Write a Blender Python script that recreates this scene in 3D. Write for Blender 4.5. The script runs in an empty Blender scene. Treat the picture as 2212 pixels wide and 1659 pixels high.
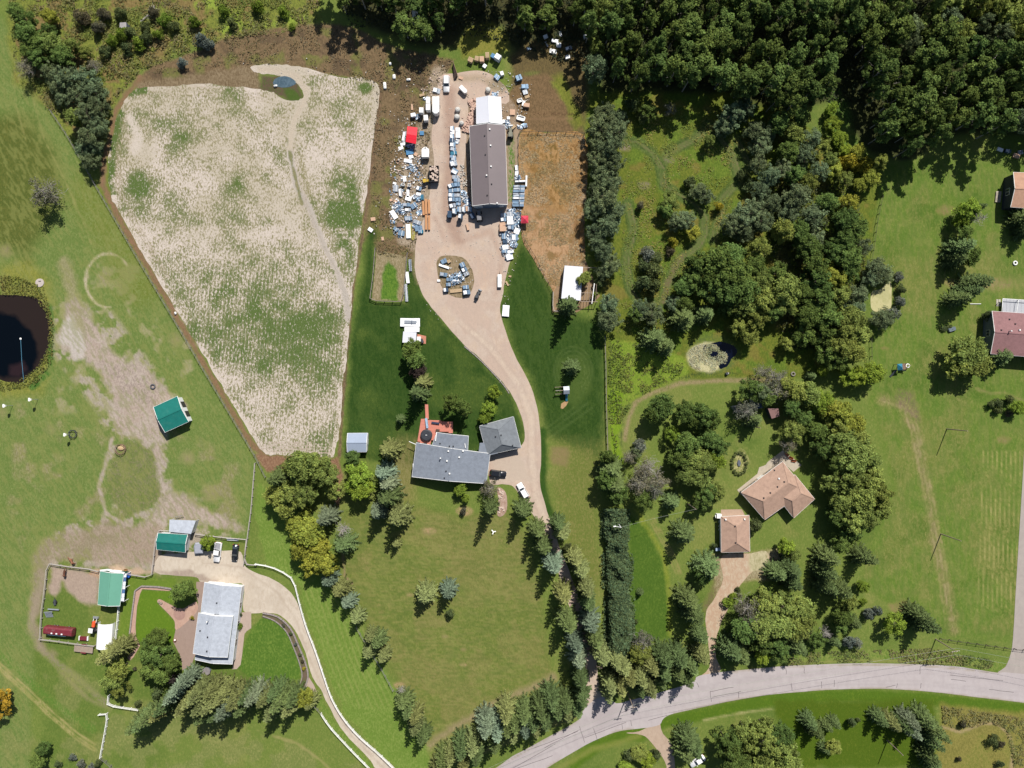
import bpy, bmesh, math, random
import numpy as np
from mathutils import Vector, Matrix
random.seed(7); RNG = np.random.default_rng(11)
R = math.radians
scene = bpy.context.scene
COL = scene.collection

# ------------------------------------------------------------------ camera, light, exposure
CAM_H = 205.0          # metres above the ground, looking straight down
S = 0.134              # metres per photo unit (photo laid out 2212 units wide)
cam_data = bpy.data.cameras.new('camera'); cam = bpy.data.objects.new('camera', cam_data); COL.objects.link(cam)
cam.location = (0, 0, CAM_H); cam.rotation_euler = (0, 0, 0)
cam_data.sensor_width = 36; cam_data.lens = 36 * CAM_H / (2212 * S)
cam_data.clip_start = 1; cam_data.clip_end = 5000
scene.camera = cam
SUN_EL = R(48.5); SUN_AZ = math.atan2(0.36, 0.93)      # sun stands to the upper right of the picture
world = bpy.data.worlds.new('World'); scene.world = world; world.use_nodes = True
wn = world.node_tree.nodes; wl = world.node_tree.links
bg = wn.get('Background') or wn.new('ShaderNodeBackground')
wo = wn.get('World Output') or wn.new('ShaderNodeOutputWorld')
wl.new(bg.outputs[0], wo.inputs[0])
sky = wn.new('ShaderNodeTexSky'); sky.sky_type = 'NISHITA'; sky.sun_disc = False
sky.sun_elevation = SUN_EL; sky.sun_rotation = SUN_AZ
wl.new(sky.outputs[0], bg.inputs[0]); bg.inputs[1].default_value = 0.058
sd = bpy.data.lights.new('sun', 'SUN'); sd.energy = 4.6; sd.angle = R(0.53); sd.color = (1.0, 0.95, 0.88)
sun = bpy.data.objects.new('sun', sd); COL.objects.link(sun)
sdir = Vector((math.sin(SUN_AZ) * math.cos(SUN_EL), math.cos(SUN_AZ) * math.cos(SUN_EL), math.sin(SUN_EL)))
sun.rotation_euler = sdir.to_track_quat('Z', 'Y').to_euler(); sun.location = sdir * 300
scene.view_settings.view_transform = 'Standard'; scene.view_settings.look = 'None'
scene.view_settings.gamma = 1; scene.view_settings.use_curve_mapping = False
scene.view_settings.exposure = 0.50
scene.cycles.max_bounces = 5; scene.cycles.diffuse_bounces = 3; scene.cycles.transmission_bounces = 2

# ------------------------------------------------------------------ coordinates
def W(o, z=0.0):
    k = S * (CAM_H - z) / CAM_H
    return ((o[0] - 1106) * k, (829.5 - o[1]) * k)
def T(r, c, x, y): return (x / 4 + 553 * (c - 1), y / 4 + 414.75 * (r - 1))
def Z1(x, y): return (835.3 + x * .15625, 345.6 + y * .15625)
def Z2(x, y): return (835.3 + x * .15625, 93.6 + y * .15625)
def Z3(x, y): return (72 + x * .20833, 1123.3 + y * .20833)
def Z4(x, y): return (849.7 + x * .17359, 792.1 + y * .17359)
def lin(c):
    c = c / 255.0
    return c / 12.92 if c <= 0.04045 else ((c + 0.055) / 1.055) ** 2.4
KALB = 0.64
def C(r, g, b, k=KALB): return (lin(r) * k, lin(g) * k, lin(b) * k)
ORD = ['', 'first', 'second', 'third', 'fourth', 'fifth', 'sixth', 'seventh', 'eighth', 'ninth', 'tenth', 'eleventh',
       'twelfth', 'thirteenth', 'fourteenth', 'fifteenth', 'sixteenth', 'seventeenth', 'eighteenth', 'nineteenth']
TENS = {2: 'twent', 3: 'thirt', 4: 'fort', 5: 'fift', 6: 'sixt', 7: 'sevent', 8: 'eight', 9: 'ninet'}
def ordinal(n):
    if n < 20: return ORD[n]
    t, u = divmod(n, 10)
    return TENS[t] + ('ieth' if u == 0 else 'y-' + ORD[u])

# ------------------------------------------------------------------ materials
def new_mat(name):
    m = bpy.data.materials.new(name); m.use_nodes = True
    nt = m.node_tree; b = nt.nodes.get('Principled BSDF')
    return m, nt, b
def N(nt, t, **kw):
    n = nt.nodes.new(t)
    for k, v in kw.items(): setattr(n, k, v)
    return n
def mathn(nt, op, a, b=None, clamp=False):
    n = nt.nodes.new('ShaderNodeMath'); n.operation = op; n.use_clamp = clamp
    for i, v in enumerate((a, b)):
        if v is None: continue
        if isinstance(v, (int, float)): n.inputs[i].default_value = v
        else: nt.links.new(v, n.inputs[i])
    return n.outputs[0]
def mixc(nt, fac, a, b, mode='MIX'):
    n = nt.nodes.new('ShaderNodeMix'); n.data_type = 'RGBA'; n.blend_type = mode
    for i, v in ((0, fac), (6, a), (7, b)):
        if isinstance(v, (int, float)): n.inputs[i].default_value = v
        elif isinstance(v, tuple): n.inputs[i].default_value = (*v[:3], 1)
        else: nt.links.new(v, n.inputs[i])
    return n.outputs[2]
def noise(nt, vec, scale, detail=3, rough=.6, dist=0):
    n = nt.nodes.new('ShaderNodeTexNoise'); n.inputs['Scale'].default_value = scale
    n.inputs['Detail'].default_value = detail; n.inputs['Roughness'].default_value = rough
    n.inputs['Distortion'].default_value = dist
    if vec is not None: nt.links.new(vec, n.inputs['Vector'])
    return n.outputs['Fac']
_mats = {}
def M(name, col=None, rough=.7, metal=0., var=.25, scale=1.5, bump=0., dirt=None, spec=.3, wave=None):
    """plain material: colour with procedural wear"""
    if name in _mats: return _mats[name]
    m, nt, b = new_mat(name)
    tc = N(nt, 'ShaderNodeTexCoord'); oi = N(nt, 'ShaderNodeObjectInfo')
    off = N(nt, 'ShaderNodeVectorMath', operation='ADD'); nt.links.new(tc.outputs['Object'], off.inputs[0])
    nt.links.new(oi.outputs['Location'], off.inputs[1]); v = off.outputs[0]
    n1 = noise(nt, v, scale, 4, .65); n2 = noise(nt, v, scale * 6, 3, .6)
    f = mathn(nt, 'ADD', mathn(nt, 'MULTIPLY', n1, .65), mathn(nt, 'MULTIPLY', n2, .35))
    lo = tuple(max(0, c * (1 - var)) for c in col); hi = tuple(min(1, c * (1 + var)) for c in col)
    fr = nt.nodes.new('ShaderNodeMapRange'); nt.links.new(f, fr.inputs[0])
    fr.inputs[1].default_value = .32; fr.inputs[2].default_value = .68
    c = mixc(nt, fr.outputs[0], lo, hi)
    if dirt:
        d = nt.nodes.new('ShaderNodeMapRange'); nt.links.new(noise(nt, v, scale * .6, 5, .7), d.inputs[0])
        d.inputs[1].default_value = .52; d.inputs[2].default_value = .72; d.inputs[4].default_value = .7
        c = mixc(nt, d.outputs[0], c, dirt)
    if wave:            # ribs or shingle courses: their relief shading painted as darker colour bands
        wv = N(nt, 'ShaderNodeTexWave', wave_type='BANDS', bands_direction=wave[0], wave_profile='SAW')
        wv.inputs['Scale'].default_value = wave[1]; wv.inputs['Distortion'].default_value = wave[3] if len(wave) > 3 else 0
        nt.links.new(tc.outputs['Object'], wv.inputs['Vector'])
        c = mixc(nt, mathn(nt, 'MULTIPLY', wv.outputs['Fac'], wave[2]), c, tuple(x * .55 for x in col))
    nt.links.new(c, b.inputs['Base Color'])
    b.inputs['Roughness'].default_value = rough; b.inputs['Metallic'].default_value = metal
    b.inputs['Specular IOR Level'].default_value = spec
    if bump:
        bp = nt.nodes.new('ShaderNodeBump'); bp.inputs['Strength'].default_value = bump; bp.inputs['Distance'].default_value = .05
        nt.links.new(n2, bp.inputs['Height']); nt.links.new(bp.outputs[0], b.inputs['Normal'])
    _mats[name] = m
    return m
def ground_material(name, fine=2.2, sharp=.12, amp=.3, bump=.6, rough=.95, big=.25, stretch=.55):
    """two vertex-painted earth/plant colours, interleaved by noise with density 'dens'"""
    m, nt, b = new_mat(name)
    a1 = N(nt, 'ShaderNodeAttribute', attribute_name='col_a'); a2 = N(nt, 'ShaderNodeAttribute', attribute_name='col_b')
    a3 = N(nt, 'ShaderNodeAttribute', attribute_name='dens')
    geo = N(nt, 'ShaderNodeNewGeometry'); v = geo.outputs['Position']
    mp = N(nt, 'ShaderNodeMapping'); mp.inputs['Scale'].default_value = (1, stretch, 1); nt.links.new(v, mp.inputs[0])
    n1 = noise(nt, mp.outputs[0], fine, 3, .7, .6); n0 = noise(nt, v, .25, 4, .65); n2 = noise(nt, v, 7, 2, .6)
    f = mathn(nt, 'ADD', mathn(nt, 'MULTIPLY', n1, 1 - big), mathn(nt, 'MULTIPLY', n0, big))
    thr = mathn(nt, 'SUBTRACT', 0.74, mathn(nt, 'MULTIPLY', a3.outputs['Fac'], .48))
    k = nt.nodes.new('ShaderNodeMapRange'); k.interpolation_type = 'SMOOTHSTEP'
    nt.links.new(mathn(nt, 'SUBTRACT', f, thr), k.inputs[0]); k.inputs[1].default_value = -sharp; k.inputs[2].default_value = sharp
    c = mixc(nt, k.outputs[0], a1.outputs['Color'], a2.outputs['Color'])
    br = mathn(nt, 'ADD', 1 - amp, mathn(nt, 'MULTIPLY', mathn(nt, 'ADD', n2, noise(nt, v, 1.1, 4, .7)), amp))
    hs = N(nt, 'ShaderNodeVectorMath', operation='SCALE'); nt.links.new(c, hs.inputs[0]); nt.links.new(br, hs.inputs['Scale'])
    nt.links.new(hs.outputs[0], b.inputs['Base Color']); b.inputs['Roughness'].default_value = rough
    b.inputs['Specular IOR Level'].default_value = .15
    if bump:
        bp = N(nt, 'ShaderNodeBump'); bp.inputs['Strength'].default_value = bump; bp.inputs['Distance'].default_value = .12
        nt.links.new(mathn(nt, 'ADD', n1, n2), bp.inputs['Height']); nt.links.new(bp.outputs[0], b.inputs['Normal'])
    return m
def leaf_material(name, trans=.25):
    m, nt, b = new_mat(name)
    nt.nodes.remove(b)
    out = nt.nodes.get('Material Output')
    at = N(nt, 'ShaderNodeAttribute', attribute_name='tint'); oi = N(nt, 'ShaderNodeObjectInfo')
    c = mixc(nt, 1.0, at.outputs['Color'], oi.outputs['Color'], 'MULTIPLY')
    df = N(nt, 'ShaderNodeBsdfDiffuse'); tr = N(nt, 'ShaderNodeBsdfTranslucent'); mx = N(nt, 'ShaderNodeMixShader')
    nt.links.new(c, df.inputs[0]); nt.links.new(c, tr.inputs[0]); mx.inputs[0].default_value = trans
    nt.links.new(df.outputs[0], mx.inputs[1]); nt.links.new(tr.outputs[0], mx.inputs[2]); nt.links.new(mx.outputs[0], out.inputs[0])
    return m
MG = ground_material('grassland'); MF = ground_material('crop_soil', fine=2.3, sharp=.07, amp=.30, bump=1.0, big=.05, stretch=.55)
MD = ground_material('gravel', fine=1.2, sharp=.2, amp=.14, bump=.35)
MA = ground_material('asphalt', fine=.5, sharp=.25, amp=.07, bump=.1, rough=.9)
ML = leaf_material('leaves', .3); MN = leaf_material('needles', .08)

# ------------------------------------------------------------------ objects
def tag(o, label=None, cat=None, group=None, kind=None):
    if label: o['label'] = label
    if cat: o['category'] = cat
    if group: o['group'] = group
    if kind: o['kind'] = kind
    return o
def empty(name, loc, rz=0, label=None, cat=None, group=None):
    o = bpy.data.objects.new(name, None); COL.objects.link(o); o.location = loc; o.rotation_euler = (0, 0, rz)
    o.empty_display_size = .3
    return tag(o, label, cat, group)
def link(name, me, parent=None, loc=None, rz=0):
    o = bpy.data.objects.new(name, me); COL.objects.link(o)
    if parent: o.parent = parent
    if loc: o.location = loc
    if rz: o.rotation_euler = (0, 0, rz)
    return o
class MB:
    """collects simple shapes into one mesh"""
    def __init__(s): s.v = []; s.f = []
    def add(s, vs, fs):
        n = len(s.v); s.v += [tuple(v) for v in vs]; s.f += [tuple(i + n for i in f) for f in fs]; return s
    def box(s, c, d, rz=0, top=1.0):
        x, y, z = c; a, b, h = d[0] / 2, d[1] / 2, d[2] / 2; cs, sn = math.cos(rz), math.sin(rz); vs = []
        for zz, k in ((-h, 1), (h, top)):
            for px, py in ((-a, -b), (a, -b), (a, b), (-a, b)):
                px *= k; py *= k; vs.append((x + px * cs - py * sn, y + px * sn + py * cs, z + zz))
        return s.add(vs, [(0, 3, 2, 1), (4, 5, 6, 7), (0, 1, 5, 4), (1, 2, 6, 5), (2, 3, 7, 6), (3, 0, 4, 7)])
    def bar(s, a, b, w, h=None):
        a = Vector(a); b = Vector(b); h = h or w; d = (b - a)
        if d.length < 1e-6: return s
        d.normalize(); u = Vector((0, 0, 1)) if abs(d.z) < .9 else Vector((1, 0, 0))
        r = d.cross(u).normalized() * w / 2; t = r.cross(d).normalized() * h / 2
        vs = [p + i * r + j * t for p in (a, b) for i, j in ((-1, -1), (1, -1), (1, 1), (-1, 1))]
        return s.add(vs, [(0, 1, 2, 3), (7, 6, 5, 4), (0, 4, 5, 1), (1, 5, 6, 2), (2, 6, 7, 3), (3, 7, 4, 0)])
    def tube(s, pts, rad, n=8, cap=True):
        pts = [Vector(p) for p in pts]; rad = rad if isinstance(rad, (list, tuple)) else [rad] * len(pts); vs = []; fs = []
        for i, p in enumerate(pts):
            d = (pts[min(i + 1, len(pts) - 1)] - pts[max(i - 1, 0)]).normalized()
            u = Vector((0, 0, 1)) if abs(d.z) < .9 else Vector((1, 0, 0)); r = d.cross(u).normalized(); t = r.cross(d)
            for k in range(n):
                a = 2 * math.pi * k / n; vs.append(p + (r * math.cos(a) + t * math.sin(a)) * rad[i])
        for i in range(len(pts) - 1):
            for k in range(n): fs.append((i * n + k, i * n + (k + 1) % n, (i + 1) * n + (k + 1) % n, (i + 1) * n + k))
        if cap: fs += [tuple(range(n))[::-1], tuple(range((len(pts) - 1) * n, len(pts) * n))]
        return s.add(vs, fs)
    def prism(s, poly, z0, z1, inset=0.0):
        n = len(poly); cx = sum(p[0] for p in poly) / n; cy = sum(p[1] for p in poly) / n
        vs = [(p[0], p[1], z0) for p in poly] + [(cx + (p[0] - cx) * (1 - inset), cy + (p[1] - cy) * (1 - inset), z1) for p in poly]
        return s.add(vs, [tuple(range(n))[::-1], tuple(range(n, 2 * n))] + [(i, (i + 1) % n, (i + 1) % n + n, i + n) for i in range(n)])
    def rings(s, rings):            # loft of equal-length closed rings, capped
        n = len(rings[0]); vs = [p for r in rings for p in r]; fs = []
        for i in range(len(rings) - 1):
            for k in range(n): fs.append((i * n + k, i * n + (k + 1) % n, (i + 1) * n + (k + 1) % n, (i + 1) * n + k))
        fs += [tuple(range(n))[::-1], tuple(range((len(rings) - 1) * n, len(rings) * n))]
        return s.add(vs, fs)
    def mesh(s, name, mat, smooth=False):
        me = bpy.data.meshes.new(name); me.from_pydata(s.v, [], s.f); me.materials.append(mat)
        if smooth: me.polygons.foreach_set('use_smooth', [True] * len(me.polygons))
        me.update(); return me
    def build(s, name, mat, parent=None, smooth=False, loc=None, rz=0):
        return link(name, s.mesh(name, mat, smooth), parent, loc, rz)
def disc(r, n=16, cx=0, cy=0, sx=1, sy=1): return [(cx + r * sx * math.cos(2 * math.pi * k / n), cy + r * sy * math.sin(2 * math.pi * k / n)) for k in range(n)]
def copy_tree(o, parent=None):
    c = o.copy(); COL.objects.link(c); c.parent = parent
    for ch in list(o.children): copy_tree(ch, c)
    return c
def ring(cx, cy, rx, ry, a0=0, a1=360, n=24):
    return [(cx + rx * math.cos(R(a0 + (a1 - a0) * i / n)), cy + ry * math.sin(R(a0 + (a1 - a0) * i / n))) for i in range(n + 1)]
# ------------------------------------------------------------------ numpy painting of earth colours (in photo units)
LAT = RNG.random((256, 256))
def vnoise(x, y, sc, seed=0):
    x = x / sc + seed * 37.13; y = y / sc + seed * 91.7
    xi = np.floor(x).astype(int); yi = np.floor(y).astype(int); fx = x - xi; fy = y - yi
    fx = fx * fx * (3 - 2 * fx); fy = fy * fy * (3 - 2 * fy)
    g = lambda a, b: LAT[a & 255, b & 255]
    return (g(xi, yi) * (1 - fx) + g(xi + 1, yi) * fx) * (1 - fy) + (g(xi, yi + 1) * (1 - fx) + g(xi + 1, yi + 1) * fx) * fy
def fbm(x, y, sc, seed=0, o=4):
    t = 0; a = 1; w = 0
    for k in range(o): t = t + a * vnoise(x, y, sc / 2 ** k, seed + k); w += a; a *= .55
    return t / w
def sdist_line(x, y, pts):
    d = np.full(x.shape, 1e9)
    for (x0, y0), (x1, y1) in zip(pts[:-1], pts[1:]):
        dx, dy = x1 - x0, y1 - y0; L = dx * dx + dy * dy + 1e-9
        t = np.clip(((x - x0) * dx + (y - y0) * dy) / L, 0, 1)
        d = np.minimum(d, np.hypot(x - x0 - t * dx, y - y0 - t * dy))
    return d
def inside(x, y, pts):
    r = np.zeros(x.shape, bool); n = len(pts)
    for i in range(n):
        x0, y0 = pts[i]; x1, y1 = pts[(i + 1) % n]
        if y0 == y1: continue
        c = ((y0 > y) != (y1 > y)) & (x < (x1 - x0) * (y - y0) / (y1 - y0) + x0); r ^= c
    return r
class Painter:
    def __init__(s, x, y, a, b, d):
        s.x, s.y = x, y; n = len(x)
        s.a = np.tile(np.array(a, float), (n, 1)); s.b = np.tile(np.array(b, float), (n, 1)); s.d = np.full(n, float(d))
    def _apply(s, idx, m, a, b, d):
        mm = m[:, None]
        if a is not None: s.a[idx] = s.a[idx] * (1 - mm) + np.array(a) * mm
        if b is not None: s.b[idx] = s.b[idx] * (1 - mm) + np.array(b) * mm
        if d is not None: s.d[idx] = s.d[idx] * (1 - m) + d * m
    def _sub(s, pts, pad):
        xs = [p[0] for p in pts]; ys = [p[1] for p in pts]
        return np.nonzero((s.x > min(xs) - pad) & (s.x < max(xs) + pad) & (s.y > min(ys) - pad) & (s.y < max(ys) + pad))[0]
    def poly(s, pts, a, b=None, d=None, f=6, na=8, ns=22, k=1.0, seed=0):
        i = s._sub(pts, f + na * 1.5)
        if not len(i): return s
        x, y = s.x[i], s.y[i]; q = list(pts) + [pts[0]]
        sdd = sdist_line(x, y, q) * np.where(inside(x, y, pts), 1, -1)
        m = np.clip((sdd + (fbm(x, y, ns, seed + 3) - .5) * 2 * na) / f + .5, 0, 1) * k
        s._apply(i, m, a, b, d); return s
    def line(s, pts, w, a, b=None, d=None, f=4, na=3, ns=12, k=1.0, seed=0):
        i = s._sub(pts, w + f + na * 1.5)
        if not len(i): return s
        x, y = s.x[i], s.y[i]
        dd = w / 2 - sdist_line(x, y, pts)
        m = np.clip((dd + (fbm(x, y, ns, seed + 5) - .5) * 2 * na) / f + .5, 0, 1) * k
        s._apply(i, m, a, b, d); return s
    def patch(s, sc, thr, a, b=None, d=None, f=.08, k=1.0, seed=0, region=None):
        i = np.arange(len(s.x)) if region is None else s._sub(region, 0)
        x, y = s.x[i], s.y[i]
        m = np.clip((fbm(x, y, sc, seed) - thr) / f, 0, 1) * k
        if region is not None:
            q = list(region) + [region[0]]
            m = m * np.clip(sdist_line(x, y, q) * np.where(inside(x, y, region), 1, -1) / 15, 0, 1)
        s._apply(i, m, a, b, d); return s
def streak(p, region, ang, col, k=.5, sc=3.0, ln=14, thr=.55, seed=0):
    i = p._sub(region, 0); x, y = p.x[i], p.y[i]; c, s_ = math.cos(R(ang)), math.sin(R(ang)); u = (x * c + y * s_) / ln; v = (-x * s_ + y * c)
    q = list(region) + [region[0]]
    m = np.clip((vnoise(u * sc, v, sc, seed) * .7 + fbm(x, y, 50, seed + 7) * .5 - thr) / .12, 0, 1) * k * np.clip(sdist_line(x, y, q) * np.where(inside(x, y, region), 1, -1) / 14, 0, 1)
    p._apply(i, m, col, col, None)
def freshen(p):
    for arr in (p.a, p.b):
        g = np.clip((arr[:, 1] - .062) / .05, 0, 1) * np.clip((arr[:, 1] - arr[:, 2] * 1.35) / .03, 0, 1) * np.clip((arr[:, 1] * 1.12 - arr[:, 0]) / .02, 0, 1)
        arr *= 1 + g[:, None] * np.array([.17, .13, .02])
def set_attrs(me, p):
    for nm, arr in (('col_a', p.a), ('col_b', p.b)):
        at = me.attributes.new(nm, 'FLOAT_COLOR', 'POINT')
        at.data.foreach_set('color', np.concatenate([arr, np.ones((len(arr), 1))], 1).astype(np.float32).ravel())
    at = me.attributes.new('dens', 'FLOAT', 'POINT'); at.data.foreach_set('value', p.d.astype(np.float32))
def np_mesh(name, verts, quads, mat):
    me = bpy.data.meshes.new(name); nv, nq = len(verts), len(quads)
    me.vertices.add(nv); me.vertices.foreach_set('co', np.asarray(verts, np.float32).ravel())
    k = quads.shape[1]
    me.loops.add(nq * k); me.loops.foreach_set('vertex_index', np.asarray(quads, np.int32).ravel())
    me.polygons.add(nq); me.polygons.foreach_set('loop_start', np.arange(0, nq * k, k, dtype=np.int32))
    me.update(calc_edges=True); me.materials.append(mat); me.validate(); return me
def grid(x0, x1, y0, y1, step, keep=None):
    nx = int((x1 - x0) / step) + 1; ny = int((y1 - y0) / step) + 1
    gx, gy = np.meshgrid(np.linspace(x0, x1, nx), np.linspace(y0, y1, ny)); gx = gx.ravel(); gy = gy.ravel()
    i, j = np.meshgrid(np.arange(nx - 1), np.arange(ny - 1)); b = (j * nx + i).ravel()
    q = np.stack([b, b + nx, b + nx + 1, b + 1], 1)      # photo y runs down, so this order faces up
    return gx, gy, q
def snap(x, y, pts):
    """nearest point on the outline for every (x, y)"""
    best = np.full(x.shape, 1e9); bx = x.copy(); by = y.copy()
    q = list(pts) + [pts[0]]
    for (x0, y0), (x1, y1) in zip(q[:-1], q[1:]):
        dx, dy = x1 - x0, y1 - y0; L = dx * dx + dy * dy + 1e-9
        t = np.clip(((x - x0) * dx + (y - y0) * dy) / L, 0, 1); px = x0 + t * dx; py = y0 + t * dy
        d = np.hypot(x - px, y - py); m = d < best; best[m] = d[m]; bx[m] = px[m]; by[m] = py[m]
    return bx, by
def smooth_poly(pts, n=5, jit=0.0, closed=True, seed=0):
    """Catmull-Rom through the points, with a little unevenness"""
    r = random.Random(seed); out = []; m = len(pts)
    rng = range(m) if closed else range(m - 1)
    for i in rng:
        p0, p1, p2, p3 = (pts[(i + k) % m] if closed else pts[min(max(i + k, 0), m - 1)] for k in (-1, 0, 1, 2))
        for j in range(n):
            t = j / n
            out.append(tuple(.5 * (2 * b + (c - a) * t + (2 * a - 5 * b + 4 * c - d) * t * t + (3 * b - a - 3 * c + d) * t ** 3)
                             + r.uniform(-jit, jit) for a, b, c, d in zip(p0, p1, p2, p3)))
    if not closed: out.append(pts[-1])
    return out
def sheet(name, pts, z, mat, a, b, d, step=3.5, paint=None, kind='structure', label=None, cat=None, group=None):
    xs = [p[0] for p in pts]; ys = [p[1] for p in pts]
    x, y, q = grid(min(xs) - step, max(xs) + step, min(ys) - step, max(ys) + step, step)
    cx = x[q].mean(1); cy = y[q].mean(1); q = q[inside(cx, cy, pts)]
    used = np.unique(q); remap = -np.ones(len(x), int); remap[used] = np.arange(len(used)); q = remap[q]; x = x[used]; y = y[used]
    cnt = np.bincount(q.ravel(), minlength=len(x)); e = cnt < 4
    sx, sy = snap(x[e], y[e], pts); x = x.copy(); y = y.copy(); x[e] = sx; y[e] = sy
    p = Painter(x, y, a, b, d)
    if paint: paint(p)
    v = np.stack([(x - 1106) * S, (829.5 - y) * S, np.full(len(x), z)], 1)
    me = np_mesh(name, v, q, mat); set_attrs(me, p)
    o = link(name, me); tag(o, label, cat, group, kind); return o
def ribbon_poly(pts, w):
    """outline of a strip of width w (or list of widths) along pts"""
    L = []; Rr = []
    for i, p in enumerate(pts):
        a = pts[max(i - 1, 0)]; b = pts[min(i + 1, len(pts) - 1)]; dx, dy = b[0] - a[0], b[1] - a[1]; l = math.hypot(dx, dy) or 1
        ww = (w[i] if isinstance(w, list) else w) / 2; nx, ny = -dy / l * ww, dx / l * ww
        L.append((p[0] + nx, p[1] + ny)); Rr.append((p[0] - nx, p[1] - ny))
    return L + Rr[::-1]

# ------------------------------------------------------------------ the ground
LAWN = C(104, 124, 58); LAWN2 = C(124, 136, 72); DKG = C(42, 70, 22); DKG2 = C(62, 88, 32); STRAW = C(176, 164, 112)
DIRT = C(168, 151, 138); DIRT2 = C(188, 176, 160); BRN = C(120, 100, 76); BRN2 = C(146, 122, 94)
FENCE_FIELD = [(112, 240), (150, 297), (217, 415), (295, 550), (375, 685), (460, 829), (553, 985)]
FIELD = [(302, 190), (375, 186), (425, 180), (500, 186), (553, 192), (590, 199), (612, 214), (640, 218), (655, 205), (640, 180), (610, 165), (570, 160),
         (553, 156), (540, 145), (580, 139), (628, 141), (673, 150), (728, 167), (778, 167), (813, 180), (820, 207), (813, 250), (805, 312), (793, 415),
         (786, 450), (773, 540), (768, 590), (760, 640), (760, 668), (753, 715), (748, 777), (740, 830), (739, 870), (734, 930), (724, 972), (712, 990),
         (653, 983), (600, 984), (570, 978), (545, 945), (510, 885), (470, 818), (430, 750), (388, 682), (342, 605), (300, 533), (258, 460), (238, 415),
         (234, 345), (241, 305), (252, 258), (266, 225), (282, 202)]
YARD = [(898, 522), (908, 490), (922, 455), (930, 400), (938, 350), (932, 300), (938, 250), (945, 205), (950, 165), (985, 158), (1030, 152), (1060, 160),
        (1085, 180), (1098, 200), (1092, 225), (1020, 212), (1010, 260), (1006, 330), (1000, 400), (1008, 448), (1094, 446), (1100, 470), (1112, 490), (1110, 540), (1099, 575),
        (1090, 610), (1086, 640), (1080, 665), (1086, 697), (1106, 752), (1121, 785), (1138, 815), (1152, 850), (1162, 890), (1167, 930), (1169, 985), (1166, 1040),
        (1172, 1070), (1182, 1105), (1198, 1150), (1212, 1190), (1228, 1230), (1244, 1275), (1262, 1330), (1276, 1380), (1288, 1430), (1294, 1475), (1305, 1506), (1262, 1535),
        (1266, 1480), (1262, 1420), (1250, 1370), (1238, 1330), (1222, 1290), (1208, 1240), (1192, 1190), (1176, 1155), (1155, 1118), (1132, 1084),
        (1107, 1050), (1085, 1046), (1058, 1042), (1060, 980), (1100, 975), (1128, 960), (1133, 935), (1126, 900), (1108, 857), (1085, 825),
        (1040, 777), (1003, 745), (963, 700), (933, 665), (915, 640), (903, 610), (896, 577)]
ROAD = [(900, 1760), (953, 1715), (1010, 1690), (1070, 1659), (1106, 1634), (1138, 1617), (1193, 1587), (1251, 1554), (1262, 1530), (1302, 1503), (1331, 1519), (1363, 1512), (1406, 1501),
        (1468, 1483), (1500, 1471), (1508, 1460), (1563, 1451), (1656, 1442), (1709, 1438), (1834, 1433), (1959, 1434), (2059, 1439), (2109, 1446), (2156, 1453),
        (2170, 1452), (2230, 1458), (2300, 1468), (2380, 1480), (2380, 1545), (2300, 1532), (2212, 1518), (2109, 1506), (2009, 1494), (1909, 1488), (1809, 1489),
        (1734, 1494), (1659, 1501), (1581, 1514), (1506, 1530), (1456, 1541), (1434, 1551), (1424, 1566), (1395, 1572), (1368, 1575), (1331, 1581), (1281, 1601), (1231, 1629), (1181, 1660),
        (1130, 1700), (1080, 1760)]
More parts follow.
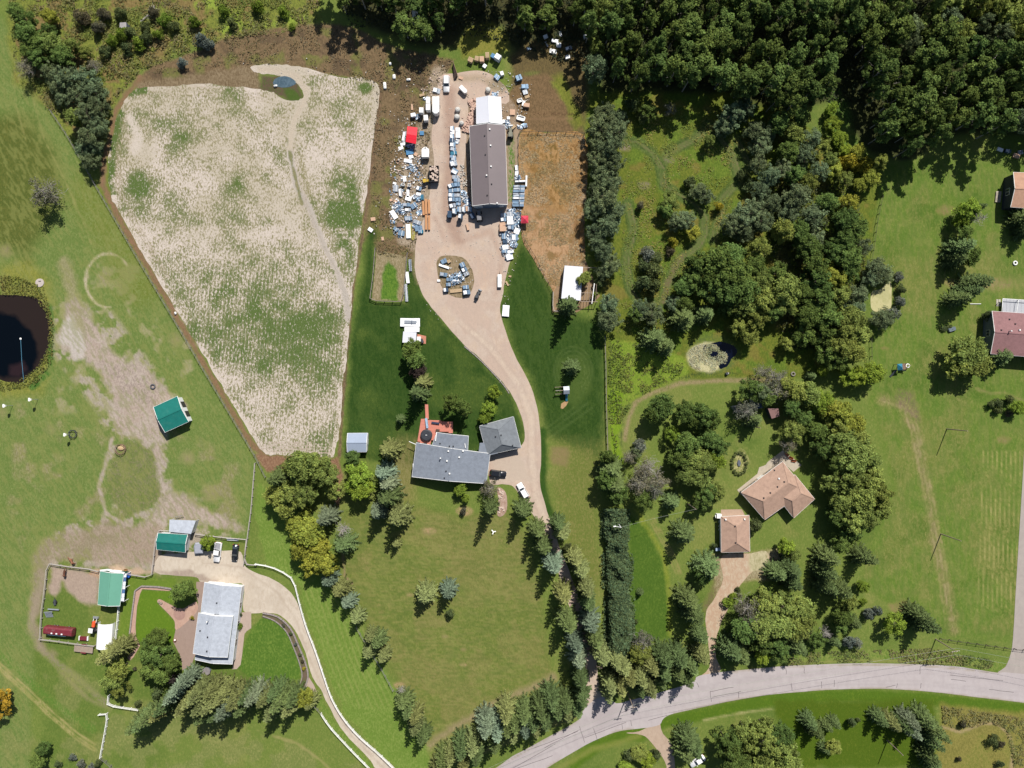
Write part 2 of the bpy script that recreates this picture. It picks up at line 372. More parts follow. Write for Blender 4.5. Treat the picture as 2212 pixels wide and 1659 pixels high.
def paint_ground(p):
    p.patch(160, .5, C(88, 112, 48), C(108, 126, 60), None, f=.15, k=.8)
    p.patch(60, .58, C(118, 128, 68), C(140, 142, 84), None, f=.12, k=.6, seed=4)
    # pasture, left
    past = [(-60, -60), (20, 60), (105, 235), (217, 420), (455, 829), (553, 1000), (535, 1165), (345, 1140), (330, 1240), (110, 1210), (80, 1300), (60, 1700), (-60, 1700)]
    p.poly(past, C(100, 122, 62), C(124, 138, 82), .4, f=14)
    p.patch(45, .55, C(134, 128, 92), C(166, 152, 128), .5, f=.16, k=.7, seed=9, region=[(30, 860), (330, 860), (520, 1000), (540, 1150), (300, 1200), (60, 1250), (10, 1100)])
    p.patch(30, .6, C(176, 164, 138), None, None, k=.6, seed=12, region=[(0, 560), (400, 560), (470, 840), (400, 900), (0, 900)])
    p.poly([(0, 575), (60, 560), (110, 610), (120, 700), (115, 780), (90, 850), (0, 860)], C(112, 122, 56), C(140, 142, 70), .5, f=22)
    p.line([(104, 660), (114, 720), (108, 800), (70, 835)], 16, C(70, 108, 44), C(96, 126, 60), .4)
    p.poly([(-30, 250), (60, 250), (120, 330), (140, 420), (60, 560), (-30, 520)], C(84, 96, 40), C(104, 108, 50), .4, f=40, k=.9)
    p.line([(215, 420), (290, 560), (300, 600)], 120, C(110, 120, 48), None, None, f=40, k=.6)
    p.line([(66, 180), (75, 230), (95, 300), (140, 390), (180, 480), (204, 545)], 3, C(150, 148, 96), None, None, f=3, k=.7)
    p.line([(25, 20), (35, 120), (30, 210), (55, 300)], 3, C(150, 148, 96), None, None, f=3, k=.7)
    blob = [(148, 650), (180, 655), (205, 700), (222, 735), (262, 772), (300, 790), (332, 805), (350, 835), (395, 880), (362, 915), (352, 960), (350, 1015), (365, 1055), (420, 1078), (462, 1108),
            (520, 1128), (528, 1146), (470, 1138), (420, 1130), (365, 1128), (348, 1150), (345, 1240), (210, 1222), (212, 1195), (285, 1152), (328, 1112), (355, 1080), (345, 1052), (332, 1000),
            (325, 958), (262, 942), (238, 905), (238, 835), (205, 800), (180, 770), (150, 760), (120, 742), (118, 722), (140, 700)]
    p.poly(blob, C(176, 158, 144), C(192, 176, 162), .5, f=16, na=16, ns=14)
    p.patch(18, .5, C(178, 162, 150), C(196, 182, 168), .5, k=.8, seed=19, region=[(110, 660), (240, 660), (360, 820), (380, 1080), (520, 1150), (330, 1240), (90, 1230), (120, 1130), (240, 1100), (210, 900), (110, 770)])
    p.poly([(215, 780), (300, 795), (345, 840), (330, 880), (270, 860)], C(160, 144, 134), None, None, f=14, k=.8)
    p.poly([(145, 690), (160, 680), (180, 730), (185, 775), (160, 780), (150, 750), (120, 740)], C(194, 184, 174), C(206, 196, 186), .5, f=8, na=7)
    p.poly([(262, 955), (330, 965), (342, 1050), (350, 1070), (330, 1095), (280, 1115), (245, 1090), (232, 1020)], C(104, 118, 66), C(136, 130, 98), .4, f=9, na=9, k=.95)
    p.line([(242, 950), (226, 1010), (213, 1050), (230, 1110), (265, 1130)], 7, C(182, 166, 152), C(192, 176, 162), .5, k=.85)
    p.poly([(80, 1180), (140, 1150), (230, 1130), (340, 1135), (345, 1215), (250, 1225), (215, 1213), (110, 1208), (96, 1260), (80, 1340), (104, 1400), (120, 1425), (80, 1405), (62, 1340)], C(156, 138, 116), C(172, 154, 134), .5, f=16, na=14, k=.8)
    p.line([(96, 1240), (78, 1300), (66, 1350), (80, 1390), (105, 1420), (160, 1460), (230, 1520)], 12, C(168, 150, 132), None, .5, k=.6, f=8)
    p.line([(140, 570), (158, 640), (172, 700)], 26, C(150, 140, 112), C(172, 160, 136), .5, k=.6, f=14, na=8)
    p.line(ring(234, 606, 49, 58, 85, 275), 5, C(196, 184, 156), None, .3, k=.9)
    p.line(ring(234, 606, 49, 58, -100, -35), 4, C(186, 174, 144), None, .3, k=.7)
    for (x, y, r) in ((225, 600, 12), (109, 924, 12), (380, 735, 16), (405, 990, 18), (455, 1065, 22), (5, 890, 12), (10, 540, 16)):
        p.poly(disc(r * .7, 14, x, y), C(164, 146, 118), C(150, 142, 104), .5, f=18, na=9, ns=10, k=.6)
    # weeds at the top left
    wd = [(20, -60), (690, -60), (690, 40), (610, 72), (480, 82), (400, 112), (310, 150), (270, 192), (240, 235), (228, 300), (208, 352), (150, 292), (100, 230), (30, 180), (14, 80)]
    p.poly(wd, C(96, 108, 50), C(130, 138, 64), .5, f=12)
    p.patch(38, .52, C(128, 104, 66), C(152, 128, 86), .5, k=.8, seed=21, region=wd)
    p.patch(50, .55, C(122, 146, 58), C(146, 164, 72), .5, k=1, seed=23, region=[(400, -60), (690, -60), (690, 45), (560, 80), (420, 100)])
    bw = [(290, 175), (330, 140), (420, 112), (500, 78), (600, 62), (700, 50), (760, 58), (800, 80), (870, 108), (940, 120), (985, 128), (960, 165), (938, 200), (930, 290), (925, 340), (925, 440),
          (900, 520), (892, 575), (880, 560), (812, 560), (800, 500), (786, 520), (792, 415), (805, 312), (816, 220), (815, 180), (728, 165), (640, 147), (560, 140), (500, 180), (400, 180), (300, 188)]
    p.poly(bw, C(112, 94, 68), C(140, 118, 88), .5, f=8)
    p.patch(26, .55, C(92, 78, 60), C(110, 92, 70), .5, k=.8, seed=31, region=bw)
    p.patch(34, .58, C(102, 110, 56), C(128, 126, 72), .5, k=.8, seed=33, region=bw)
    p.poly([(290, 178), (420, 160), (560, 138), (570, 215), (420, 200), (300, 205)], C(118, 100, 74), C(150, 132, 104), .5, f=8)
    p.poly([(560, 160), (640, 168), (655, 205), (640, 222), (600, 210), (560, 190)], C(104, 88, 70), C(84, 100, 50), .4, f=8)
    p.poly([(610, 190), (645, 200), (648, 222), (620, 215)], C(76, 100, 42), None, None, f=8)
    p.line([(302, 168), (276, 202), (250, 240), (238, 300), (224, 350), (222, 400), (262, 480), (350, 630), (440, 785), (540, 955), (568, 985)], 12, C(150, 116, 90), C(128, 110, 76), .5, f=6, na=5)
    p.line([(822, 190), (815, 260), (803, 350), (792, 440), (775, 560), (764, 600), (758, 665), (750, 760), (741, 860), (733, 985)], 7, C(110, 90, 70), C(146, 120, 92), .45, f=4, na=3)
    p.poly([(553, 982), (640, 984), (700, 992), (732, 985), (740, 1060), (730, 1090), (700, 1010), (620, 1012), (575, 1020)], C(134, 100, 78), C(160, 128, 100), .5, f=6)
    # lawn around the grey house, dark and watered
    lawnA = [(795, 500), (812, 495), (806, 655), (875, 655), (884, 560), (897, 590), (915, 640), (965, 705), (1040, 782), (1108, 857), (1132, 930), (1128, 975), (895, 1010), (745, 985), (750, 860), (757, 740), (768, 680), (785, 600)]
    p.poly(lawnA, C(46, 75, 24), C(66, 90, 34), .4, f=18, na=6)
    p.patch(70, .5, C(76, 98, 40), C(96, 112, 50), None, k=.7, f=.15, seed=41, region=lawnA)
    p.poly([(870, 945), (900, 950), (895, 1080), (860, 1090), (845, 1000)], C(122, 118, 70), C(146, 136, 92), .5, f=30, k=.8)
    lawnB = [(1098, 600), (1112, 545), (1128, 520), (1160, 570), (1195, 640), (1200, 680), (1290, 690), (1304, 740), (1307, 900), (1300, 1000), (1180, 940), (1168, 880), (1150, 830), (1135, 800), (1108, 750), (1090, 690), (1084, 660)]
    p.poly(lawnB, C(48, 76, 24), C(68, 92, 34), .4, f=26, na=8)
    p.poly([(1205, 775), (1255, 765), (1280, 800), (1275, 850), (1240, 880), (1215, 850), (1205, 810)], C(88, 108, 50), None, None, f=16, k=.7)
    for r in (26, 34, 41): p.line(ring(1238, 800, r, r * 1.25, 150, 420), 2, C(112, 128, 76), None, None, f=3, na=1, k=.45)
    p.line([(1172, 930), (1174, 1000), (1172, 1050), (1186, 1100), (1200, 1140)], 16, C(54, 86, 28), C(70, 98, 38), .3, f=8)
    p.poly([(1190, 950), (1305, 960), (1300, 1100), (1300, 1280), (1262, 1290), (1220, 1170), (1195, 1080)], C(102, 114, 54), C(134, 130, 78), .4, f=34, na=14, k=.8)
    p.poly([(1190, 965), (1230, 965), (1225, 1010), (1190, 1005)], C(158, 132, 96), C(140, 128, 80), .5, f=12, k=.7)
    for (x0, y0, x1, y1) in ((1181, 925, 1240, 880), (1184, 935, 1270, 870), (1188, 945, 1280, 880)): p.line([(x0, y0), (x1, y1)], 3, C(112, 132, 76), None, None, f=3, na=1, k=.4)
    # front lawn
    fl = [(740, 1105), (880, 1085), (1000, 1115), (1100, 1090), (1140, 1160), (1170, 1270), (1195, 1460), (1060, 1520), (925, 1610), (870, 1500), (790, 1350), (730, 1220)]
    p.poly(fl, C(100, 116, 54), C(122, 130, 70), .4, f=16)
    p.patch(60, .52, C(120, 120, 70), C(148, 136, 90), None, k=.5, seed=51, region=fl)
    p.line([(925, 1612), (970, 1578), (1010, 1556), (1060, 1525), (1110, 1502), (1160, 1482), (1196, 1462)], 16, C(158, 142, 106), C(176, 156, 122), .4, f=14, na=5, k=.8)
    p.line([(740, 1190), (745, 1245), (760, 1260)], 6, C(162, 134, 110), None, None)
    for (x, y, r) in ((927, 1147, 10), (1206, 1085, 0.1), (1001, 1403, 4), (1000, 1436, 5), (862, 1480, 8), (886, 1285, 5), (1003, 1104, 12), (962, 1375, 4)):
        p.poly(disc(r, 12, x, y, 1.6, .8), C(188, 158, 118), None, None, f=5, na=2, k=.8)
    streak(p, fl, 2, C(146, 138, 90), .3, 2.2, 9, .6, 3); streak(p, fl, 62, C(134, 140, 82), .3, 2.2, 12, .6, 5); streak(p, fl, 0, C(86, 106, 50), .35, 3, 12, .6, 8)
    # strip between the curved white fence and the spruces
    st = [(575, 1215), (640, 1255), (690, 1404), (745, 1545), (860, 1665), (925, 1665), (925, 1615), (860, 1500), (800, 1400), (700, 1240), (620, 1130), (560, 1040), (548, 1110)]
    p.poly(st, C(102, 130, 54), C(128, 148, 76), .4, f=6)
    for k in range(9):
        x = 655 + k * 14; p.line([(x, 1262 + 6 * k), (x + 45, 1400 + 5 * k), (x + 95, 1525 + k * 2)], 1.6, C(152, 156, 96), None, None, f=2.5, na=1.5, k=.6)
    # lower left corner: mown curve and cart tracks
    p.patch(50, .5, C(116, 126, 74), C(146, 146, 96), None, k=.6, seed=61, region=[(60, 1400), (300, 1500), (860, 1660), (860, 1720), (0, 1720), (0, 1420)])
    for off in (0, 9, 15): p.line([(-5, 1428 + off), (50, 1478 + off), (110, 1535 + off), (165, 1582 + off), (205, 1608 + off)], 4, C(178, 166, 112), None, None, f=3, k=.9)
    p.line([(0, 1412), (60, 1470), (130, 1530), (200, 1575)], 16, C(86, 124, 48), None, None, f=8, k=.7)
    p.line([(90, 1400), (130, 1450), (190, 1510), (236, 1530)], 8, C(150, 140, 108), None, None, f=8, k=.6)
    p.line([(590, 1590), (640, 1605), (690, 1640), (715, 1665)], 5, C(160, 152, 104), None, None, k=.7)
    p.line([(1190 / 4, 1600), (420, 1560), (480, 1600), (560, 1660)], 6, C(140, 146, 90), None, None, f=8, k=.4)
    # pens by the green barn
    p.poly([Z3(190, 480), Z3(690, 540), Z3(680, 880), Z3(480, 860), Z3(300, 640), Z3(230, 800), Z3(170, 760)], C(174, 154, 138), C(186, 166, 148), .5, f=8, na=8)
    p.poly([Z3(300, 470), Z3(780, 540), Z3(780, 470), Z3(1240, 520), Z3(1240, 560), Z3(700, 580)], C(190, 166, 142), C(202, 176, 150), .5, f=5)
    p.poly([Z3(560, 520), Z3(690, 540), Z3(690, 600), Z3(560, 580)], C(196, 148, 108), None, None, f=8, k=.8)
    p.poly([Z3(980, 580), Z3(1470, 600), Z3(1460, 720), Z3(1120, 690), Z3(1040, 760), Z3(980, 1200), Z3(890, 1200), Z3(930, 900)], C(100, 126, 46), C(124, 142, 62), .3, f=4)
    p.poly([Z3(1110, 730), Z3(1430, 740), Z3(1440, 860), Z3(1300, 810), Z3(1290, 870), Z3(1470, 1060), Z3(1480, 1250), Z3(1300, 1300), Z3(1110, 1290), Z3(1060, 1200), Z3(1070, 950)], C(92, 124, 34), C(112, 138, 46), .3, f=3, na=1)
    p.poly([(568, 1332), (600, 1342), (625, 1370), (648, 1430), (650, 1462), (620, 1482), (540, 1465), (510, 1440), (525, 1400), (545, 1355)], C(78, 112, 40), C(110, 136, 60), .4, f=3, na=1)
    p.line([(690, 1510), (716, 1560), (760, 1610), (800, 1659)], 14, C(98, 126, 52), C(130, 146, 76), .4)
    # weeds and mown tracks, centre right
    cw = [(1262, 215), (1300, 190), (1660, 190), (1720, 260), (1905, 360), (1900, 430), (1880, 560), (1820, 800), (1700, 820), (1460, 820), (1360, 870), (1312, 900), (1308, 720), (1290, 600), (1262, 520)]
    p.poly(cw, C(90, 106, 38), C(116, 124, 50), .45, f=10)
    p.patch(30, .53, C(84, 108, 38), C(108, 130, 50), None, k=.9, seed=71, region=cw)
    p.patch(40, .6, C(128, 112, 58), C(140, 128, 66), None, k=.6, seed=73, region=cw)
    TG = C(80, 100, 48)
    for tr in ([(1531, 270), (1500, 300), (1443, 330), (1428, 362), (1432, 400), (1470, 422), (1500, 440), (1522, 470), (1522, 500), (1508, 530), (1478, 552), (1456, 577), (1441, 615), (1433, 652), (1400, 655)],
               [(1345, 302), (1380, 308), (1410, 332), (1428, 362)], [(1356, 440), (1368, 490), (1351, 565), (1361, 627), (1378, 650)], [(1590, 300), (1620, 360), (1560, 430), (1540, 520)],
               [(1531, 270), (1580, 330), (1600, 400)]):
        p.line(tr, 24, TG, C(100, 118, 62), .4, f=5); p.line(tr, 4, C(108, 112, 72), None, None, f=4, na=2, k=.6); p.line([(a + 6, b + 2) for a, b in tr], 2.6, C(134, 124, 92), None, None, f=2, na=1, k=.85); p.line([(a - 12, b - 4) for a, b in tr], 2.5, C(58, 78, 30), None, None, f=3, na=2, k=.8); p.line([(a + 12, b + 4) for a, b in tr], 2.5, C(60, 80, 32), None, None, f=3, na=2, k=.7); p.line([(a - 4, b - 1) for a, b in tr], 2.5, C(122, 118, 84), None, None, f=2, na=1, k=.6)
    p.line([(1476, 552), (1456, 577), (1441, 615), (1433, 652)], 12, C(124, 110, 82), None, None, k=.8)
    for (x, y) in ((1350, 320), (1393, 400), (1446, 345)): p.poly(disc(9, 10, x, y, 1.4, .8), C(142, 128, 112), None, None, f=5)
    p.poly([(1095, 205), (1130, 160), (1190, 150), (1240, 200), (1262, 290), (1120, 288), (1105, 260)], C(112, 92, 64), C(138, 112, 80), .5, f=8)
    p.poly([(1185, 175), (1215, 165), (1240, 215), (1262, 270), (1240, 285), (1225, 230)], C(104, 118, 46), C(126, 138, 56), .5, f=10)
    p.poly([(1095, 290), (1110, 240), (1118, 290), (1112, 420), (1100, 440)], C(82, 116, 40), None, None, f=4)
    p.poly([(1000, 200), (1098, 205), (1118, 240), (1122, 288), (1120, 470), (1098, 480), (1000, 460), (990, 300)], C(150, 128, 104), C(172, 152, 130), .5, f=6)
    p.poly([(1098, 300), (1110, 290), (1112, 350), (1110, 430), (1098, 440)], C(78, 120, 38), None, None, f=3, na=1)
    p.poly([(880, 330), (925, 200), (935, 240), (928, 330), (930, 400), (905, 490), (895, 530), (862, 530), (845, 440), (860, 360)], C(146, 128, 106), C(182, 166, 144), .5, f=10)
    p.poly([(760, -60), (1270, -60), (1275, 140), (1180, 140), (1110, 120), (1080, 60), (1010, 60), (985, 105), (900, 100), (800, 60), (740, 20)], C(84, 82, 50), C(66, 70, 40), .5, f=18)  # brown-olive forest floor, painted darker to stand in for partial tree shade
    p.poly([(985, 100), (1010, 60), (1060, 45), (1095, 70), (1100, 110), (1040, 118), (1000, 125)], C(112, 118, 50), C(140, 136, 66), .5, f=10)
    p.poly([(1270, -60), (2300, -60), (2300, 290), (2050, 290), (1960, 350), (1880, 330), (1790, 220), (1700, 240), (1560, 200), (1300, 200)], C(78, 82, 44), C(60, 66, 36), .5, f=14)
    p.poly([(1790, 190), (1812, 190), (1840, 240), (1850, 320), (1810, 330), (1785, 260)], C(84, 116, 50), None, None, f=8)
    p.line([(1117, 285), (1120, 460)], 7, C(176, 154, 128), None, None, f=3)
    p.poly([(1105, 120), (1150, 90), (1260, 90), (1270, 150), (1262, 290), (1245, 290), (1225, 200), (1180, 160), (1130, 165), (1105, 190)], C(98, 86, 56), C(120, 104, 66), .5, f=14)
    p.poly([(1190, 165), (1215, 160), (1240, 215), (1262, 270), (1245, 280), (1228, 230)], C(100, 110, 44), C(122, 126, 56), .5, f=12)
    p.line([(948, 160), (942, 210), (934, 260), (928, 310), (932, 350), (924, 400), (915, 455), (902, 490), (896, 525)], 34, C(150, 132, 110), C(182, 166, 144), .5, f=10)
    p.line([(898, 530), (894, 580), (902, 612)], 8, C(146, 130, 100), None, .4, f=5, k=.8)
    p.line([(1131, 245), (1240, 246)], 3, C(90, 66, 46), None, None, f=2, k=.8); p.line([(1131, 256), (1235, 256)], 4, C(150, 118, 92), None, None, f=2, k=.8)
    # middle pond bank, path arc
    p.poly(ring(1540, 765, 58, 44), C(92, 110, 56), None, None, f=10)
    p.poly(ring(1528, 772, 44, 32), C(196, 192, 158), C(146, 150, 96), .35, f=6, na=5)
    p.poly([(1320, 735), (1400, 740), (1480, 775), (1490, 812), (1440, 830), (1370, 865), (1318, 900)], C(106, 134, 44), C(134, 152, 62), .45, f=8)
    p.line([(1700, 820), (1560, 822), (1468, 828), (1440, 838), (1406, 850), (1374, 868), (1358, 905), (1350, 950)], 9, C(162, 146, 108), C(110, 114, 66), .4, f=5)
    p.line([(1600, 806), (1500, 808), (1420, 832), (1366, 856), (1344, 900), (1340, 960)], 4, C(60, 76, 40), None, None, f=4, k=.8)
    p.poly([(1318, 840), (1345, 850), (1338, 960), (1345, 1000), (1322, 975), (1315, 900)], C(108, 140, 36), C(130, 156, 50), .4, f=7)
    p.poly([(1690, 480), (1720, 620), (1710, 700), (1680, 720), (1660, 660)], C(130, 116, 72), None, None, f=12, k=.7)
    # green belt beside the hedge
    p.poly([(1355, 1110), (1390, 1130), (1430, 1200), (1442, 1250), (1446, 1380), (1360, 1392), (1357, 1250)], C(74, 104, 34), C(94, 120, 46), .35, f=12, na=6)
    p.line([(1376, 1100), (1390, 1128), (1430, 1192), (1442, 1250), (1449, 1320), (1446, 1372)], 8, C(120, 136, 48), C(146, 150, 66), .4, f=9, na=5, k=.85)
    for off in (12, 18, 24): p.line([(1388 + off, 1118), (1428 + off, 1190), (1448 + off, 1240)], 2, C(166, 150, 100), None, None, f=2, k=.6)
    # right hand lawns
    rl = [(1905, 360), (2010, 340), (2200, 360), (2330, 360), (2330, 1400), (2030, 1375), (1960, 1330), (1850, 1260), (1930, 1050), (1880, 880), (1880, 560)]
    p.poly(rl, C(94, 120, 48), C(118, 134, 66), .4, f=10)
    p.patch(70, .5, C(112, 122, 62), C(140, 138, 86), None, k=.7, seed=81, f=.12, region=rl)
    p.patch(60, .55, C(76, 104, 34), None, None, k=.6, seed=83, f=.12, region=rl)
    p.line([(1905, 862), (1950, 878), (1978, 930), (1990, 1000), (2008, 1080), (2022, 1180), (2042, 1260), (2055, 1330), (2060, 1360)], 20, C(128, 122, 80), C(166, 154, 110), .4, f=14, na=7, k=.85)
    for off in (-9, 0, 8): p.line([(1912 + off * .4, 868), (1962 + off, 885), (1982 + off, 950), (2008 + off, 1080), (2032 + off, 1200), (2050 + off, 1340)], 2, C(178, 162, 118), None, None, f=2, k=.7)
    p.poly([(1940, 840), (1975, 850), (1985, 910), (1960, 890), (1935, 880)], C(130, 112, 90), None, None, f=10, k=.8)
    for k in range(9):
        x = 2118 + k * 10; p.line([(x + 6, 975), (x + 2, 1120), (x - 6, 1320)], 1.8, C(178, 168, 112), None, None, f=2, na=2.2, ns=5, k=.75, seed=k)
    for (x, y, r) in ((2168, 950, 12), (1912, 752, 9), (2150, 612, 22), (2060, 612, 14), (2042, 455, 14), (2090, 550, 8), (1945, 1312, 20)):
        p.poly(disc(r, 12, x, y, 1.4, .7), C(170, 140, 104), None, None, f=8, k=.6)
    p.line([(2110, 840), (2140, 850), (2170, 848), (2220, 870)], 5, C(160, 144, 104), None, None, k=.6)
    p.line([(2100, 612), (2212, 612)], 26, C(156, 142, 98), None, None, f=20, k=.6)
    streak(p, rl, 88, C(130, 132, 80), .3, 3, 14, .56, 13); streak(p, rl, 86, C(80, 112, 44), .35, 4, 12, .58, 15); streak(p, past, 60, C(132, 138, 82), .45, 3, 12, .6, 17); streak(p, lawnA, 80, C(68, 92, 38), .5, 3, 14, .58, 19); streak(p, lawnB, 85, C(70, 94, 40), .5, 3, 14, .57, 21)
    # verges and lower right
    p.line([(1240, 1650), (1290, 1610), (1340, 1592), (1385, 1588), (1430, 1560), (1460, 1556), (1520, 1542), (1600, 1524), (1700, 1508), (1850, 1502), (2000, 1510), (2110, 1520), (2230, 1535)], 26, C(80, 110, 28), C(100, 124, 38), .3, f=8)
    p.line([(1200, 1665), (1280, 1618), (1340, 1604), (1380, 1590)], 12, C(146, 146, 84), None, None, f=8, k=.5)
    p.line([(1520, 1556), (1600, 1540), (1680, 1530)], 3, C(178, 172, 128), None, None, k=.7)
    p.poly([(1670, 1512), (2020, 1512), (2020, 1660), (1700, 1660)], C(78, 102, 22), C(96, 112, 34), .3, f=14)
    p.poly([(2032, 1522), (2120, 1530), (2300, 1550), (2300, 1720), (2010, 1720), (2030, 1600)], C(118, 116, 58), C(148, 140, 74), .5, f=14)
    p.patch(40, .5, C(112, 120, 56), None, None, k=.8, seed=91, region=[(2032, 1522), (2300, 1550), (2300, 1700), (2010, 1700)])
    p.line([(2035, 1570), (2074, 1582), (2100, 1572), (2125, 1562), (2154, 1562), (2178, 1584), (2189, 1619), (2184, 1665)], 7, C(170, 152, 110), None, .3, f=4)
    p.line([(1670, 1430), (1800, 1418), (1960, 1416), (2100, 1430), (2160, 1440)], 22, C(92, 122, 48), C(130, 142, 76), .5, f=8)
    p.line([(1690, 1434), (1830, 1427), (1990, 1428), (2130, 1440)], 4, C(158, 148, 100), None, None, k=.7)
    p.line([(930, 1662), (1000, 1640), (1130, 1588), (1240, 1548)], 14, C(110, 122, 62), C(144, 142, 90), .5, f=6)
    p.line([(1550, 1390), (1640, 1450), (1750, 1430)], 14, C(100, 112, 56), None, None, f=8)
    for pts, w in (([(1540, 1215), (1560, 1260), (1535, 1310)], 34),): p.line(pts, w, C(126, 112, 80), None, None, f=10, k=.8)
    p.poly([(1540, 1200), (1690, 1185), (1690, 1245), (1600, 1260), (1548, 1290)], C(140, 124, 90), C(176, 166, 132), .5, f=10)
    p.poly(ring(1601, 999, 18, 26), C(110, 120, 60), C(180, 176, 130), .5, f=4)
    p.poly(disc(20, 14, 1450, 330, 1.2, 1), C(108, 112, 56), None, None, f=12, k=.5)
gx, gy, gq = grid(-120, 2332, -100, 1760, 3.3)
pg = Painter(gx, gy, LAWN, LAWN2, .4); paint_ground(pg); freshen(pg)
gv = np.stack([(gx - 1106) * S, (829.5 - gy) * S, np.zeros(len(gx))], 1)
gme = np_mesh('ground', gv, gq, MG); set_attrs(gme, pg)
ground = link('ground', gme); tag(ground, kind='structure')
# country beyond the picture, butted against the ground's edge
X0, X1, Y0, Y1 = gv[:, 0].min(), gv[:, 0].max(), gv[:, 1].min(), gv[:, 1].max(); BIG = 1800
vs = [(-BIG, -BIG, 0), (BIG, -BIG, 0), (BIG, BIG, 0), (-BIG, BIG, 0), (X0, Y0, 0), (X1, Y0, 0), (X1, Y1, 0), (X0, Y1, 0)]
tm = bpy.data.meshes.new('terrain'); tm.from_pydata(vs, [], [(0, 1, 5, 4), (1, 2, 6, 5), (2, 3, 7, 6), (3, 0, 4, 7)]); tm.materials.append(MG)
p_ = Painter(np.zeros(8), np.zeros(8), LAWN, LAWN2, .4); freshen(p_); set_attrs(tm, p_)
tag(link('terrain', tm), kind='structure')

# crop field
def paint_field(p):
    x, y = p.x, p.y
    edge = sdist_line(x, y, FIELD + [FIELD[0]])
    n = fbm(x, y, 60, 5); n2 = fbm(x, y, 26, 8)
    d = .50 + (n - .5) * .5 + (n2 - .5) * .35
    mid = np.clip(1 - np.abs(y - 690) / 170, 0, 1) * np.clip(1 - np.abs(x - 620 + (y - 690) * .2) / 230, 0, 1)
    d += mid * .34 * np.clip(fbm(x, y, 50, 61) * 2.4 - .5, .2, 1.2)
    d += np.clip(1 - np.hypot((x - 745) / 50, (y - 470) / 130), 0, 1) * .45 * np.clip(fbm(x, y, 24, 63) * 3 - .6, 0, 1.3)
    d += np.clip(1 - np.hypot((x - 290) / 35, (y - 400) / 40), 0, 1) * .4
    d += np.clip(1 - np.hypot((x - 790) / 20, (y - 190) / 20), 0, 1) * .6
    d += (.05 + .06 * fbm(x, y, 80, 33)) * np.sin((x + y * .10 + 3 * fbm(x, y, 60, 35)) / 8.2 * 2 * math.pi) * np.clip((y - 420) / 160, 0, 1)
    d -= np.clip(1 - edge / 14, 0, 1) * .35 * np.clip(fbm(x, y, 40, 12) * 3 - 1, 0, 1)
    d += np.clip(1 - edge / 16, 0, 1) * (x < 320) * (y < 420) * np.clip(fbm(x, y, 30, 4) * 3 - 1, 0, 1) * .8
    p.d[:] = np.clip(d, 0.02, .76)
    m = np.clip((fbm(x, y, 90, 15) - .44) / .14, 0, 1)[:, None] * np.clip((620 - y) / 200, 0, 1)[:, None]
    p.a[:] = p.a * (1 - m * .45) + np.array(C(196, 186, 156)) * m * .4
    p.line([(627, 330), (640, 400), (668, 450), (700, 530), (730, 590), (746, 640), (755, 690)], 13, C(196, 186, 174), None, .16, f=5, na=4)
    p.line([(648, 330), (660, 400), (684, 450), (714, 525), (745, 590)], 9, None, C(96, 118, 62), .66, f=6, na=4, k=.8)
    for off in (5, 10, 15, 20): p.line([(a_ - off, b_ + off * .3) for a_, b_ in [(640, 300), (650, 350), (668, 440), (700, 520), (735, 590)]], 1.5, C(182, 166, 146), None, .3, f=2, na=1.5, k=.6)
    p.line([(620, 300), (632, 360), (652, 440)], 4, C(80, 104, 50), C(80, 104, 50), .8, f=3)
    p.line([(560, 150), (600, 152), (640, 165), (662, 195), (655, 225), (635, 260), (625, 320)], 12, C(206, 192, 172), None, .06, f=6)
    m = np.clip((d - .45) / .3, 0, 1)[:, None]
    p.b[:] = np.array(C(156, 148, 112)) * (1 - m) + np.array(C(96, 116, 60)) * m
    p.line([(280, 255), (300, 295), (288, 330)], 16, C(218, 206, 192), None, .2, f=14, na=8)
    for off in (14, 20, 26): p.line([(a_ + off * .8, b_ - off * .2) for a_, b_ in [(252, 258), (244, 305), (238, 345), (242, 415), (262, 460), (304, 533), (346, 605)]], 1.6, C(180, 164, 142), C(150, 140, 104), .5, f=2, na=1.5, k=.7)
    for off in (5, 10, 16, 22): p.line([(a_, b_ - off) for a_, b_ in [(560, 978), (610, 980), (655, 978), (712, 984)]], 1.5, C(168, 150, 130), None, .15, f=2, na=1.5, k=.8)
    for off in (8, 13, 18, 24): p.line([(a_, b_ + off) for a_, b_ in [(302, 190), (375, 186), (425, 180), (500, 186), (553, 192), (590, 199)]], 1.4, C(184, 168, 146), None, None, f=2, na=1.5, k=.6)
sheet('crop_field', smooth_poly(FIELD, 5, 1.8), .02, MF, C(222, 209, 196), C(92, 112, 62), .3, step=3.0, paint=paint_field)
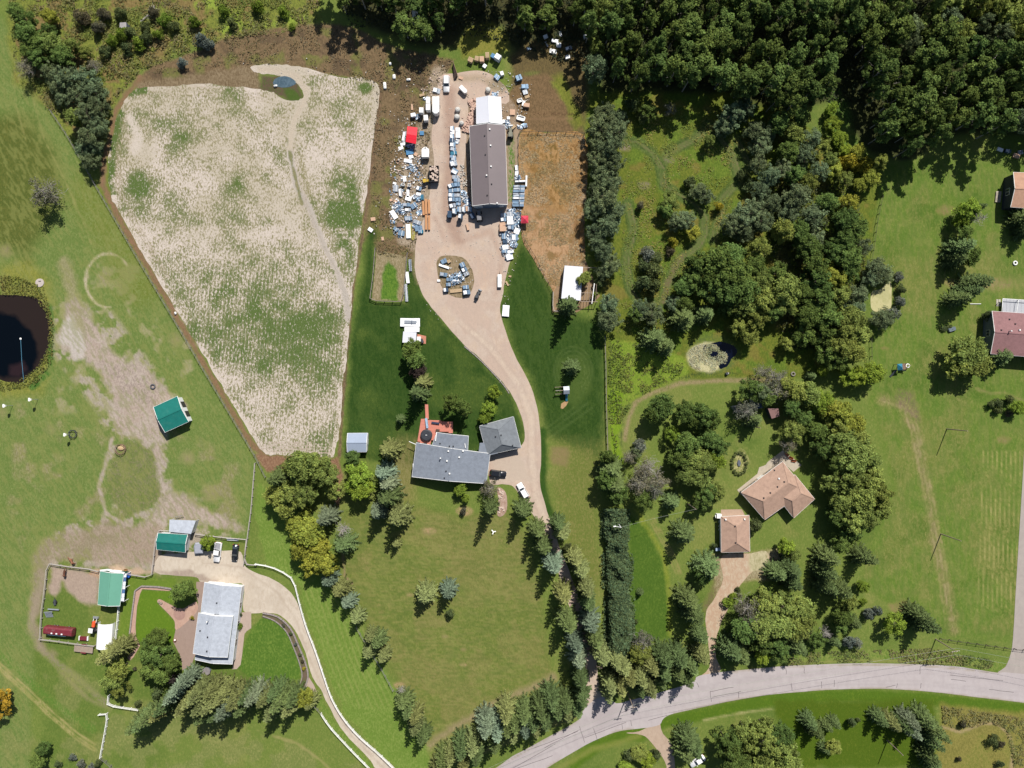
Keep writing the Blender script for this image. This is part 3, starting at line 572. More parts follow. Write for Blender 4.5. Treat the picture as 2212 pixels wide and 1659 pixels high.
def paint_yard(p):
    p.patch(50, .5, C(204, 178, 160), None, None, k=.7, seed=3)
    p.patch(16, .56, C(198, 174, 152), C(226, 206, 186), .5, k=.6, seed=13)
    p.line([(940, 470), (960, 520), (1000, 520), (1060, 500), (1085, 560), (1070, 640)], 10, C(196, 166, 146), C(182, 156, 140), None, f=10, na=5, k=.6); p.line([(985, 170), (1040, 168), (1080, 195)], 14, C(186, 166, 140), C(160, 142, 116), .5, f=10, k=.7)
    for off in (-9, 9): p.line([(1000 + off, 700), (1060 + off, 752), (1118 + off, 830), (1147 + off, 900), (1150 + off, 1000), (1160 + off, 1080), (1200 + off, 1180)], 3, C(178, 158, 142), None, None, f=4, na=1.5, k=.6)
    p.line([(970, 200), (975, 300), (972, 380), (965, 450), (990, 520)], 26, C(190, 162, 144), C(178, 152, 136), .5, f=14, na=6)
    p.line(ring(985, 600, 62, 66, 180, 380), 18, C(210, 182, 160), None, None, f=12, k=.7)
    p.line([(1000, 700), (1060, 750), (1120, 830), (1148, 900), (1150, 1000), (1160, 1080), (1200, 1170)], 10, C(226, 208, 186), None, None, f=8, k=.6)
    p.poly([(1060, 985), (1125, 985), (1150, 1040), (1062, 1045)], C(204, 186, 168), None, .2, f=10)
    p.poly([(1070, 150), (1110, 150), (1090, 200), (1060, 190)], C(168, 152, 128), C(130, 120, 90), .4, f=14)
sheet('driveway', smooth_poly(YARD, 3, .7), .03, MD, C(212, 193, 176), C(198, 177, 161), .45, step=4, paint=paint_yard)
island = smooth_poly([(945, 560), (975, 552), (1005, 560), (1022, 590), (1022, 620), (1008, 640), (985, 642), (962, 630), (948, 605)], 4, .8)
sheet('turning_island', island, .05, MG, C(126, 112, 80), C(166, 146, 118), .5, step=3)
DRIVE_B = [(853, 1662), (833, 1640), (815, 1627), (788, 1602), (765, 1577), (745, 1555), (733, 1539), (713, 1499), (700, 1457), (688, 1419), (676, 1386), (668, 1370), (653, 1329), (642, 1302), (628, 1280), (603, 1259), (580, 1247),
           (553, 1237), (528, 1222), (520, 1192), (470, 1190), (420, 1192), (380, 1196), (343, 1202), (335, 1236), (380, 1243), (425, 1247), (436, 1258), (500, 1260), (528, 1266), (526, 1320), (568, 1324),
           (598, 1326), (615, 1337), (628, 1349), (640, 1366), (648, 1382), (656, 1400), (663, 1419), (668, 1440), (673, 1457), (682, 1475), (693, 1489), (703, 1512), (715, 1532), (726, 1556), (740, 1577), (756, 1597), (778, 1619), (800, 1642), (815, 1662)]
def paint_drb(p):
    p.patch(40, .5, C(206, 192, 174), None, None, k=.6, seed=5)
    p.line([(440, 1215), (520, 1225), (600, 1280), (640, 1340), (668, 1420), (700, 1490), (760, 1590), (830, 1660)], 3, C(184, 166, 148), None, None, k=.6)
    p.poly([(335, 1236), (380, 1230), (440, 1240), (470, 1258), (425, 1260)], C(176, 158, 144), None, None, f=5)
sheet('driveway', smooth_poly(DRIVE_B, 3, .5), .03, MD, C(220, 207, 189), C(198, 182, 162), .35, step=3.5, paint=paint_drb)
DRIVE_C = [(1559, 1200), (1618, 1196), (1655, 1190), (1660, 1222), (1625, 1236), (1600, 1262), (1585, 1290), (1570, 1320), (1556, 1350), (1548, 1380), (1546, 1420), (1556, 1450), (1512, 1464), (1532, 1440), (1530, 1395), (1524, 1350), (1526, 1318), (1545, 1290), (1562, 1250)]
sheet('driveway', smooth_poly(DRIVE_C, 3, .8), .03, MD, C(196, 166, 140), C(214, 200, 174), .35, step=3.5,
      paint=lambda p: p.poly([(1615, 1190), (1660, 1185), (1660, 1225), (1620, 1235)], C(206, 196, 160), C(150, 146, 100), .4, f=6))
DRIVE_D = [(1352, 1583), (1380, 1580), (1420, 1560), (1427, 1570), (1432, 1585), (1452, 1610), (1458, 1665), (1452, 1700), (1436, 1700), (1440, 1655), (1425, 1628), (1405, 1602), (1388, 1588)]
sheet('driveway', smooth_poly(DRIVE_D, 3, .6), .03, MD, C(200, 178, 158), C(184, 162, 142), .4, step=3.5)
def paint_road(p):
    p.patch(60, .5, C(194, 184, 182), None, None, k=.5, seed=6)
    p.poly([(1280, 1530), (1330, 1520), (1330, 1570), (1290, 1575)], C(172, 162, 162), None, None, f=20, k=.6)
    p.line([(1050, 1700), (1220, 1600), (1400, 1535), (1600, 1492), (1800, 1472), (2000, 1474), (2230, 1500)], 6, C(208, 200, 198), None, None, f=10, k=.5)
    cl = [(1050, 1682), (1190, 1604), (1300, 1556), (1440, 1515), (1600, 1482), (1800, 1462), (2000, 1463), (2230, 1490)]
    for off in (-16, -9, 9, 16): p.line([(a_, b_ + off) for a_, b_ in cl], 4, C(184, 175, 175), C(178, 168, 168), None, f=5, na=2, k=.55)
    for q_ in ([(1181, 1659), (1331, 1580), (1368, 1574)], [(1456, 1540), (1581, 1513), (1734, 1493), (1909, 1487), (2109, 1505), (2230, 1521)], [(1070, 1660), (1193, 1588), (1251, 1556)], [(1563, 1452), (1709, 1439), (1959, 1435), (2156, 1453)]):
        p.line(q_, 3, C(176, 162, 142), C(150, 140, 110), .4, f=3, na=2, k=.8)
sheet('road', smooth_poly(ROAD, 3, .25), .05, MA, C(202, 193, 192), C(188, 178, 178), .4, step=3.8, paint=paint_road)
SIDE = [(2222, 760), (2246, 760), (2236, 960), (2230, 1060), (2224, 1250), (2216, 1380), (2216, 1420), (2226, 1461), (2156, 1456), (2172, 1440), (2182, 1415), (2188, 1379), (2196, 1244), (2206, 1079), (2212, 980), (2218, 860)]
sheet('side_road', smooth_poly(SIDE, 3, .2), .04, MA, C(188, 178, 170), C(172, 162, 156), .4, step=3)
DRY = [(1123, 290), (1180, 288), (1262, 292), (1268, 400), (1262, 470), (1264, 560), (1262, 580), (1222, 578), (1214, 640), (1203, 652), (1197, 634), (1178, 603), (1150, 556), (1128, 516), (1124, 440)]
def paint_dry(p):
    p.poly([(1125, 440), (1250, 470), (1250, 590), (1200, 650), (1120, 520)], C(196, 158, 120), C(156, 122, 80), .4, f=30, na=20)
    p.patch(22, .55, C(116, 98, 50), None, None, k=.7, seed=7)
    p.line([(1128, 300), (1132, 420), (1130, 500)], 14, C(190, 152, 112), None, None, f=14, na=8)
    p.poly([(1225, 290), (1262, 290), (1266, 560), (1240, 560), (1232, 400)], C(128, 96, 58), None, None, f=14, k=.7)
sheet('paddock', smooth_poly(DRY, 4, .6), .02, ground_material('dry_grass', fine=1.1, sharp=.1, amp=.35, bump=1.0), C(146, 112, 64), C(184, 146, 98), .5, step=3.2, paint=paint_dry)
# bottom fringe: cracks sealed in the asphalt
tar = M('tar', C(98, 90, 92), .6, var=.2)
cracks = [((1106, 1661), (1200, 1607)), ((1176, 1615), (1252, 1576)), ((1252, 1569), (1263, 1604)), ((1282, 1573), (1291, 1600)), ((1262, 1594), (1352, 1560)), ((1343, 1564), (1345, 1575)), ((1362, 1556), (1365, 1568)),
          ((1118, 1659), (1194, 1632)), ((1341, 1540), (1376, 1526)), ((1376, 1526), (1374, 1515)), ((1534, 1494), (1537, 1516)), ((1534, 1494), (1584, 1484)), ((1538, 1506), (1600, 1494)), ((1595, 1495), (1596, 1508)), ((1505, 1474), (1510, 1485)),
          ((1698, 1444), (1698, 1457)), ((1737, 1440), (1737, 1454)), ((1709, 1476), (1711, 1492)), ((1774, 1472), (1775, 1487)), ((1802, 1469), (1802, 1484)), ((1939, 1476), (1936, 1486)), ((1988, 1439), (1987, 1456)), ((1990, 1475), (1988, 1487)),
          ((2052, 1458), (2166, 1470)), ((2054, 1467), (2086, 1471)), ((2137, 1489), (2189, 1495)), ((1400, 1556), (1442, 1545)), ((1141, 1620), (1248, 1580)), ((1842, 1435), (1862, 1436)), ((1914, 1484), (1934, 1480))]
tarmb = MB()
for k, (a, b) in enumerate(cracks):
    pts = [(a[0] + (b[0] - a[0]) * t + random.uniform(-.5, .5), a[1] + (b[1] - a[1]) * t + random.uniform(-.5, .5)) for t in [i / 5 for i in range(6)]]
    pr = [W(q) for q in pts]
    for p0, p1 in zip(pr[:-1], pr[1:]): tarmb.bar((*p0, .062), (*p1, .062), .10, .008)
tag(tarmb.build('sealed_crack', tar), kind='stuff')
# ponds
def water_mat(name, col, rough=.08):
    m, nt, b = new_mat(name)
    a1 = N(nt, 'ShaderNodeAttribute', attribute_name='col_a'); nt.links.new(a1.outputs['Color'], b.inputs['Base Color'])
    b.inputs['Roughness'].default_value = rough; b.inputs['Specular IOR Level'].default_value = .35
    bp = N(nt, 'ShaderNodeBump'); bp.inputs['Strength'].default_value = .05; geo = N(nt, 'ShaderNodeNewGeometry')
    nt.links.new(noise(nt, geo.outputs['Position'], 3, 2), bp.inputs['Height']); nt.links.new(bp.outputs[0], b.inputs['Normal'])
    return m
MW = water_mat('pond_water', None)
pond = smooth_poly([(-45, 640), (0, 637), (45, 638), (75, 642), (98, 660), (108, 695), (108, 735), (103, 755), (88, 788), (62, 813), (38, 828), (0, 820), (-45, 800), (-60, 720)], 4, 1.2)
def paint_pond(p):
    p.a[:] = C(48, 38, 33)
    p.poly([(-60, 680), (10, 675), (35, 682), (50, 700), (65, 715), (80, 740), (82, 770), (72, 800), (50, 815), (10, 815), (-60, 800)], C(4, 9, 15), None, None, f=9, na=7)
    p.poly([(20, 790), (50, 780), (60, 800), (40, 815), (20, 810)], C(48, 34, 36), None, None, f=9, na=6)
sheet('pond', pond, .02, MW, (0, 0, 0), (0, 0, 0), 0, step=2.5, paint=paint_pond)
sheet('pond', smooth_poly([(1518, 752), (1535, 742), (1560, 738), (1585, 748), (1592, 762), (1580, 775), (1572, 790), (1555, 796), (1548, 780), (1530, 775)], 4, 1.0), .03, MW, C(10, 16, 34), (0, 0, 0), 0, step=2.5)
def paint_alg(p): p.patch(14, .5, C(186, 184, 132), None, None, k=.7, seed=2)
sheet('pond', smooth_poly([(1882, 632), (1900, 625), (1915, 612), (1924, 608), (1926, 640), (1922, 670), (1900, 676), (1882, 665)], 4, .8), .03, ground_material('duckweed', amp=.12, bump=.1), C(206, 200, 150), C(178, 174, 116), .3, step=2.5, paint=paint_alg)
# paving, beds
PATIO = M('paving', C(170, 148, 134), .85, var=.1, scale=.8)
sheet('patio', [Z3(*q) for q in ((1690, 640), (1790, 640), (1730, 960), (1680, 1400), (1640, 1500), (1545, 1560), (1540, 1460), (1500, 1360), (1450, 1260), (1475, 1140), (1560, 1060), (1700, 930), (1710, 860), (1690, 780))], .04, MD, C(172, 150, 138), C(164, 142, 130), .3, step=2.5)
sheet('patio', [Z3(*q) for q in ((2110, 1330), (2140, 960), (2260, 950), (2260, 1120), (2215, 1150), (2190, 1180), (2165, 1400), (2150, 1500), (2110, 1545), (2060, 1548), (2075, 1440))], .035, MD, C(196, 176, 162), C(184, 164, 150), .3, step=2.5)
PK = (C(206, 172, 154), C(188, 152, 134), .4)
sheet('gravel_bed', [Z3(*q) for q in ((1060, 740), (1125, 692), (1440, 716), (1410, 736), (1130, 716), (1105, 770), (1075, 900), (1060, 1100), (1065, 1210), (1108, 1300), (1085, 1340), (1040, 1420), (1000, 1460), (975, 1430), (1035, 1330), (1000, 1190), (1020, 1000), (1045, 850))], .04, MD, *PK, step=2)
sheet('gravel_bed', smooth_poly([Z3(*q) for q in ((1285, 845), (1310, 820), (1380, 855), (1450, 890), (1530, 925), (1640, 870), (1690, 845), (1708, 900), (1690, 960), (1600, 1050), (1480, 1140), (1465, 1050), (1400, 970), (1330, 900))], 3), .045, MD, *PK, step=2)
sheet('paved_circle', disc(13, 20, *Z3(1515, 975)), .06, MD, C(188, 152, 140), C(172, 138, 126), .4, step=2)
sheet('gravel_bed', smooth_poly([T(3, 2, 2080, 900), T(3, 2, 2130, 905), T(3, 2, 2165, 960), T(3, 2, 2168, 1080), T(3, 2, 2130, 1140), T(3, 2, 2085, 1130), T(3, 2, 2095, 1000)], 3), .04, MD, C(172, 142, 124), C(214, 190, 176), .35, step=2)
sheet('gravel_bed', ribbon_poly(smooth_poly([T(4, 2, 55, 335), T(4, 2, 180, 370), T(4, 2, 290, 470), T(4, 2, 350, 600), T(4, 2, 405, 760), T(4, 2, 425, 870), T(4, 2, 385, 985)], 4, closed=False), 13), .04, MD, C(120, 100, 88), C(96, 108, 60), .4, step=2)
sheet('gravel_bed', [T(4, 2, 455, 870), T(4, 2, 500, 940), T(4, 2, 525, 1000), T(4, 2, 400, 1010), T(4, 2, 440, 940)], .035, MD, C(198, 178, 164), C(180, 160, 146), .3, step=2)
sheet('terrace', [T(3, 3, 1945, 915), T(3, 3, 2120, 775), T(3, 3, 2135, 720), T(3, 3, 2190, 700), T(3, 4, 0, 670), T(3, 4, 125, 575), T(3, 4, 215, 640), T(3, 4, 290, 700), T(3, 4, 220, 760), T(3, 4, 130, 680), T(3, 4, 0, 770), T(3, 3, 1980, 960)], .06, MD, C(204, 192, 172), C(188, 176, 160), .4, step=2)
sheet('garden_plot', [T(2, 2, 1045, 500), T(2, 2, 1300, 560), T(2, 2, 1275, 940), T(2, 2, 1000, 935)], .02, MG, C(140, 128, 92), C(176, 160, 130), .45, step=2.5,
      paint=lambda p: (p.poly([T(2, 2, 1110, 640), T(2, 2, 1150, 590), T(2, 2, 1215, 680), T(2, 2, 1215, 930), T(2, 2, 1080, 925)], C(74, 112, 38), C(108, 140, 52), .5, f=5), p.poly([T(2, 2, 1050, 500), T(2, 2, 1110, 490), T(2, 2, 1105, 530), T(2, 2, 1045, 530)], C(76, 58, 44), None, None, f=2, na=1)))
sheet('gravel_strip', [T(2, 3, 430, 600), T(2, 3, 640, 600), T(2, 3, 760, 900), T(2, 3, 700, 960), T(2, 3, 560, 1040), T(2, 3, 350, 1040), T(2, 3, 360, 860), T(2, 3, 420, 760)], .035, MD, C(168, 140, 112), C(146, 124, 92), .5, step=3)
# ------------------------------------------------------------------ tree prototypes (leaf-sized faces through the crown's volume)
BARK = M('bark', (.11, .09, .07), .9, var=.35, scale=3, bump=.5)
PALEBARK = M('pale_bark', (.30, .28, .25), .9, var=.25, scale=3)
def leaf_mesh(name, c, nrm, size, tint, mat, aspect=.75, axis=None):
    """quads centred on c, facing nrm, long side along axis (random if None)"""
    n = len(c); nrm = nrm / (np.linalg.norm(nrm, axis=1, keepdims=True) + 1e-9)
    a = RNG.normal(size=(n, 3)) if axis is None else axis
    u = a - nrm * (a * nrm).sum(1, keepdims=True); u /= np.linalg.norm(u, axis=1, keepdims=True) + 1e-9
    w = np.cross(nrm, u); s = np.asarray(size)[:, None] / 2
    q = np.stack([c - u * s - w * s * aspect * .6, c + u * s * .2 - w * s * aspect, c + u * s * 1.1 + w * s * aspect * .2, c - u * s * .1 + w * s * aspect], 1).reshape(-1, 3)
    me = np_mesh(name, q, np.arange(n * 4).reshape(n, 4), mat)
    t = np.repeat(np.concatenate([tint, np.ones((n, 1))], 1), 4, 0)
    at = me.attributes.new('tint', 'FLOAT_COLOR', 'POINT'); at.data.foreach_set('color', t.astype(np.float32).ravel())
    return me
def tints(n, base=1.0, var=.3, warm=.12):
    b = base * (1 + RNG.uniform(-var, var, n)); w = RNG.uniform(-warm, warm, n)
    return np.clip(np.stack([b * (1 + w), b, b * (1 - w)], 1), 0, 3)
def crown_deciduous(name, lobes=20, per=170, size=.36, rr=4.0, h=12.0, z0=.28, loose=.25, mat=None, lr=(.26, .42)):
    C_, N_, S_, T_ = [], [], [], []
    for k in range(lobes):
        a = RNG.uniform(0, 2 * math.pi); t = (k + .5) / lobes; zz = z0 + (1 - z0) * (t ** .8) * .93
        prof = math.sqrt(max(0, 1 - ((zz - .58) / .46) ** 2)); rad = rr * prof * RNG.uniform(.25, .88) * (1 if k < lobes - 2 else .3)
        L = rr * RNG.uniform(*lr); cx, cy, cz = rad * math.cos(a), rad * math.sin(a), zz * h
        d = RNG.normal(size=(per, 3)); d[:, 2] = np.abs(d[:, 2]) * 1.0 - .25; d /= np.linalg.norm(d, axis=1, keepdims=True)
        shp = RNG.uniform(.65, 1.35, 3) * np.array([1, 1, .85])
        r = L * (1 - np.abs(RNG.normal(0, loose, per)).clip(0, .8)) * (1 + .22 * np.sin(d[:, 0] * 7 + k) * np.cos(d[:, 1] * 6 + 2 * k))
        C_.append(np.array([cx, cy, cz]) + d * r[:, None] * shp); N_.append(d + RNG.normal(0, .7, (per, 3)) + np.array([0, 0, .35]))
        S_.append(RNG.uniform(.6, 1.35, per) * size); T_.append(tints(per, RNG.uniform(.75, 1.28), .34, .07))
    return leaf_mesh(name, np.concatenate(C_), np.concatenate(N_), np.concatenate(S_), np.concatenate(T_), mat or ML)
def crown_spruce(name, R0=3.0, h=13.0, tiers=14, seed=0, blue=False):
    r = random.Random(seed); C_, N_, S_, T_, A_ = [], [], [], [], []
    def sp(p, axis, s, t, asp=0):
        C_.append(p); A_.append(axis); S_.append(s); T_.append(t); N_.append((axis[0] * -.3 + r.uniform(-.35, .35), axis[1] * -.3 + r.uniform(-.35, .35), 1.0))
    for k in range(tiers):
        f = (k + .3) / tiers; z = h * (.06 + .93 * f); L0 = R0 * (1 - f) ** .66 + .10; n = max(4, int(10.5 * (1 - f) ** .4 + 1.5)); a0 = r.uniform(0, 6.3)
        for i in range(n):
            a = a0 + 2 * math.pi * i / n + r.uniform(-.2, .2); L = L0 * r.uniform(.80, 1.08); tn = r.uniform(.6, 1.4); m = max(3, int(L / .33))
            for j in range(m):
                t = (j + .6) / m; d = L * t; zz = z - .30 * L * t + .12 * L * t * t
                ca, sa = math.cos(a), math.sin(a); p = (ca * d, sa * d, zz); side = (.25 + .16 * L * (1 - t)) * (1 if t > .2 else .5)
                tt = tn
                C_.append((p[0], p[1], p[2] - .22)); A_.append((ca, sa, -.5)); S_.append(.75); T_.append(tt * r.uniform(.85, 1.15)); N_.append((-sa + r.uniform(-.3, .3), ca + r.uniform(-.3, .3), .15))
                for sg in (-1, 1):
                    b = a + sg * .85; dx, dy = math.cos(b), math.sin(b)
                    sp((p[0] + dx * side * .4, p[1] + dy * side * .4, p[2] - .25 * side), (dx, dy, -.75), side * 1.15 + .12, tt * r.uniform(.85, 1.15))
            sp((math.cos(a) * L * 1.0, math.sin(a) * L, z - .2 * L), (math.cos(a), math.sin(a), -.1), .5, tn)
    n = len(C_); T = np.array(T_)[:, None]; T = np.concatenate([T * (1.05 if not blue else .95), T, T * (.95 if not blue else 1.1)], 1)
    return leaf_mesh(name, np.array(C_), np.array(N_), np.array(S_), np.clip(T, 0, 3), MN, .42, np.array(A_))
def trunk_mesh(name, h, r, limbs=0, spread=2.5, mat=None, z0=.35):
    mb = MB(); rr = random.Random(int(h * 10 + limbs)); mb.tube([(0, 0, -.1), (rr.uniform(-.1, .1), rr.uniform(-.1, .1), h * .5), (rr.uniform(-.2, .2), rr.uniform(-.2, .2), h * .92)], [r, r * .65, r * .15], 7)
    for k in range(limbs):
        a = rr.uniform(0, 6.28); z = h * (z0 + (.85 - z0) * k / max(1, limbs)); L = spread * rr.uniform(.6, 1.1)
        p1 = (math.cos(a) * L * .5, math.sin(a) * L * .5, z + L * .35); p2 = (math.cos(a + .3) * L, math.sin(a + .3) * L, z + L * .65)
        mb.tube([(0, 0, z), p1, p2], [r * .4, r * .22, r * .07], 5)
    return mb.mesh(name, mat or BARK)
def bare_mesh(name, h=8, spread=3.2, n=46, seed=1):
    rr = random.Random(seed); mb = MB(); mb.tube([(0, 0, 0), (.1, .1, h * .5), (0, .2, h)], [.22, .14, .04], 7)
    for k in range(n):
        a = rr.uniform(0, 6.28); z = h * (.3 + .68 * k / n); L = spread * (1.1 - .7 * k / n) * rr.uniform(.6, 1.1); q = [(0, 0, z)]
        for j in range(1, 4):
            a += rr.uniform(-.35, .35); q.append((q[-1][0] + math.cos(a) * L / 3, q[-1][1] + math.sin(a) * L / 3, q[-1][2] + L * .16))
            b = a + rr.choice((-.8, .8)); mb.bar(q[-1], (q[-1][0] + math.cos(b) * L * .3, q[-1][1] + math.sin(b) * L * .3, q[-1][2] + .25), .05)
        mb.tube(q, [.08, .06, .045, .02], 4)
    return mb.mesh(name, PALEBARK)
PROTO = {}
PROTO['leafy'] = [(crown_deciduous('crown', 34 + 5 * i, 115, .46, loose=.36, lr=(.17, .34)), trunk_mesh('trunk', 12, .22, 7), 4.0, 12.0) for i in range(5)]
PROTO['aspen'] = [(crown_deciduous('crown', 38 + 3 * i, 95, .46, rr=3.4, h=16, z0=.35, loose=.36, lr=(.17, .33)), trunk_mesh('trunk', 16, .2, 6, 2.0, PALEBARK), 3.4, 16.0) for i in range(5)]
PROTO['willow'] = [(crown_deciduous('crown', 60, 95, .34, z0=.12, loose=.42, lr=(.13, .28)), trunk_mesh('trunk', 12, .2, 9), 4.0, 12.0) for i in range(4)]
PROTO['thin'] = [(crown_deciduous('crown', 26, 62, .34, loose=.5, lr=(.22, .4)), bare_mesh('trunk', 10.5, 3.4, 40, 3 + i), 4.0, 12.0) for i in range(2)]
PROTO['spruce'] = [(crown_spruce('crown', seed=i), trunk_mesh('trunk', 12.6, .2), 3.0, 13.0) for i in range(5)]
PROTO['bush'] = [(crown_deciduous('foliage', 13, 130, .30, rr=2.0, h=2.6, z0=.12, loose=.2, lr=(.34, .5)), trunk_mesh('stem', 2.0, .09, 5, 1.0, z0=.1), 2.0, 2.6) for i in range(4)]
PROTO['bare'] = [(None, bare_mesh('branches', 9, 3.2, 50, 8 + i), 3.2, 9.0) for i in range(2)]
# kind code: (prototype, object name, category, base colour, height per metre of radius, word)
KINDS = {'S': ('spruce', 'spruce_tree', 'tree', (.100, .145, .056), 4.0, 'green spruce'), 'B': ('spruce', 'spruce_tree', 'tree', (.150, .200, .135), 4.0, 'blue spruce'),
         'P': ('spruce', 'spruce_tree', 'tree', (.160, .190, .075), 4.0, 'light olive spruce'),
         'D': ('leafy', 'leafy_tree', 'tree', (.100, .150, .040), 2.4, 'dark green leafy tree'), 'L': ('leafy', 'leafy_tree', 'tree', (.175, .240, .035), 2.2, 'bright green leafy tree'),
         'Y': ('leafy', 'leafy_tree', 'tree', (.235, .255, .045), 2.3, 'yellow-green leafy tree'), 'O': ('leafy', 'leafy_tree', 'tree', (.34, .22, .03), 2.3, 'orange-yellow leafy tree'),
         'W': ('willow', 'willow_tree', 'tree', (.125, .165, .085), 2.2, 'grey-green willow'), 'A': ('aspen', 'aspen_tree', 'tree', (.100, .145, .040), 4.2, 'tall aspen'),
         'K': ('leafy', 'leafy_tree', 'tree', (.175, .215, .055), 2.4, 'olive leafy tree'), 'U': ('leafy', 'leafy_tree', 'tree', (.060, .048, .045), 2.2, 'purple-leaved tree'),
         'G': ('bare', 'dead_tree', 'tree', (1, 1, 1), 2.6, 'bare grey tree'), 'T': ('thin', 'leafy_tree', 'tree', (.150, .150, .105), 2.4, 'thin-leaved grey-brown tree'),
         'R': ('bush', 'bush', 'bush', (.085, .110, .045), 1.5, 'round green bush'), 'r': ('bush', 'bush', 'bush', (.135, .155, .13), 1.4, 'silvery bush'),
         'y': ('bush', 'bush', 'bush', (.24, .22, .03), 1.5, 'yellow bush'), 'b': ('bush', 'bush', 'bush', (.09, .085, .055), 1.3, 'brownish bush'), 'l': ('bush', 'bush', 'bush', (.13, .19, .03), 1.4, 'bright green bush')}
def plant(x, y, r, kind, label=None, group=None, h=None):
    proto, name, cat, colr, hr, word = KINDS[kind]
    rm = r * S; hh = h or max(rm * hr * random.uniform(.92, 1.08), 1.0)
    if proto == 'spruce' and not h: hh = min(max(rm * 4.4, 3.5), 16.5)
    if proto in ('leafy', 'willow') and not h: hh = min(hh, 13.5)
    if proto == 'spruce': rm *= 1.1; hh *= 1.06
    zc = hh * (.32 if proto == 'spruce' else .55)
    px, py = W((x, y), zc); v = random.choice(PROTO[proto]); cm, tm_, pr, ph = v
    root = empty(name, (px, py, 0), random.uniform(0, 6.28), label, cat, group)
    k = CAM_H / (CAM_H - zc); rm /= k * .5 + .5
    root.scale = (rm / pr, rm / pr * random.uniform(.93, 1.07), hh / ph)
    j = random.uniform(.78, 1.22); w = random.uniform(-.07, .07)
    if cm:
        c = link(cm.name.split('.')[0], cm, root); c.color = (colr[0] * 1.14 * j * (1 + w), colr[1] * 1.13 * j, colr[2] * 1.1 * j * (1 - w), 1)
    t = link(tm_.name.split('.')[0], tm_, root)
    return root
SIZEW = lambda r, k: ('small ' if r < 13 else 'large ' if r > 36 else '')
def cluster(phrase, pts, group, axis=None, scale=1.0):
    """pts: (x, y, r, kind[, height]) in photo units; every plant gets its own ordinal along the group"""
    xs = [p[0] for p in pts]; ys = [p[1] for p in pts]
    ax = axis or ('x' if max(xs) - min(xs) > max(ys) - min(ys) else 'y')
    pts = sorted(pts, key=lambda p: p[0] if ax == 'x' else p[1]); n = len(pts); seen = {}
    tot = {}
    for p in pts: w = KINDS[p[3]][5]; tot[w] = tot.get(w, 0) + 1
    for p in pts:
        w = KINDS[p[3]][5]; seen[w] = seen.get(w, 0) + 1
        if tot[w] == 1: lab = f"{SIZEW(p[2], p[3])}{w}, the only one {phrase}"
        else: lab = f"{SIZEW(p[2], p[3])}{w}, {ordinal(seen[w])} from the {'left' if ax == 'x' else 'top'} {phrase}"
        plant(p[0], p[1], p[2] * scale, p[3], lab, group, p[4] if len(p) > 4 else None)
PL = cluster
PL('in the clump below the crop field', [(603, 1030, 22, 'S'), (655, 1005, 36, 'K'), (685, 1000, 28, 'K'), (703, 1025, 30, 'K'), (625, 1012, 18, 'K'), (595, 1070, 26, 'K'), (635, 1070, 32, 'K'), (665, 1062, 28, 'K'), (620, 1090, 28, 'K'), (723, 1055, 22, 'K')], 'trees below the crop field')
PL('right of the white curved fence', [(640, 1132, 22, 'Y'), (660, 1108, 16, 'Y'), (668, 1150, 36, 'Y'), (655, 1180, 28, 'Y'), (690, 1180, 30, 'Y'), (702, 1212, 32, 'Y'), (675, 1218, 28, 'Y'), (708, 1115, 22, 'B'), (742, 1142, 18, 'G', 7), (745, 1172, 25, 'S', 11)], 'trees by the curved fence')
PL('just below the small metal shed', [(763, 988, 17, 'D'), (764, 1008, 14, 'D'), (778, 1030, 32, 'L'), (783, 1058, 27, 'L'), (762, 1048, 20, 'L')], 'trees below the small metal shed')
PL('in the row left of the grey house', [(843, 970, 24, 'P', 11), (833, 1020, 22, 'B', 11), (840, 1042, 22, 'B', 12), (841, 1070, 27, 'S', 14), (820, 1102, 21, 'B', 12), (863, 1112, 28, 'P', 14), (857, 1172, 11, 'P', 6)], 'spruces left of the grey house')
PL('along the front of the grey house', [(995, 1058, 16, 'L', 4), (1006, 1076, 10, 'L', 3), (1058, 1055, 22, 'T', 5), (1060, 1093, 18, 'S', 15), (1000, 1104, 8, 'b', 2)], 'plants in front of the grey house')
PL('behind the grey house and its deck', [(888, 755, 24, 'D'), (900, 778, 22, 'D'), (903, 800, 20, 'U'), (913, 825, 20, 'P', 9), (905, 847, 22, 'S', 13), (865, 905, 11, 'S', 4), (1068, 848, 16, 'L', 5), (1056, 882, 18, 'L', 5), (1046, 905, 14, 'L', 4), (1000, 880, 22, 'D', 8), (975, 868, 20, 'D', 8)], 'trees behind the grey house')
PL('in the row left of the lower driveway', [(1130, 1098, 21, 'S', 13), (1161, 1142, 20, 'S', 13), (1173, 1177, 21, 'S', 13), (1195, 1215, 23, 'B', 14), (1216, 1279, 22, 'P', 14), (1226, 1339, 25, 'S', 14), (1243, 1384, 21, 'B', 13), (1247, 1415, 24, 'B', 13), (1253, 1461, 20, 'S', 12), (1256, 1499, 21, 'S', 12), (1246, 1524, 18, 'S', 11)], 'spruces lining the gravel driveway')
PL('in the row right of the lower driveway', [(1205, 1128, 18, 'S', 12), (1213, 1148, 20, 'P', 12), (1222, 1180, 12, 'R'), (1241, 1203, 20, 'P', 12), (1254, 1228, 20, 'P', 12), (1266, 1268, 20, 'P', 13), (1268, 1296, 20, 'S', 13), (1274, 1338, 24, 'B', 14), (1284, 1374, 22, 'S', 13), (1298, 1409, 23, 'P', 13)], 'spruces lining the gravel driveway')
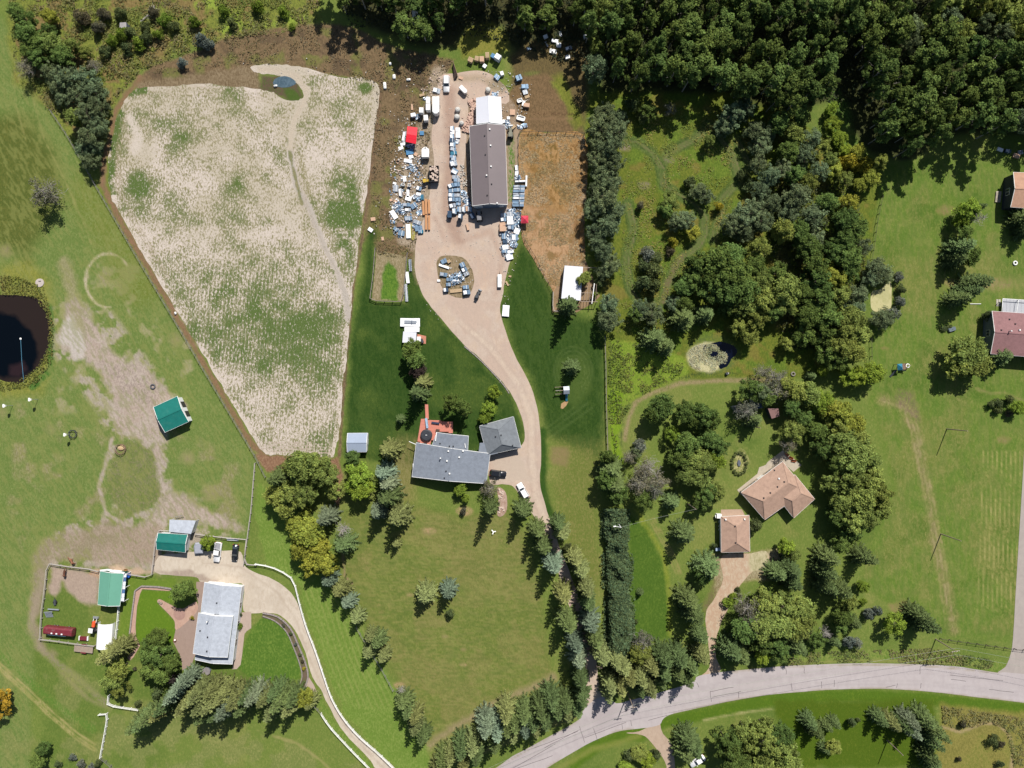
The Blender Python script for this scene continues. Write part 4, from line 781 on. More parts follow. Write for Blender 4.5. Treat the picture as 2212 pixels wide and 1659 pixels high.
PL('in the spruce belt above the road bend', [(943, 1652, 16, 'P'), (958, 1634, 20, 'S'), (975, 1624, 20, 'P'), (998, 1606, 22, 'S'), (1003, 1634, 20, 'P'), (1022, 1598, 23, 'P'), (1030, 1622, 20, 'S'), (1050, 1556, 25, 'B'), (1075, 1565, 24, 'B'), (1070, 1592, 22, 'S'), (1093, 1530, 23, 'P'), (1096, 1560, 22, 'S'),
    (1113, 1550, 22, 'S'), (1108, 1578, 18, 'P'), (1131, 1533, 22, 'S'), (1134, 1562, 21, 'B'), (1151, 1548, 22, 'S'), (1158, 1566, 18, 'P'), (1168, 1522, 24, 'S'), (1178, 1545, 22, 'S'), (1190, 1501, 24, 'S'), (1203, 1523, 22, 'S'), (1220, 1510, 21, 'S'), (1224, 1533, 18, 'P')], 'spruces in the belt above the road bend', axis='x')
PL('in the diagonal row on the front lawn edge', [(713, 1249, 19, 'B', 9), (737, 1271, 22, 'P', 9), (754, 1297, 18, 'B', 8), (773, 1330, 18, 'P', 8), (803, 1370, 16, 'P', 8), (818, 1380, 20, 'S', 9), (800, 1402, 18, 'P', 9), (830, 1414, 16, 'P', 8), (867, 1488, 11, 'G', 4), (873, 1509, 22, 'S', 9), (882, 1532, 18, 'S', 9), (898, 1540, 18, 'P', 10), (898, 1562, 20, 'P', 10), (915, 1584, 18, 'S', 10)], 'spruces in a diagonal row', axis='y')
PL('standing on the open front lawn', [(920, 1281, 24, 'P', 9), (969, 1273, 21, 'B', 10), (973, 1326, 10, 'R', 3)], 'trees on the open front lawn')
PL('below the curved flower bed', [(556, 1494, 22, 'B'), (578, 1500, 20, 'P'), (600, 1488, 20, 'S'), (613, 1504, 25, 'S'), (596, 1526, 22, 'P'), (632, 1518, 22, 'P'), (640, 1500, 20, 'S'), (660, 1505, 20, 'Y', 8), (674, 1512, 15, 'P')], 'trees below the curved flower bed', axis='x')
PL('in the belt below the white-roofed house', [(305, 1556, 20, 'S'), (322, 1548, 22, 'S'), (338, 1535, 24, 'S'), (355, 1530, 20, 'P'), (343, 1498, 14, 'R', 4), (363, 1518, 20, 'S'), (383, 1494, 20, 'B'), (395, 1478, 20, 'B'), (410, 1462, 20, 'B'), (410, 1516, 22, 'P'), (425, 1500, 22, 'P'), (440, 1488, 24, 'P'), (448, 1512, 24, 'P'), (448, 1536, 20, 'S'),
    (468, 1482, 20, 'P'), (470, 1506, 26, 'P'), (476, 1530, 20, 'S'), (492, 1492, 22, 'P'), (500, 1518, 26, 'B'), (520, 1500, 24, 'P'), (530, 1520, 20, 'S'), (540, 1494, 20, 'S'), (372, 1463, 14, 'U', 4), (298, 1518, 9, 'R')], 'spruces in the belt below the white-roofed house', axis='x')
PL('in the yard left of the white-roofed house', [(245, 1408, 26, 'P', 12), (268, 1394, 20, 'P', 11), (258, 1445, 22, 'K', 8), (248, 1468, 24, 'K', 8), (262, 1485, 18, 'K', 7), (342, 1378, 22, 'D', 8), (328, 1405, 28, 'D', 9), (352, 1412, 30, 'D', 9), (372, 1428, 22, 'D', 8), (330, 1442, 26, 'D', 8), (352, 1452, 22, 'D', 7), (398, 1274, 27, 'D', 7)], 'trees in the yard of the white-roofed house')
PL('in the lower left corner', [(6, 1512, 24, 'O', 7), (2, 1535, 20, 'O', 6), (95, 1616, 15, 'D', 5), (85, 1642, 18, 'D', 5), (158, 1634, 9, 'r'), (175, 1648, 10, 'r'), (198, 1656, 8, 'r'), (213, 1648, 9, 'R'), (125, 1650, 8, 'R')], 'plants in the lower left corner')
PL('beside the parked white pickup', [(448, 1172, 17, 'L', 5)], None)
PL('standing alone in the left pasture', [(100, 418, 36, 'T', 9)], None)
PL('in the wood at the top left', [(38, 28, 20, 'D'), (60, 48, 22, 'D'), (65, 76, 25, 'D'), (88, 100, 22, 'D'), (56, 148, 20, 'T'), (140, 128, 26, 'D'), (118, 95, 22, 'K'), (160, 100, 18, 'K'), (110, 38, 18, 'Y', 5), (175, 40, 18, 'b'), (88, 128, 22, 'D'), (105, 70, 18, 'D'), (68, 112, 20, 'D'),
    (112, 158, 24, 'W'), (148, 165, 28, 'W'), (186, 172, 28, 'W'), (205, 200, 28, 'W'), (172, 212, 25, 'W'), (212, 228, 26, 'W'), (140, 215, 20, 'W'), (195, 252, 28, 'W'), (212, 272, 25, 'W'), (195, 297, 28, 'W'), (188, 325, 24, 'W'), (196, 347, 22, 'W'), (165, 255, 20, 'K'), (130, 188, 22, 'W'), (205, 320, 20, 'W')], 'trees in the wood at the top left', axis='y')
PL('in the weeds above the crop field', [(245, 88, 14, 'l'), (262, 72, 15, 'l'), (282, 70, 14, 'R'), (300, 92, 15, 'l'), (318, 82, 14, 'R'), (342, 77, 13, 'l'), (357, 45, 15, 'l'), (375, 58, 13, 'R'), (437, 85, 18, 'r'), (450, 95, 14, 'r'), (312, 58, 12, 'R'), (225, 30, 16, 'b'), (212, 60, 16, 'b'), (260, 28, 14, 'R'), (330, 30, 14, 'b'), (395, 135, 12, 'r'), (420, 45, 14, 'l'), (480, 25, 14, 'l'),
    (500, 50, 12, 'R'), (560, 15, 16, 'l'), (610, 25, 13, 'l'), (632, 60, 9, 'l'), (190, 118, 16, 'K'), (205, 145, 16, 'T'), (225, 110, 14, 'R'), (275, 105, 14, 'R')], 'bushes in the weeds above the crop field', axis='x')
PL('in the column right of the dry paddock', [(1311, 245, 28, 'W'), (1336, 258, 24, 'W'), (1296, 275, 30, 'W'), (1326, 290, 30, 'W'), (1288, 312, 24, 'W'), (1318, 318, 32, 'W'), (1290, 345, 26, 'W'), (1326, 352, 28, 'W'), (1300, 375, 26, 'W'), (1320, 395, 30, 'W'), (1286, 410, 22, 'W'), (1308, 430, 34, 'W'), (1283, 452, 26, 'W'), (1328, 455, 28, 'W'), (1311, 485, 30, 'W'), (1285, 500, 22, 'W'), (1288, 522, 22, 'W'), (1308, 545, 26, 'W'), (1322, 572, 25, 'W'), (1303, 590, 20, 'W')], 'willows beside the dry paddock', axis='y')
PL('in the weedy clearing', [(1363, 230, 16, 'R', 5), (1401, 242, 22, 'D', 6), (1390, 255, 15, 'R', 4), (1446, 237, 15, 'T', 5), (1531, 305, 13, 'K', 5), (1383, 445, 10, 'b', 2.5), (1446, 435, 22, 'K', 5), (1438, 455, 18, 'D', 5), (1460, 480, 22, 'W', 6), (1482, 478, 24, 'W', 6), (1495, 500, 18, 'Y', 4), (1453, 523, 13, 'y', 3), (1450, 545, 12, 'b'), (1401, 550, 17, 'r'), (1392, 575, 17, 'R'),
    (1412, 585, 20, 'R'), (1420, 560, 14, 'R'), (1392, 610, 18, 'R', 4), (1416, 620, 18, 'R', 4), (1551, 447, 11, 'y', 3), (1526, 428, 18, 'W', 5), (1506, 412, 20, 'W', 5), (1490, 395, 14, 'R')], 'bushes in the weedy clearing', axis='y')
PL('among the trees right of the clearing', [(1581, 252, 30, 'W'), (1565, 275, 25, 'W'), (1605, 240, 26, 'W'), (1631, 287, 26, 'W'), (1640, 315, 25, 'W'), (1655, 290, 22, 'W'), (1640, 355, 24, 'W'), (1660, 380, 26, 'W'), (1603, 462, 33, 'W'), (1581, 490, 27, 'W'), (1631, 450, 28, 'W'), (1643, 477, 28, 'W'), (1606, 500, 26, 'W'), (1640, 415, 24, 'W'), (1661, 440, 26, 'W'), (1600, 380, 12, 'R'), (1618, 402, 16, 'R')], 'willows right of the clearing', axis='y')
PL('in the dense grove at the centre right', [(1506, 572, 27, 'D'), (1545, 560, 34, 'D'), (1575, 555, 30, 'D'), (1593, 590, 34, 'D'), (1550, 598, 32, 'D'), (1495, 602, 26, 'D'), (1476, 620, 22, 'D'), (1606, 630, 32, 'D'), (1568, 632, 32, 'D'), (1631, 577, 28, 'D'), (1635, 540, 26, 'K'), (1643, 610, 28, 'K'), (1643, 652, 30, 'K'), (1530, 628, 28, 'D'), (1473, 688, 29, 'S', 12), (1521, 680, 22, 'S', 10), (1456, 655, 20, 'W'), (1478, 658, 20, 'D'),
    (1568, 668, 20, 'D'), (1593, 705, 22, 'K'), (1631, 690, 28, 'K'), (1618, 727, 20, 'K'), (1316, 655, 24, 'W'), (1318, 690, 28, 'W'), (1371, 678, 18, 'D'), (1385, 665, 22, 'W'), (1408, 682, 28, 'W'), (1411, 732, 28, 'S', 11), (1438, 748, 22, 'S', 10), (1606, 665, 26, 'K')], 'trees in the grove at the centre right', axis='x')
PL('on the lawn by the white-roofed pen', [(1228, 660, 22, 'S', 14), (1236, 792, 19, 'S', 8), (1261, 603, 17, 'K', 5), (1284, 635, 8, 'l', 2.5), (1296, 612, 13, 'R')], 'plants by the white-roofed pen')
PL('in the wood right of the grove', [(1721, 430, 33, 'W'), (1706, 460, 28, 'W'), (1757, 470, 30, 'W'), (1784, 440, 26, 'D'), (1829, 440, 22, 'Y'), (1690, 500, 26, 'K'), (1721, 502, 26, 'D'), (1755, 515, 26, 'W'), (1741, 535, 28, 'D'), (1821, 477, 28, 'D'), (1846, 497, 28, 'D'), (1819, 522, 26, 'D'), (1829, 555, 28, 'D'), (1859, 535, 24, 'W'), (1795, 545, 26, 'D'), (1759, 570, 32, 'D'), (1784, 588, 26, 'Y'), (1809, 605, 22, 'Y'), (1834, 590, 22, 'D'), (1759, 610, 32, 'D'),
    (1696, 627, 34, 'K'), (1674, 592, 28, 'D'), (1697, 655, 28, 'K'), (1674, 640, 28, 'K'), (1669, 677, 24, 'D'), (1730, 640, 28, 'D'), (1765, 650, 32, 'D'), (1812, 640, 25, 'K'), (1850, 635, 25, 'W'), (1845, 665, 24, 'W'), (1741, 685, 28, 'D'), (1784, 685, 30, 'D'), (1834, 690, 30, 'K'), (1771, 722, 30, 'D'), (1821, 715, 30, 'K'), (1854, 727, 27, 'K'), (1735, 722, 24, 'D'), (1809, 752, 28, 'K'), (1839, 760, 28, 'K'), (1779, 760, 25, 'D'), (1802, 780, 24, 'D'), (1699, 743, 16, 'K', 5), (1776, 802, 14, 'L', 4), (1884, 805, 28, 'L', 7), (1858, 812, 24, 'L', 6), (1834, 815, 22, 'L', 6), (1751, 812, 11, 'S', 5), (1674, 815, 25, 'T'), (1645, 805, 20, 'T')], 'trees in the wood left of the long lawn', axis='y')
PL('by the duckweed pond', [(1896, 585, 30, 'W', 7), (1880, 600, 22, 'W', 6), (1912, 598, 20, 'W', 5), (1905, 685, 28, 'W', 6), (1925, 678, 18, 'r'), (1942, 600, 12, 'r'), (1946, 625, 12, 'R'), (1945, 650, 12, 'r')], 'bushes by the duckweed pond')
PL('on the lawn by the right houses', [(2087, 455, 25, 'L', 8), (2074, 478, 16, 'L', 6), (2114, 472, 14, 'G', 6), (2116, 448, 10, 'S', 5), (2078, 508, 20, 'D', 7), (2070, 535, 26, 'S', 11), (2094, 555, 22, 'D', 7), (2060, 562, 20, 'S', 9), (2103, 613, 26, 'S', 12), (2085, 632, 22, 'S', 11), (2065, 645, 20, 'S', 10), (2084, 762, 42, 'K', 9), (2070, 790, 32, 'K', 8), (2102, 790, 34, 'K', 8), (2156, 770, 26, 'S', 8), (2129, 680, 12, 'R'), (2204, 472, 22, 'S', 9), (2212, 500, 18, 'S', 8)], 'trees by the houses at the right', axis='y')
PL('in the belt right of the tan house', [(1746, 850, 26, 'K'), (1771, 867, 26, 'L'), (1709, 880, 22, 'D'), (1734, 900, 22, 'D'), (1709, 937, 26, 'K', 8), (1700, 960, 20, 'T', 7), (1759, 930, 24, 'D'), (1674, 845, 26, 'T'), (1790, 880, 26, 'Y'), (1812, 895, 28, 'Y'), (1834, 917, 30, 'Y'), (1812, 925, 28, 'K'), (1848, 945, 26, 'K'), (1814, 955, 33, 'K'), (1854, 965, 30, 'K'), (1834, 992, 34, 'K'), (1871, 995, 28, 'K'), (1805, 1000, 26, 'D'), (1834, 1035, 34, 'K'), (1879, 1035, 30, 'K'), (1795, 1045, 25, 'K'), (1896, 1070, 30, 'K'), (1858, 1075, 34, 'K'), (1820, 1080, 30, 'K'), (1900, 1098, 24, 'K'), (1871, 1112, 30, 'K'), (1836, 1122, 30, 'K'), (1800, 1110, 24, 'D'), (1771, 970, 24, 'D'), (1690, 835, 24, 'K'), (1720, 845, 26, 'K')], 'trees in the tall belt', axis='y')
PL('right of the tan-roofed garage', [(1696, 1180, 18, 'L', 6), (1712, 1195, 16, 'K', 5), (1784, 1200, 24, 'S', 12), (1812, 1172, 22, 'D'), (1835, 1150, 22, 'D'), (1864, 1200, 22, 'S', 12), (1779, 1230, 22, 'S', 12), (1705, 1228, 24, 'S', 10), (1676, 1235, 22, 'S', 9), (1809, 1269, 25, 'S', 12), (1780, 1262, 22, 'S', 12), (1862, 1266, 14, 'L', 5), (1832, 1300, 20, 'K'), (1862, 1300, 10, 'l'), (1709, 1256, 22, 'S', 10), (1633, 1137, 17, 'R', 3.5), (1543, 1177, 8, 'R')], 'trees right of the tan-roofed garage', axis='y')
PL('in the thicket above the road', [(1610, 1310, 30, 'T', 9), (1625, 1335, 32, 'T', 9), (1648, 1300, 32, 'K', 9), (1690, 1308, 34, 'K', 9), (1725, 1312, 28, 'K', 9), (1606, 1356, 30, 'D', 9), (1643, 1350, 34, 'K', 10), (1680, 1345, 34, 'K', 10), (1714, 1350, 32, 'K', 9), (1741, 1335, 24, 'K', 8), (1640, 1385, 26, 'D', 8), (1676, 1390, 26, 'D', 8), (1721, 1396, 20, 'S', 9), (1576, 1399, 28, 'S', 11), (1597, 1412, 24, 'S', 10), (1646, 1416, 18, 'L', 5), (1685, 1412, 20, 'D', 7), (1819, 1332, 20, 'D', 7), (1844, 1344, 15, 'S', 6), (1874, 1326, 12, 'r', 3), (1896, 1321, 12, 'r', 3), (1931, 1344, 26, 'L', 7), (1978, 1322, 20, 'S', 11), (1994, 1343, 24, 'S', 12), (1781, 1364, 14, 'G', 6), (1766, 1384, 18, 'D', 6), (1801, 1384, 14, 'S', 6), (1832, 1386, 14, 'r', 3), (1850, 1388, 14, 'r', 3), (1815, 1352, 16, 'D', 6)], 'trees in the thicket above the road', axis='x')
PL('beside the tan house driveway', [(1526, 1224, 30, 'S', 10), (1515, 1240, 22, 'D', 7), (1483, 1290, 26, 'S', 13), (1496, 1322, 26, 'S', 13), (1511, 1369, 20, 'S', 10), (1476, 1150, 26, 'S', 12), (1531, 1070, 24, 'D', 7), (1548, 1062, 20, 'K', 7), (1515, 1080, 22, 'D', 7), (1383, 1279, 8, 'S', 3), (1373, 1344, 6, 'R'), (1573, 1301, 13, 'l'), (1583, 1288, 10, 'l'), (1595, 1275, 7, 'R')], 'trees beside the tan house driveway', axis='y')
PL('in the belt left of the tan house driveway', [(1388, 1384, 27, 'T', 8), (1381, 1409, 26, 'K', 8), (1432, 1415, 24, 'S', 12), (1462, 1415, 26, 'S', 12), (1458, 1444, 22, 'S', 12), (1430, 1444, 22, 'S', 12), (1405, 1434, 20, 'P', 12), (1490, 1434, 20, 'S', 11), (1513, 1412, 22, 'P', 10), (1343, 1432, 23, 'P', 12), (1326, 1419, 20, 'P', 12), (1356, 1456, 22, 'P', 12), (1316, 1472, 20, 'P', 12), (1311, 1494, 16, 'P', 11), (1338, 1476, 20, 'P', 12), (1382, 1458, 22, 'P', 12), (1401, 1480, 20, 'P', 12), (1380, 1484, 16, 'S', 10), (1480, 1460, 20, 'S', 11), (1425, 1466, 16, 'S', 10)], 'spruces in the belt above the junction', axis='x')
PL('below the road at the bottom', [(1483, 1592, 26, 'S', 9), (1478, 1620, 26, 'S', 9), (1498, 1612, 22, 'S', 9), (1381, 1624, 20, 'K', 4), (1361, 1629, 16, 'R', 3), (1397, 1644, 20, 'L', 4), (1350, 1655, 16, 'L', 3), (1415, 1630, 16, 'R', 3), (1568, 1599, 28, 'D'), (1575, 1632, 34, 'D'), (1610, 1575, 26, 'K'), (1600, 1650, 30, 'D'), (1643, 1600, 38, 'K'), (1628, 1640, 32, 'K'), (1651, 1569, 24, 'K'), (1684, 1585, 28, 'D'), (1690, 1620, 32, 'K'), (1665, 1650, 30, 'K'), (1704, 1645, 26, 'K')], 'trees below the road at the bottom', axis='x')
PL('on the lower right lawn below the road', [(1745, 1556, 18, 'S', 8), (1760, 1575, 18, 'S', 8), (1784, 1566, 13, 'S', 6), (1801, 1559, 13, 'S', 6), (1839, 1559, 11, 'R', 3), (1854, 1554, 5, 'R'), (1896, 1549, 18, 'S', 8), (1920, 1556, 20, 'P', 9), (1945, 1560, 20, 'S', 9), (1958, 1552, 20, 'B', 10), (1965, 1575, 16, 'B', 9), (1990, 1546, 22, 'S', 10), (2009, 1566, 20, 'S', 10), (2009, 1596, 20, 'S', 10), (2001, 1626, 20, 'S', 10), (2012, 1650, 18, 'S', 10), (2030, 1585, 14, 'S', 8), (1799, 1611, 18, 'K', 5), (1780, 1615, 12, 'S', 5), (2079, 1564, 9, 'b', 2), (2145, 1600, 13, 'R', 2.5), (2160, 1606, 10, 'b', 2), (2071, 1639, 6, 'b', 1.5), (2160, 1648, 9, 'R', 2)], 'trees on the lower right lawn', axis='x')
PL('in the clump left of the tan house', [(1428, 882, 32, 'D', 9), (1412, 895, 22, 'D', 8), (1481, 889, 28, 'D', 9), (1518, 895, 28, 'D', 10), (1535, 912, 22, 'D', 8), (1500, 908, 20, 'D', 8), (1453, 939, 19, 'L', 6), (1481, 959, 28, 'D', 9), (1466, 992, 26, 'D', 8), (1531, 949, 28, 'D', 8), (1550, 966, 26, 'D', 8), (1500, 985, 30, 'K', 8), (1520, 1005, 30, 'K', 8), (1478, 1020, 27, 'K', 8), (1508, 1030, 26, 'K', 7), (1545, 992, 22, 'L', 7)], 'trees in the clump left of the tan house', axis='y')
PL('around the lower end of the lawn fence', [(1383, 966, 16, 'r', 4), (1358, 988, 16, 'T', 6), (1372, 978, 14, 'W', 5), (1395, 1020, 28, 'T', 8), (1420, 1035, 28, 'T', 8), (1378, 1045, 26, 'T', 9), (1412, 1058, 22, 'T', 8), (1388, 1078, 24, 'D', 8), (1400, 1008, 24, 'G', 7), (1318, 1012, 28, 'S', 10), (1325, 1045, 28, 'S', 10), (1312, 985, 18, 'D', 8), (1308, 1035, 22, 'D', 9), (1335, 1068, 24, 'D', 8), (1326, 1117, 13, 'L', 4), (1450, 1082, 20, 'S', 8)], 'trees beside the lawn fence', axis='y')
PL('shading the sheds in the grove', [(1618, 842, 26, 'D', 9), (1640, 850, 24, 'W', 9), (1612, 888, 26, 'T', 8), (1625, 905, 22, 'S', 8), (1655, 862, 20, 'D', 8)], 'trees over the sheds')
PL('in the shrub border at the right edge', [(2156, 870, 11, 'R'), (2156, 888, 9, 'R'), (2179, 863, 11, 'R'), (2196, 880, 17, 'L', 4), (2140, 874, 9, 'R'), (2180, 892, 9, 'b')], 'bushes at the right edge')
# clipped hedge: one continuous thing
hedge_c = smooth_poly([(1328, 1118), (1332, 1160), (1334, 1220), (1336, 1280), (1338, 1330), (1340, 1375), (1336, 1410)], 8, closed=False)
def cloud(pts, radius, hgt, n, size, colr, dens=1.0, seed=0):
    i = RNG.integers(0, len(pts) - 1, n); t = RNG.random(n); P = np.array(pts)
    c = P[i] * (1 - t)[:, None] + P[i + 1] * t[:, None]; off = RNG.uniform(-1, 1, (n, 2)) * radius * (.55 + .8 * vnoise(c[:, 0:1], c[:, 1:2], 16, 2) + .12 * np.sin(c[:, 1:2] / 5)); c = c + off
    hh = hgt * (.6 + .8 * vnoise(c[:, 0], c[:, 1], 20, 6)) * np.sqrt(np.clip(1 - (np.abs(off[:, 0]) / radius) ** 3, .08, 1)) * RNG.uniform(.78, 1.05, n) * (.88 + .2 * vnoise(c[:, 0], c[:, 1], 9, 3))
    low = RNG.random(n) < .3; hh = np.where(low, hh * RNG.random(n), hh)
    k = S * (CAM_H - hh * .9) / CAM_H
    v = np.stack([(c[:, 0] - 1106) * k, (829.5 - c[:, 1]) * k, hh], 1)
    tn = np.array(colr) * tints(n, 1, .35) * (.75 + .5 * vnoise(c[:, 0], c[:, 1], 6, 9))[:, None]
    return v, RNG.normal(0, .5, (n, 3)) + np.array([0, 0, 1]), RNG.uniform(.7, 1.3, n) * size, tn
hv = cloud(hedge_c, 27, 4.2, 21000, .5, (.090, .130, .062))
hd = empty('hedge', (*W((1334, 1265)), 0), 0, 'long dark green uneven hedge standing beside the bright green strip of grass', 'hedge')
loc0 = np.array([hd.location.x, hd.location.y, 0]); ho = link('foliage', leaf_mesh('foliage', hv[0] - loc0, *hv[1:], ML), hd)
hs = MB()
for q in hedge_c[::4]: w_ = W(q); hs.tube([(w_[0] - loc0[0], w_[1] - loc0[1], 0), (w_[0] - loc0[0], w_[1] - loc0[1], 2.6)], [.07, .03], 5)
hs.build('stems', BARK, hd)
# the forest at the top right: aspens one by one
F = [(690, -70), (700, -30), (745, 5), (800, 28), (860, 52), (900, 72), (955, 75), (985, 45), (1000, 5), (1060, -15), (1095, 10), (1115, 50), (1180, 55), (1235, 55), (1262, 75), (1278, 100), (1284, 165), (1340, 175), (1420, 182),
     (1480, 186), (1560, 178), (1620, 195), (1680, 225), (1745, 240), (1780, 190), (1800, 120), (1820, 85), (1860, 95), (1885, 150), (1900, 240), (1905, 310), (1950, 332), (2000, 322), (2045, 262), (2100, 268), (2160, 285), (2215, 290), (2290, 290), (2290, -70)]
cand = []; rf = random.Random(5)
for _ in range(9000):
    x = rf.uniform(690, 2290); y = rf.uniform(-70, 345)
    if not inside(np.array([x]), np.array([y]), F)[0]: continue
    if any((x - a) ** 2 + (y - b) ** 2 < (36 + 5 * math.sin(x)) ** 2 for a, b in cand): continue
    cand.append((x, y))
cand.sort(key=lambda q: (-q[1], q[0])); cand = cand[:285]
FREG = [(lambda x, y: x < 1010, 'in the dark forest left of the long shed'), (lambda x, y: x < 1290, 'in the forest above the white-roofed shed'),
        (lambda x, y: x < 1600, 'in the forest above the weedy clearing'), (lambda x, y: x < 1850, 'in the forest left of the grassy gap'), (lambda x, y: True, 'in the forest at the top right corner')]
FK = {'A': 'dark green aspen', 'W': 'grey-green broad tree', 'K': 'olive-green broad tree'}
fc = {}
for (x, y) in cand:
    ph = next(p for f, p in FREG if f(x, y)); nz = vnoise(np.array([x]), np.array([y]), 120, 4)[0]
    kd = 'A' if nz < .62 or x < 1280 else 'K' if rf.random() < .6 else 'W'
    rr = rf.uniform(16, 34); h = rf.uniform(12.5, 16.5) if kd == 'A' else rf.uniform(10, 13)
    if x < 1270: h *= .74 + .26 * (y < 0)
    fc.setdefault((ph, kd), []).append((x, y, rr, kd, h))
for (ph, kd), L in fc.items():
    L.sort()
    for n_, (x, y, rr, k_, h) in enumerate(L):
        plant(x, y, rr, k_, f"{FK[kd]}, {ordinal(n_ + 1)} from the left {ph}", 'forest trees ' + ph, h)
PL('in front of the forest edge', [(1800, 368, 22, 'Y', 6), (1830, 350, 20, 'y', 5), (1850, 330, 18, 'Y', 6), (1862, 365, 22, 'y', 5), (1880, 385, 22, 'Y', 6), (1900, 350, 18, 'K', 6), (1820, 390, 20, 'K', 6), (1855, 400, 16, 'Y', 5), (1790, 345, 18, 'K', 7), (1750, 300, 24, 'W', 8), (1735, 340, 26, 'W', 8), (1765, 375, 24, 'W', 8), (1745, 395, 22, 'K', 8), (1710, 290, 26, 'K', 8), (1700, 330, 24, 'D', 8), (1685, 370, 24, 'W', 8), (1715, 380, 24, 'D', 8), (1775, 320, 20, 'K', 7),
    (1680, 270, 24, 'D', 9), (1720, 250, 24, 'D', 9), (1975, 245, 22, 'G', 9), (1800, 270, 18, 'L', 4), (1812, 300, 18, 'L', 4), (1795, 235, 16, 'L', 4), (1825, 325, 14, 'L', 4)], 'yellowing trees before the forest edge', axis='x')
# tall weeds, reeds and undergrowth: nobody could count them
def weeds(name, region, n, size, hgt, colA, colB, seed=0, thr=.38, mat=None, flat=.4):
    xs = [p[0] for p in region]; ys = [p[1] for p in region]; x = RNG.uniform(min(xs), max(xs), n); y = RNG.uniform(min(ys), max(ys), n)
    m = inside(x, y, region); x, y = x[m], y[m]; f = fbm(x, y, 22, seed); m = f > thr; x, y, f = x[m], y[m], f[m]; k = len(x)
    mixv = np.clip(fbm(x, y, 40, seed + 3) * 2.4 - .7, 0, 1)[:, None]
    tn = (np.array(colA) * (1 - mixv) + np.array(colB) * mixv) * tints(k, 1, .35)
    z = hgt * RNG.uniform(.15, 1, k) * np.clip((f - thr) * 5, .15, 1.1)
    v = np.stack([(x - 1106) * S, (829.5 - y) * S, z], 1)
    o = link(name, leaf_mesh(name, v, RNG.normal(0, flat, (k, 3)) + np.array([0, 0, 1]), RNG.uniform(.6, 1.4, k) * size, tn, mat or ML, .45)); tag(o, kind='stuff'); return o
weeds('tall_weeds', [(20, -20), (690, -20), (690, 40), (610, 72), (480, 85), (400, 115), (310, 150), (270, 192), (240, 235), (228, 300), (190, 300), (100, 230), (30, 120)], 42000, .55, .9, (.16, .20, .05), (.21, .17, .085), 1, .4)
weeds('tall_weeds', [(300, 165), (420, 112), (500, 80), (600, 62), (700, 52), (760, 58), (870, 108), (980, 130), (938, 200), (925, 340), (905, 500), (890, 560), (812, 550), (800, 500), (805, 312), (816, 180), (728, 160), (640, 140), (500, 140)], 30000, .5, .4, (.19, .145, .09), (.16, .14, .065), 2, .44)
weeds('tall_weeds', [(1345, 240), (1560, 230), (1660, 300), (1720, 400), (1560, 560), (1440, 700), (1330, 720), (1345, 500)], 20000, .5, .35, (.15, .20, .045), (.24, .22, .07), 3, .5, flat=.25)
weeds('tall_weeds', [(1315, 730), (1400, 745), (1490, 790), (1440, 830), (1370, 862), (1345, 910), (1330, 980), (1314, 900)], 9000, .5, .6, (.11, .155, .035), (.16, .17, .05), 4, .45)
weeds('dry_grass', DRY, 15000, .6, .12, (.26, .185, .085), (.38, .28, .17), 5, .42, flat=.12)
weeds('reeds', [(-20, 590), (50, 600), (95, 620), (118, 700), (114, 780), (80, 830), (-20, 850), (-20, 822), (40, 826), (84, 790), (106, 750), (106, 690), (80, 645), (40, 637), (-20, 637)], 6500, .5, .7, (.13, .15, .04), (.17, .15, .05), 6, .2)
weeds('reeds', ring(1528, 772, 44, 30), 3500, .4, .25, (.42, .40, .27), (.28, .30, .15), 7, .45, flat=.2)
weeds('verge_grass', [(1670, 1410), (2010, 1400), (2150, 1425), (2140, 1445), (2060, 1436), (1900, 1430), (1700, 1436)], 5000, .5, .5, (.12, .16, .05), (.19, .18, .08), 8, .4)
weeds('tall_weeds', [(2034, 1524), (2212, 1550), (2212, 1659), (2190, 1659), (2175, 1580), (2140, 1558), (2070, 1578), (2036, 1560)], 6000, .55, .6, (.17, .175, .06), (.22, .19, .08), 9, .4, flat=.2)
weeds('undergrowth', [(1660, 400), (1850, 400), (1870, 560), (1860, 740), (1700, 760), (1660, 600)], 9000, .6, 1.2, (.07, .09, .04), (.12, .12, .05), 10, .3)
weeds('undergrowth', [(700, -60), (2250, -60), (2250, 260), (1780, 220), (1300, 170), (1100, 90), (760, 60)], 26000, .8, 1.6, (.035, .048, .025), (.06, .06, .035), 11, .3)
weeds('undergrowth', [(1620, 1280), (1750, 1290), (1760, 1400), (1620, 1420), (1590, 1380)], 4000, .6, 1.2, (.06, .08, .035), (.1, .1, .05), 12, .3)
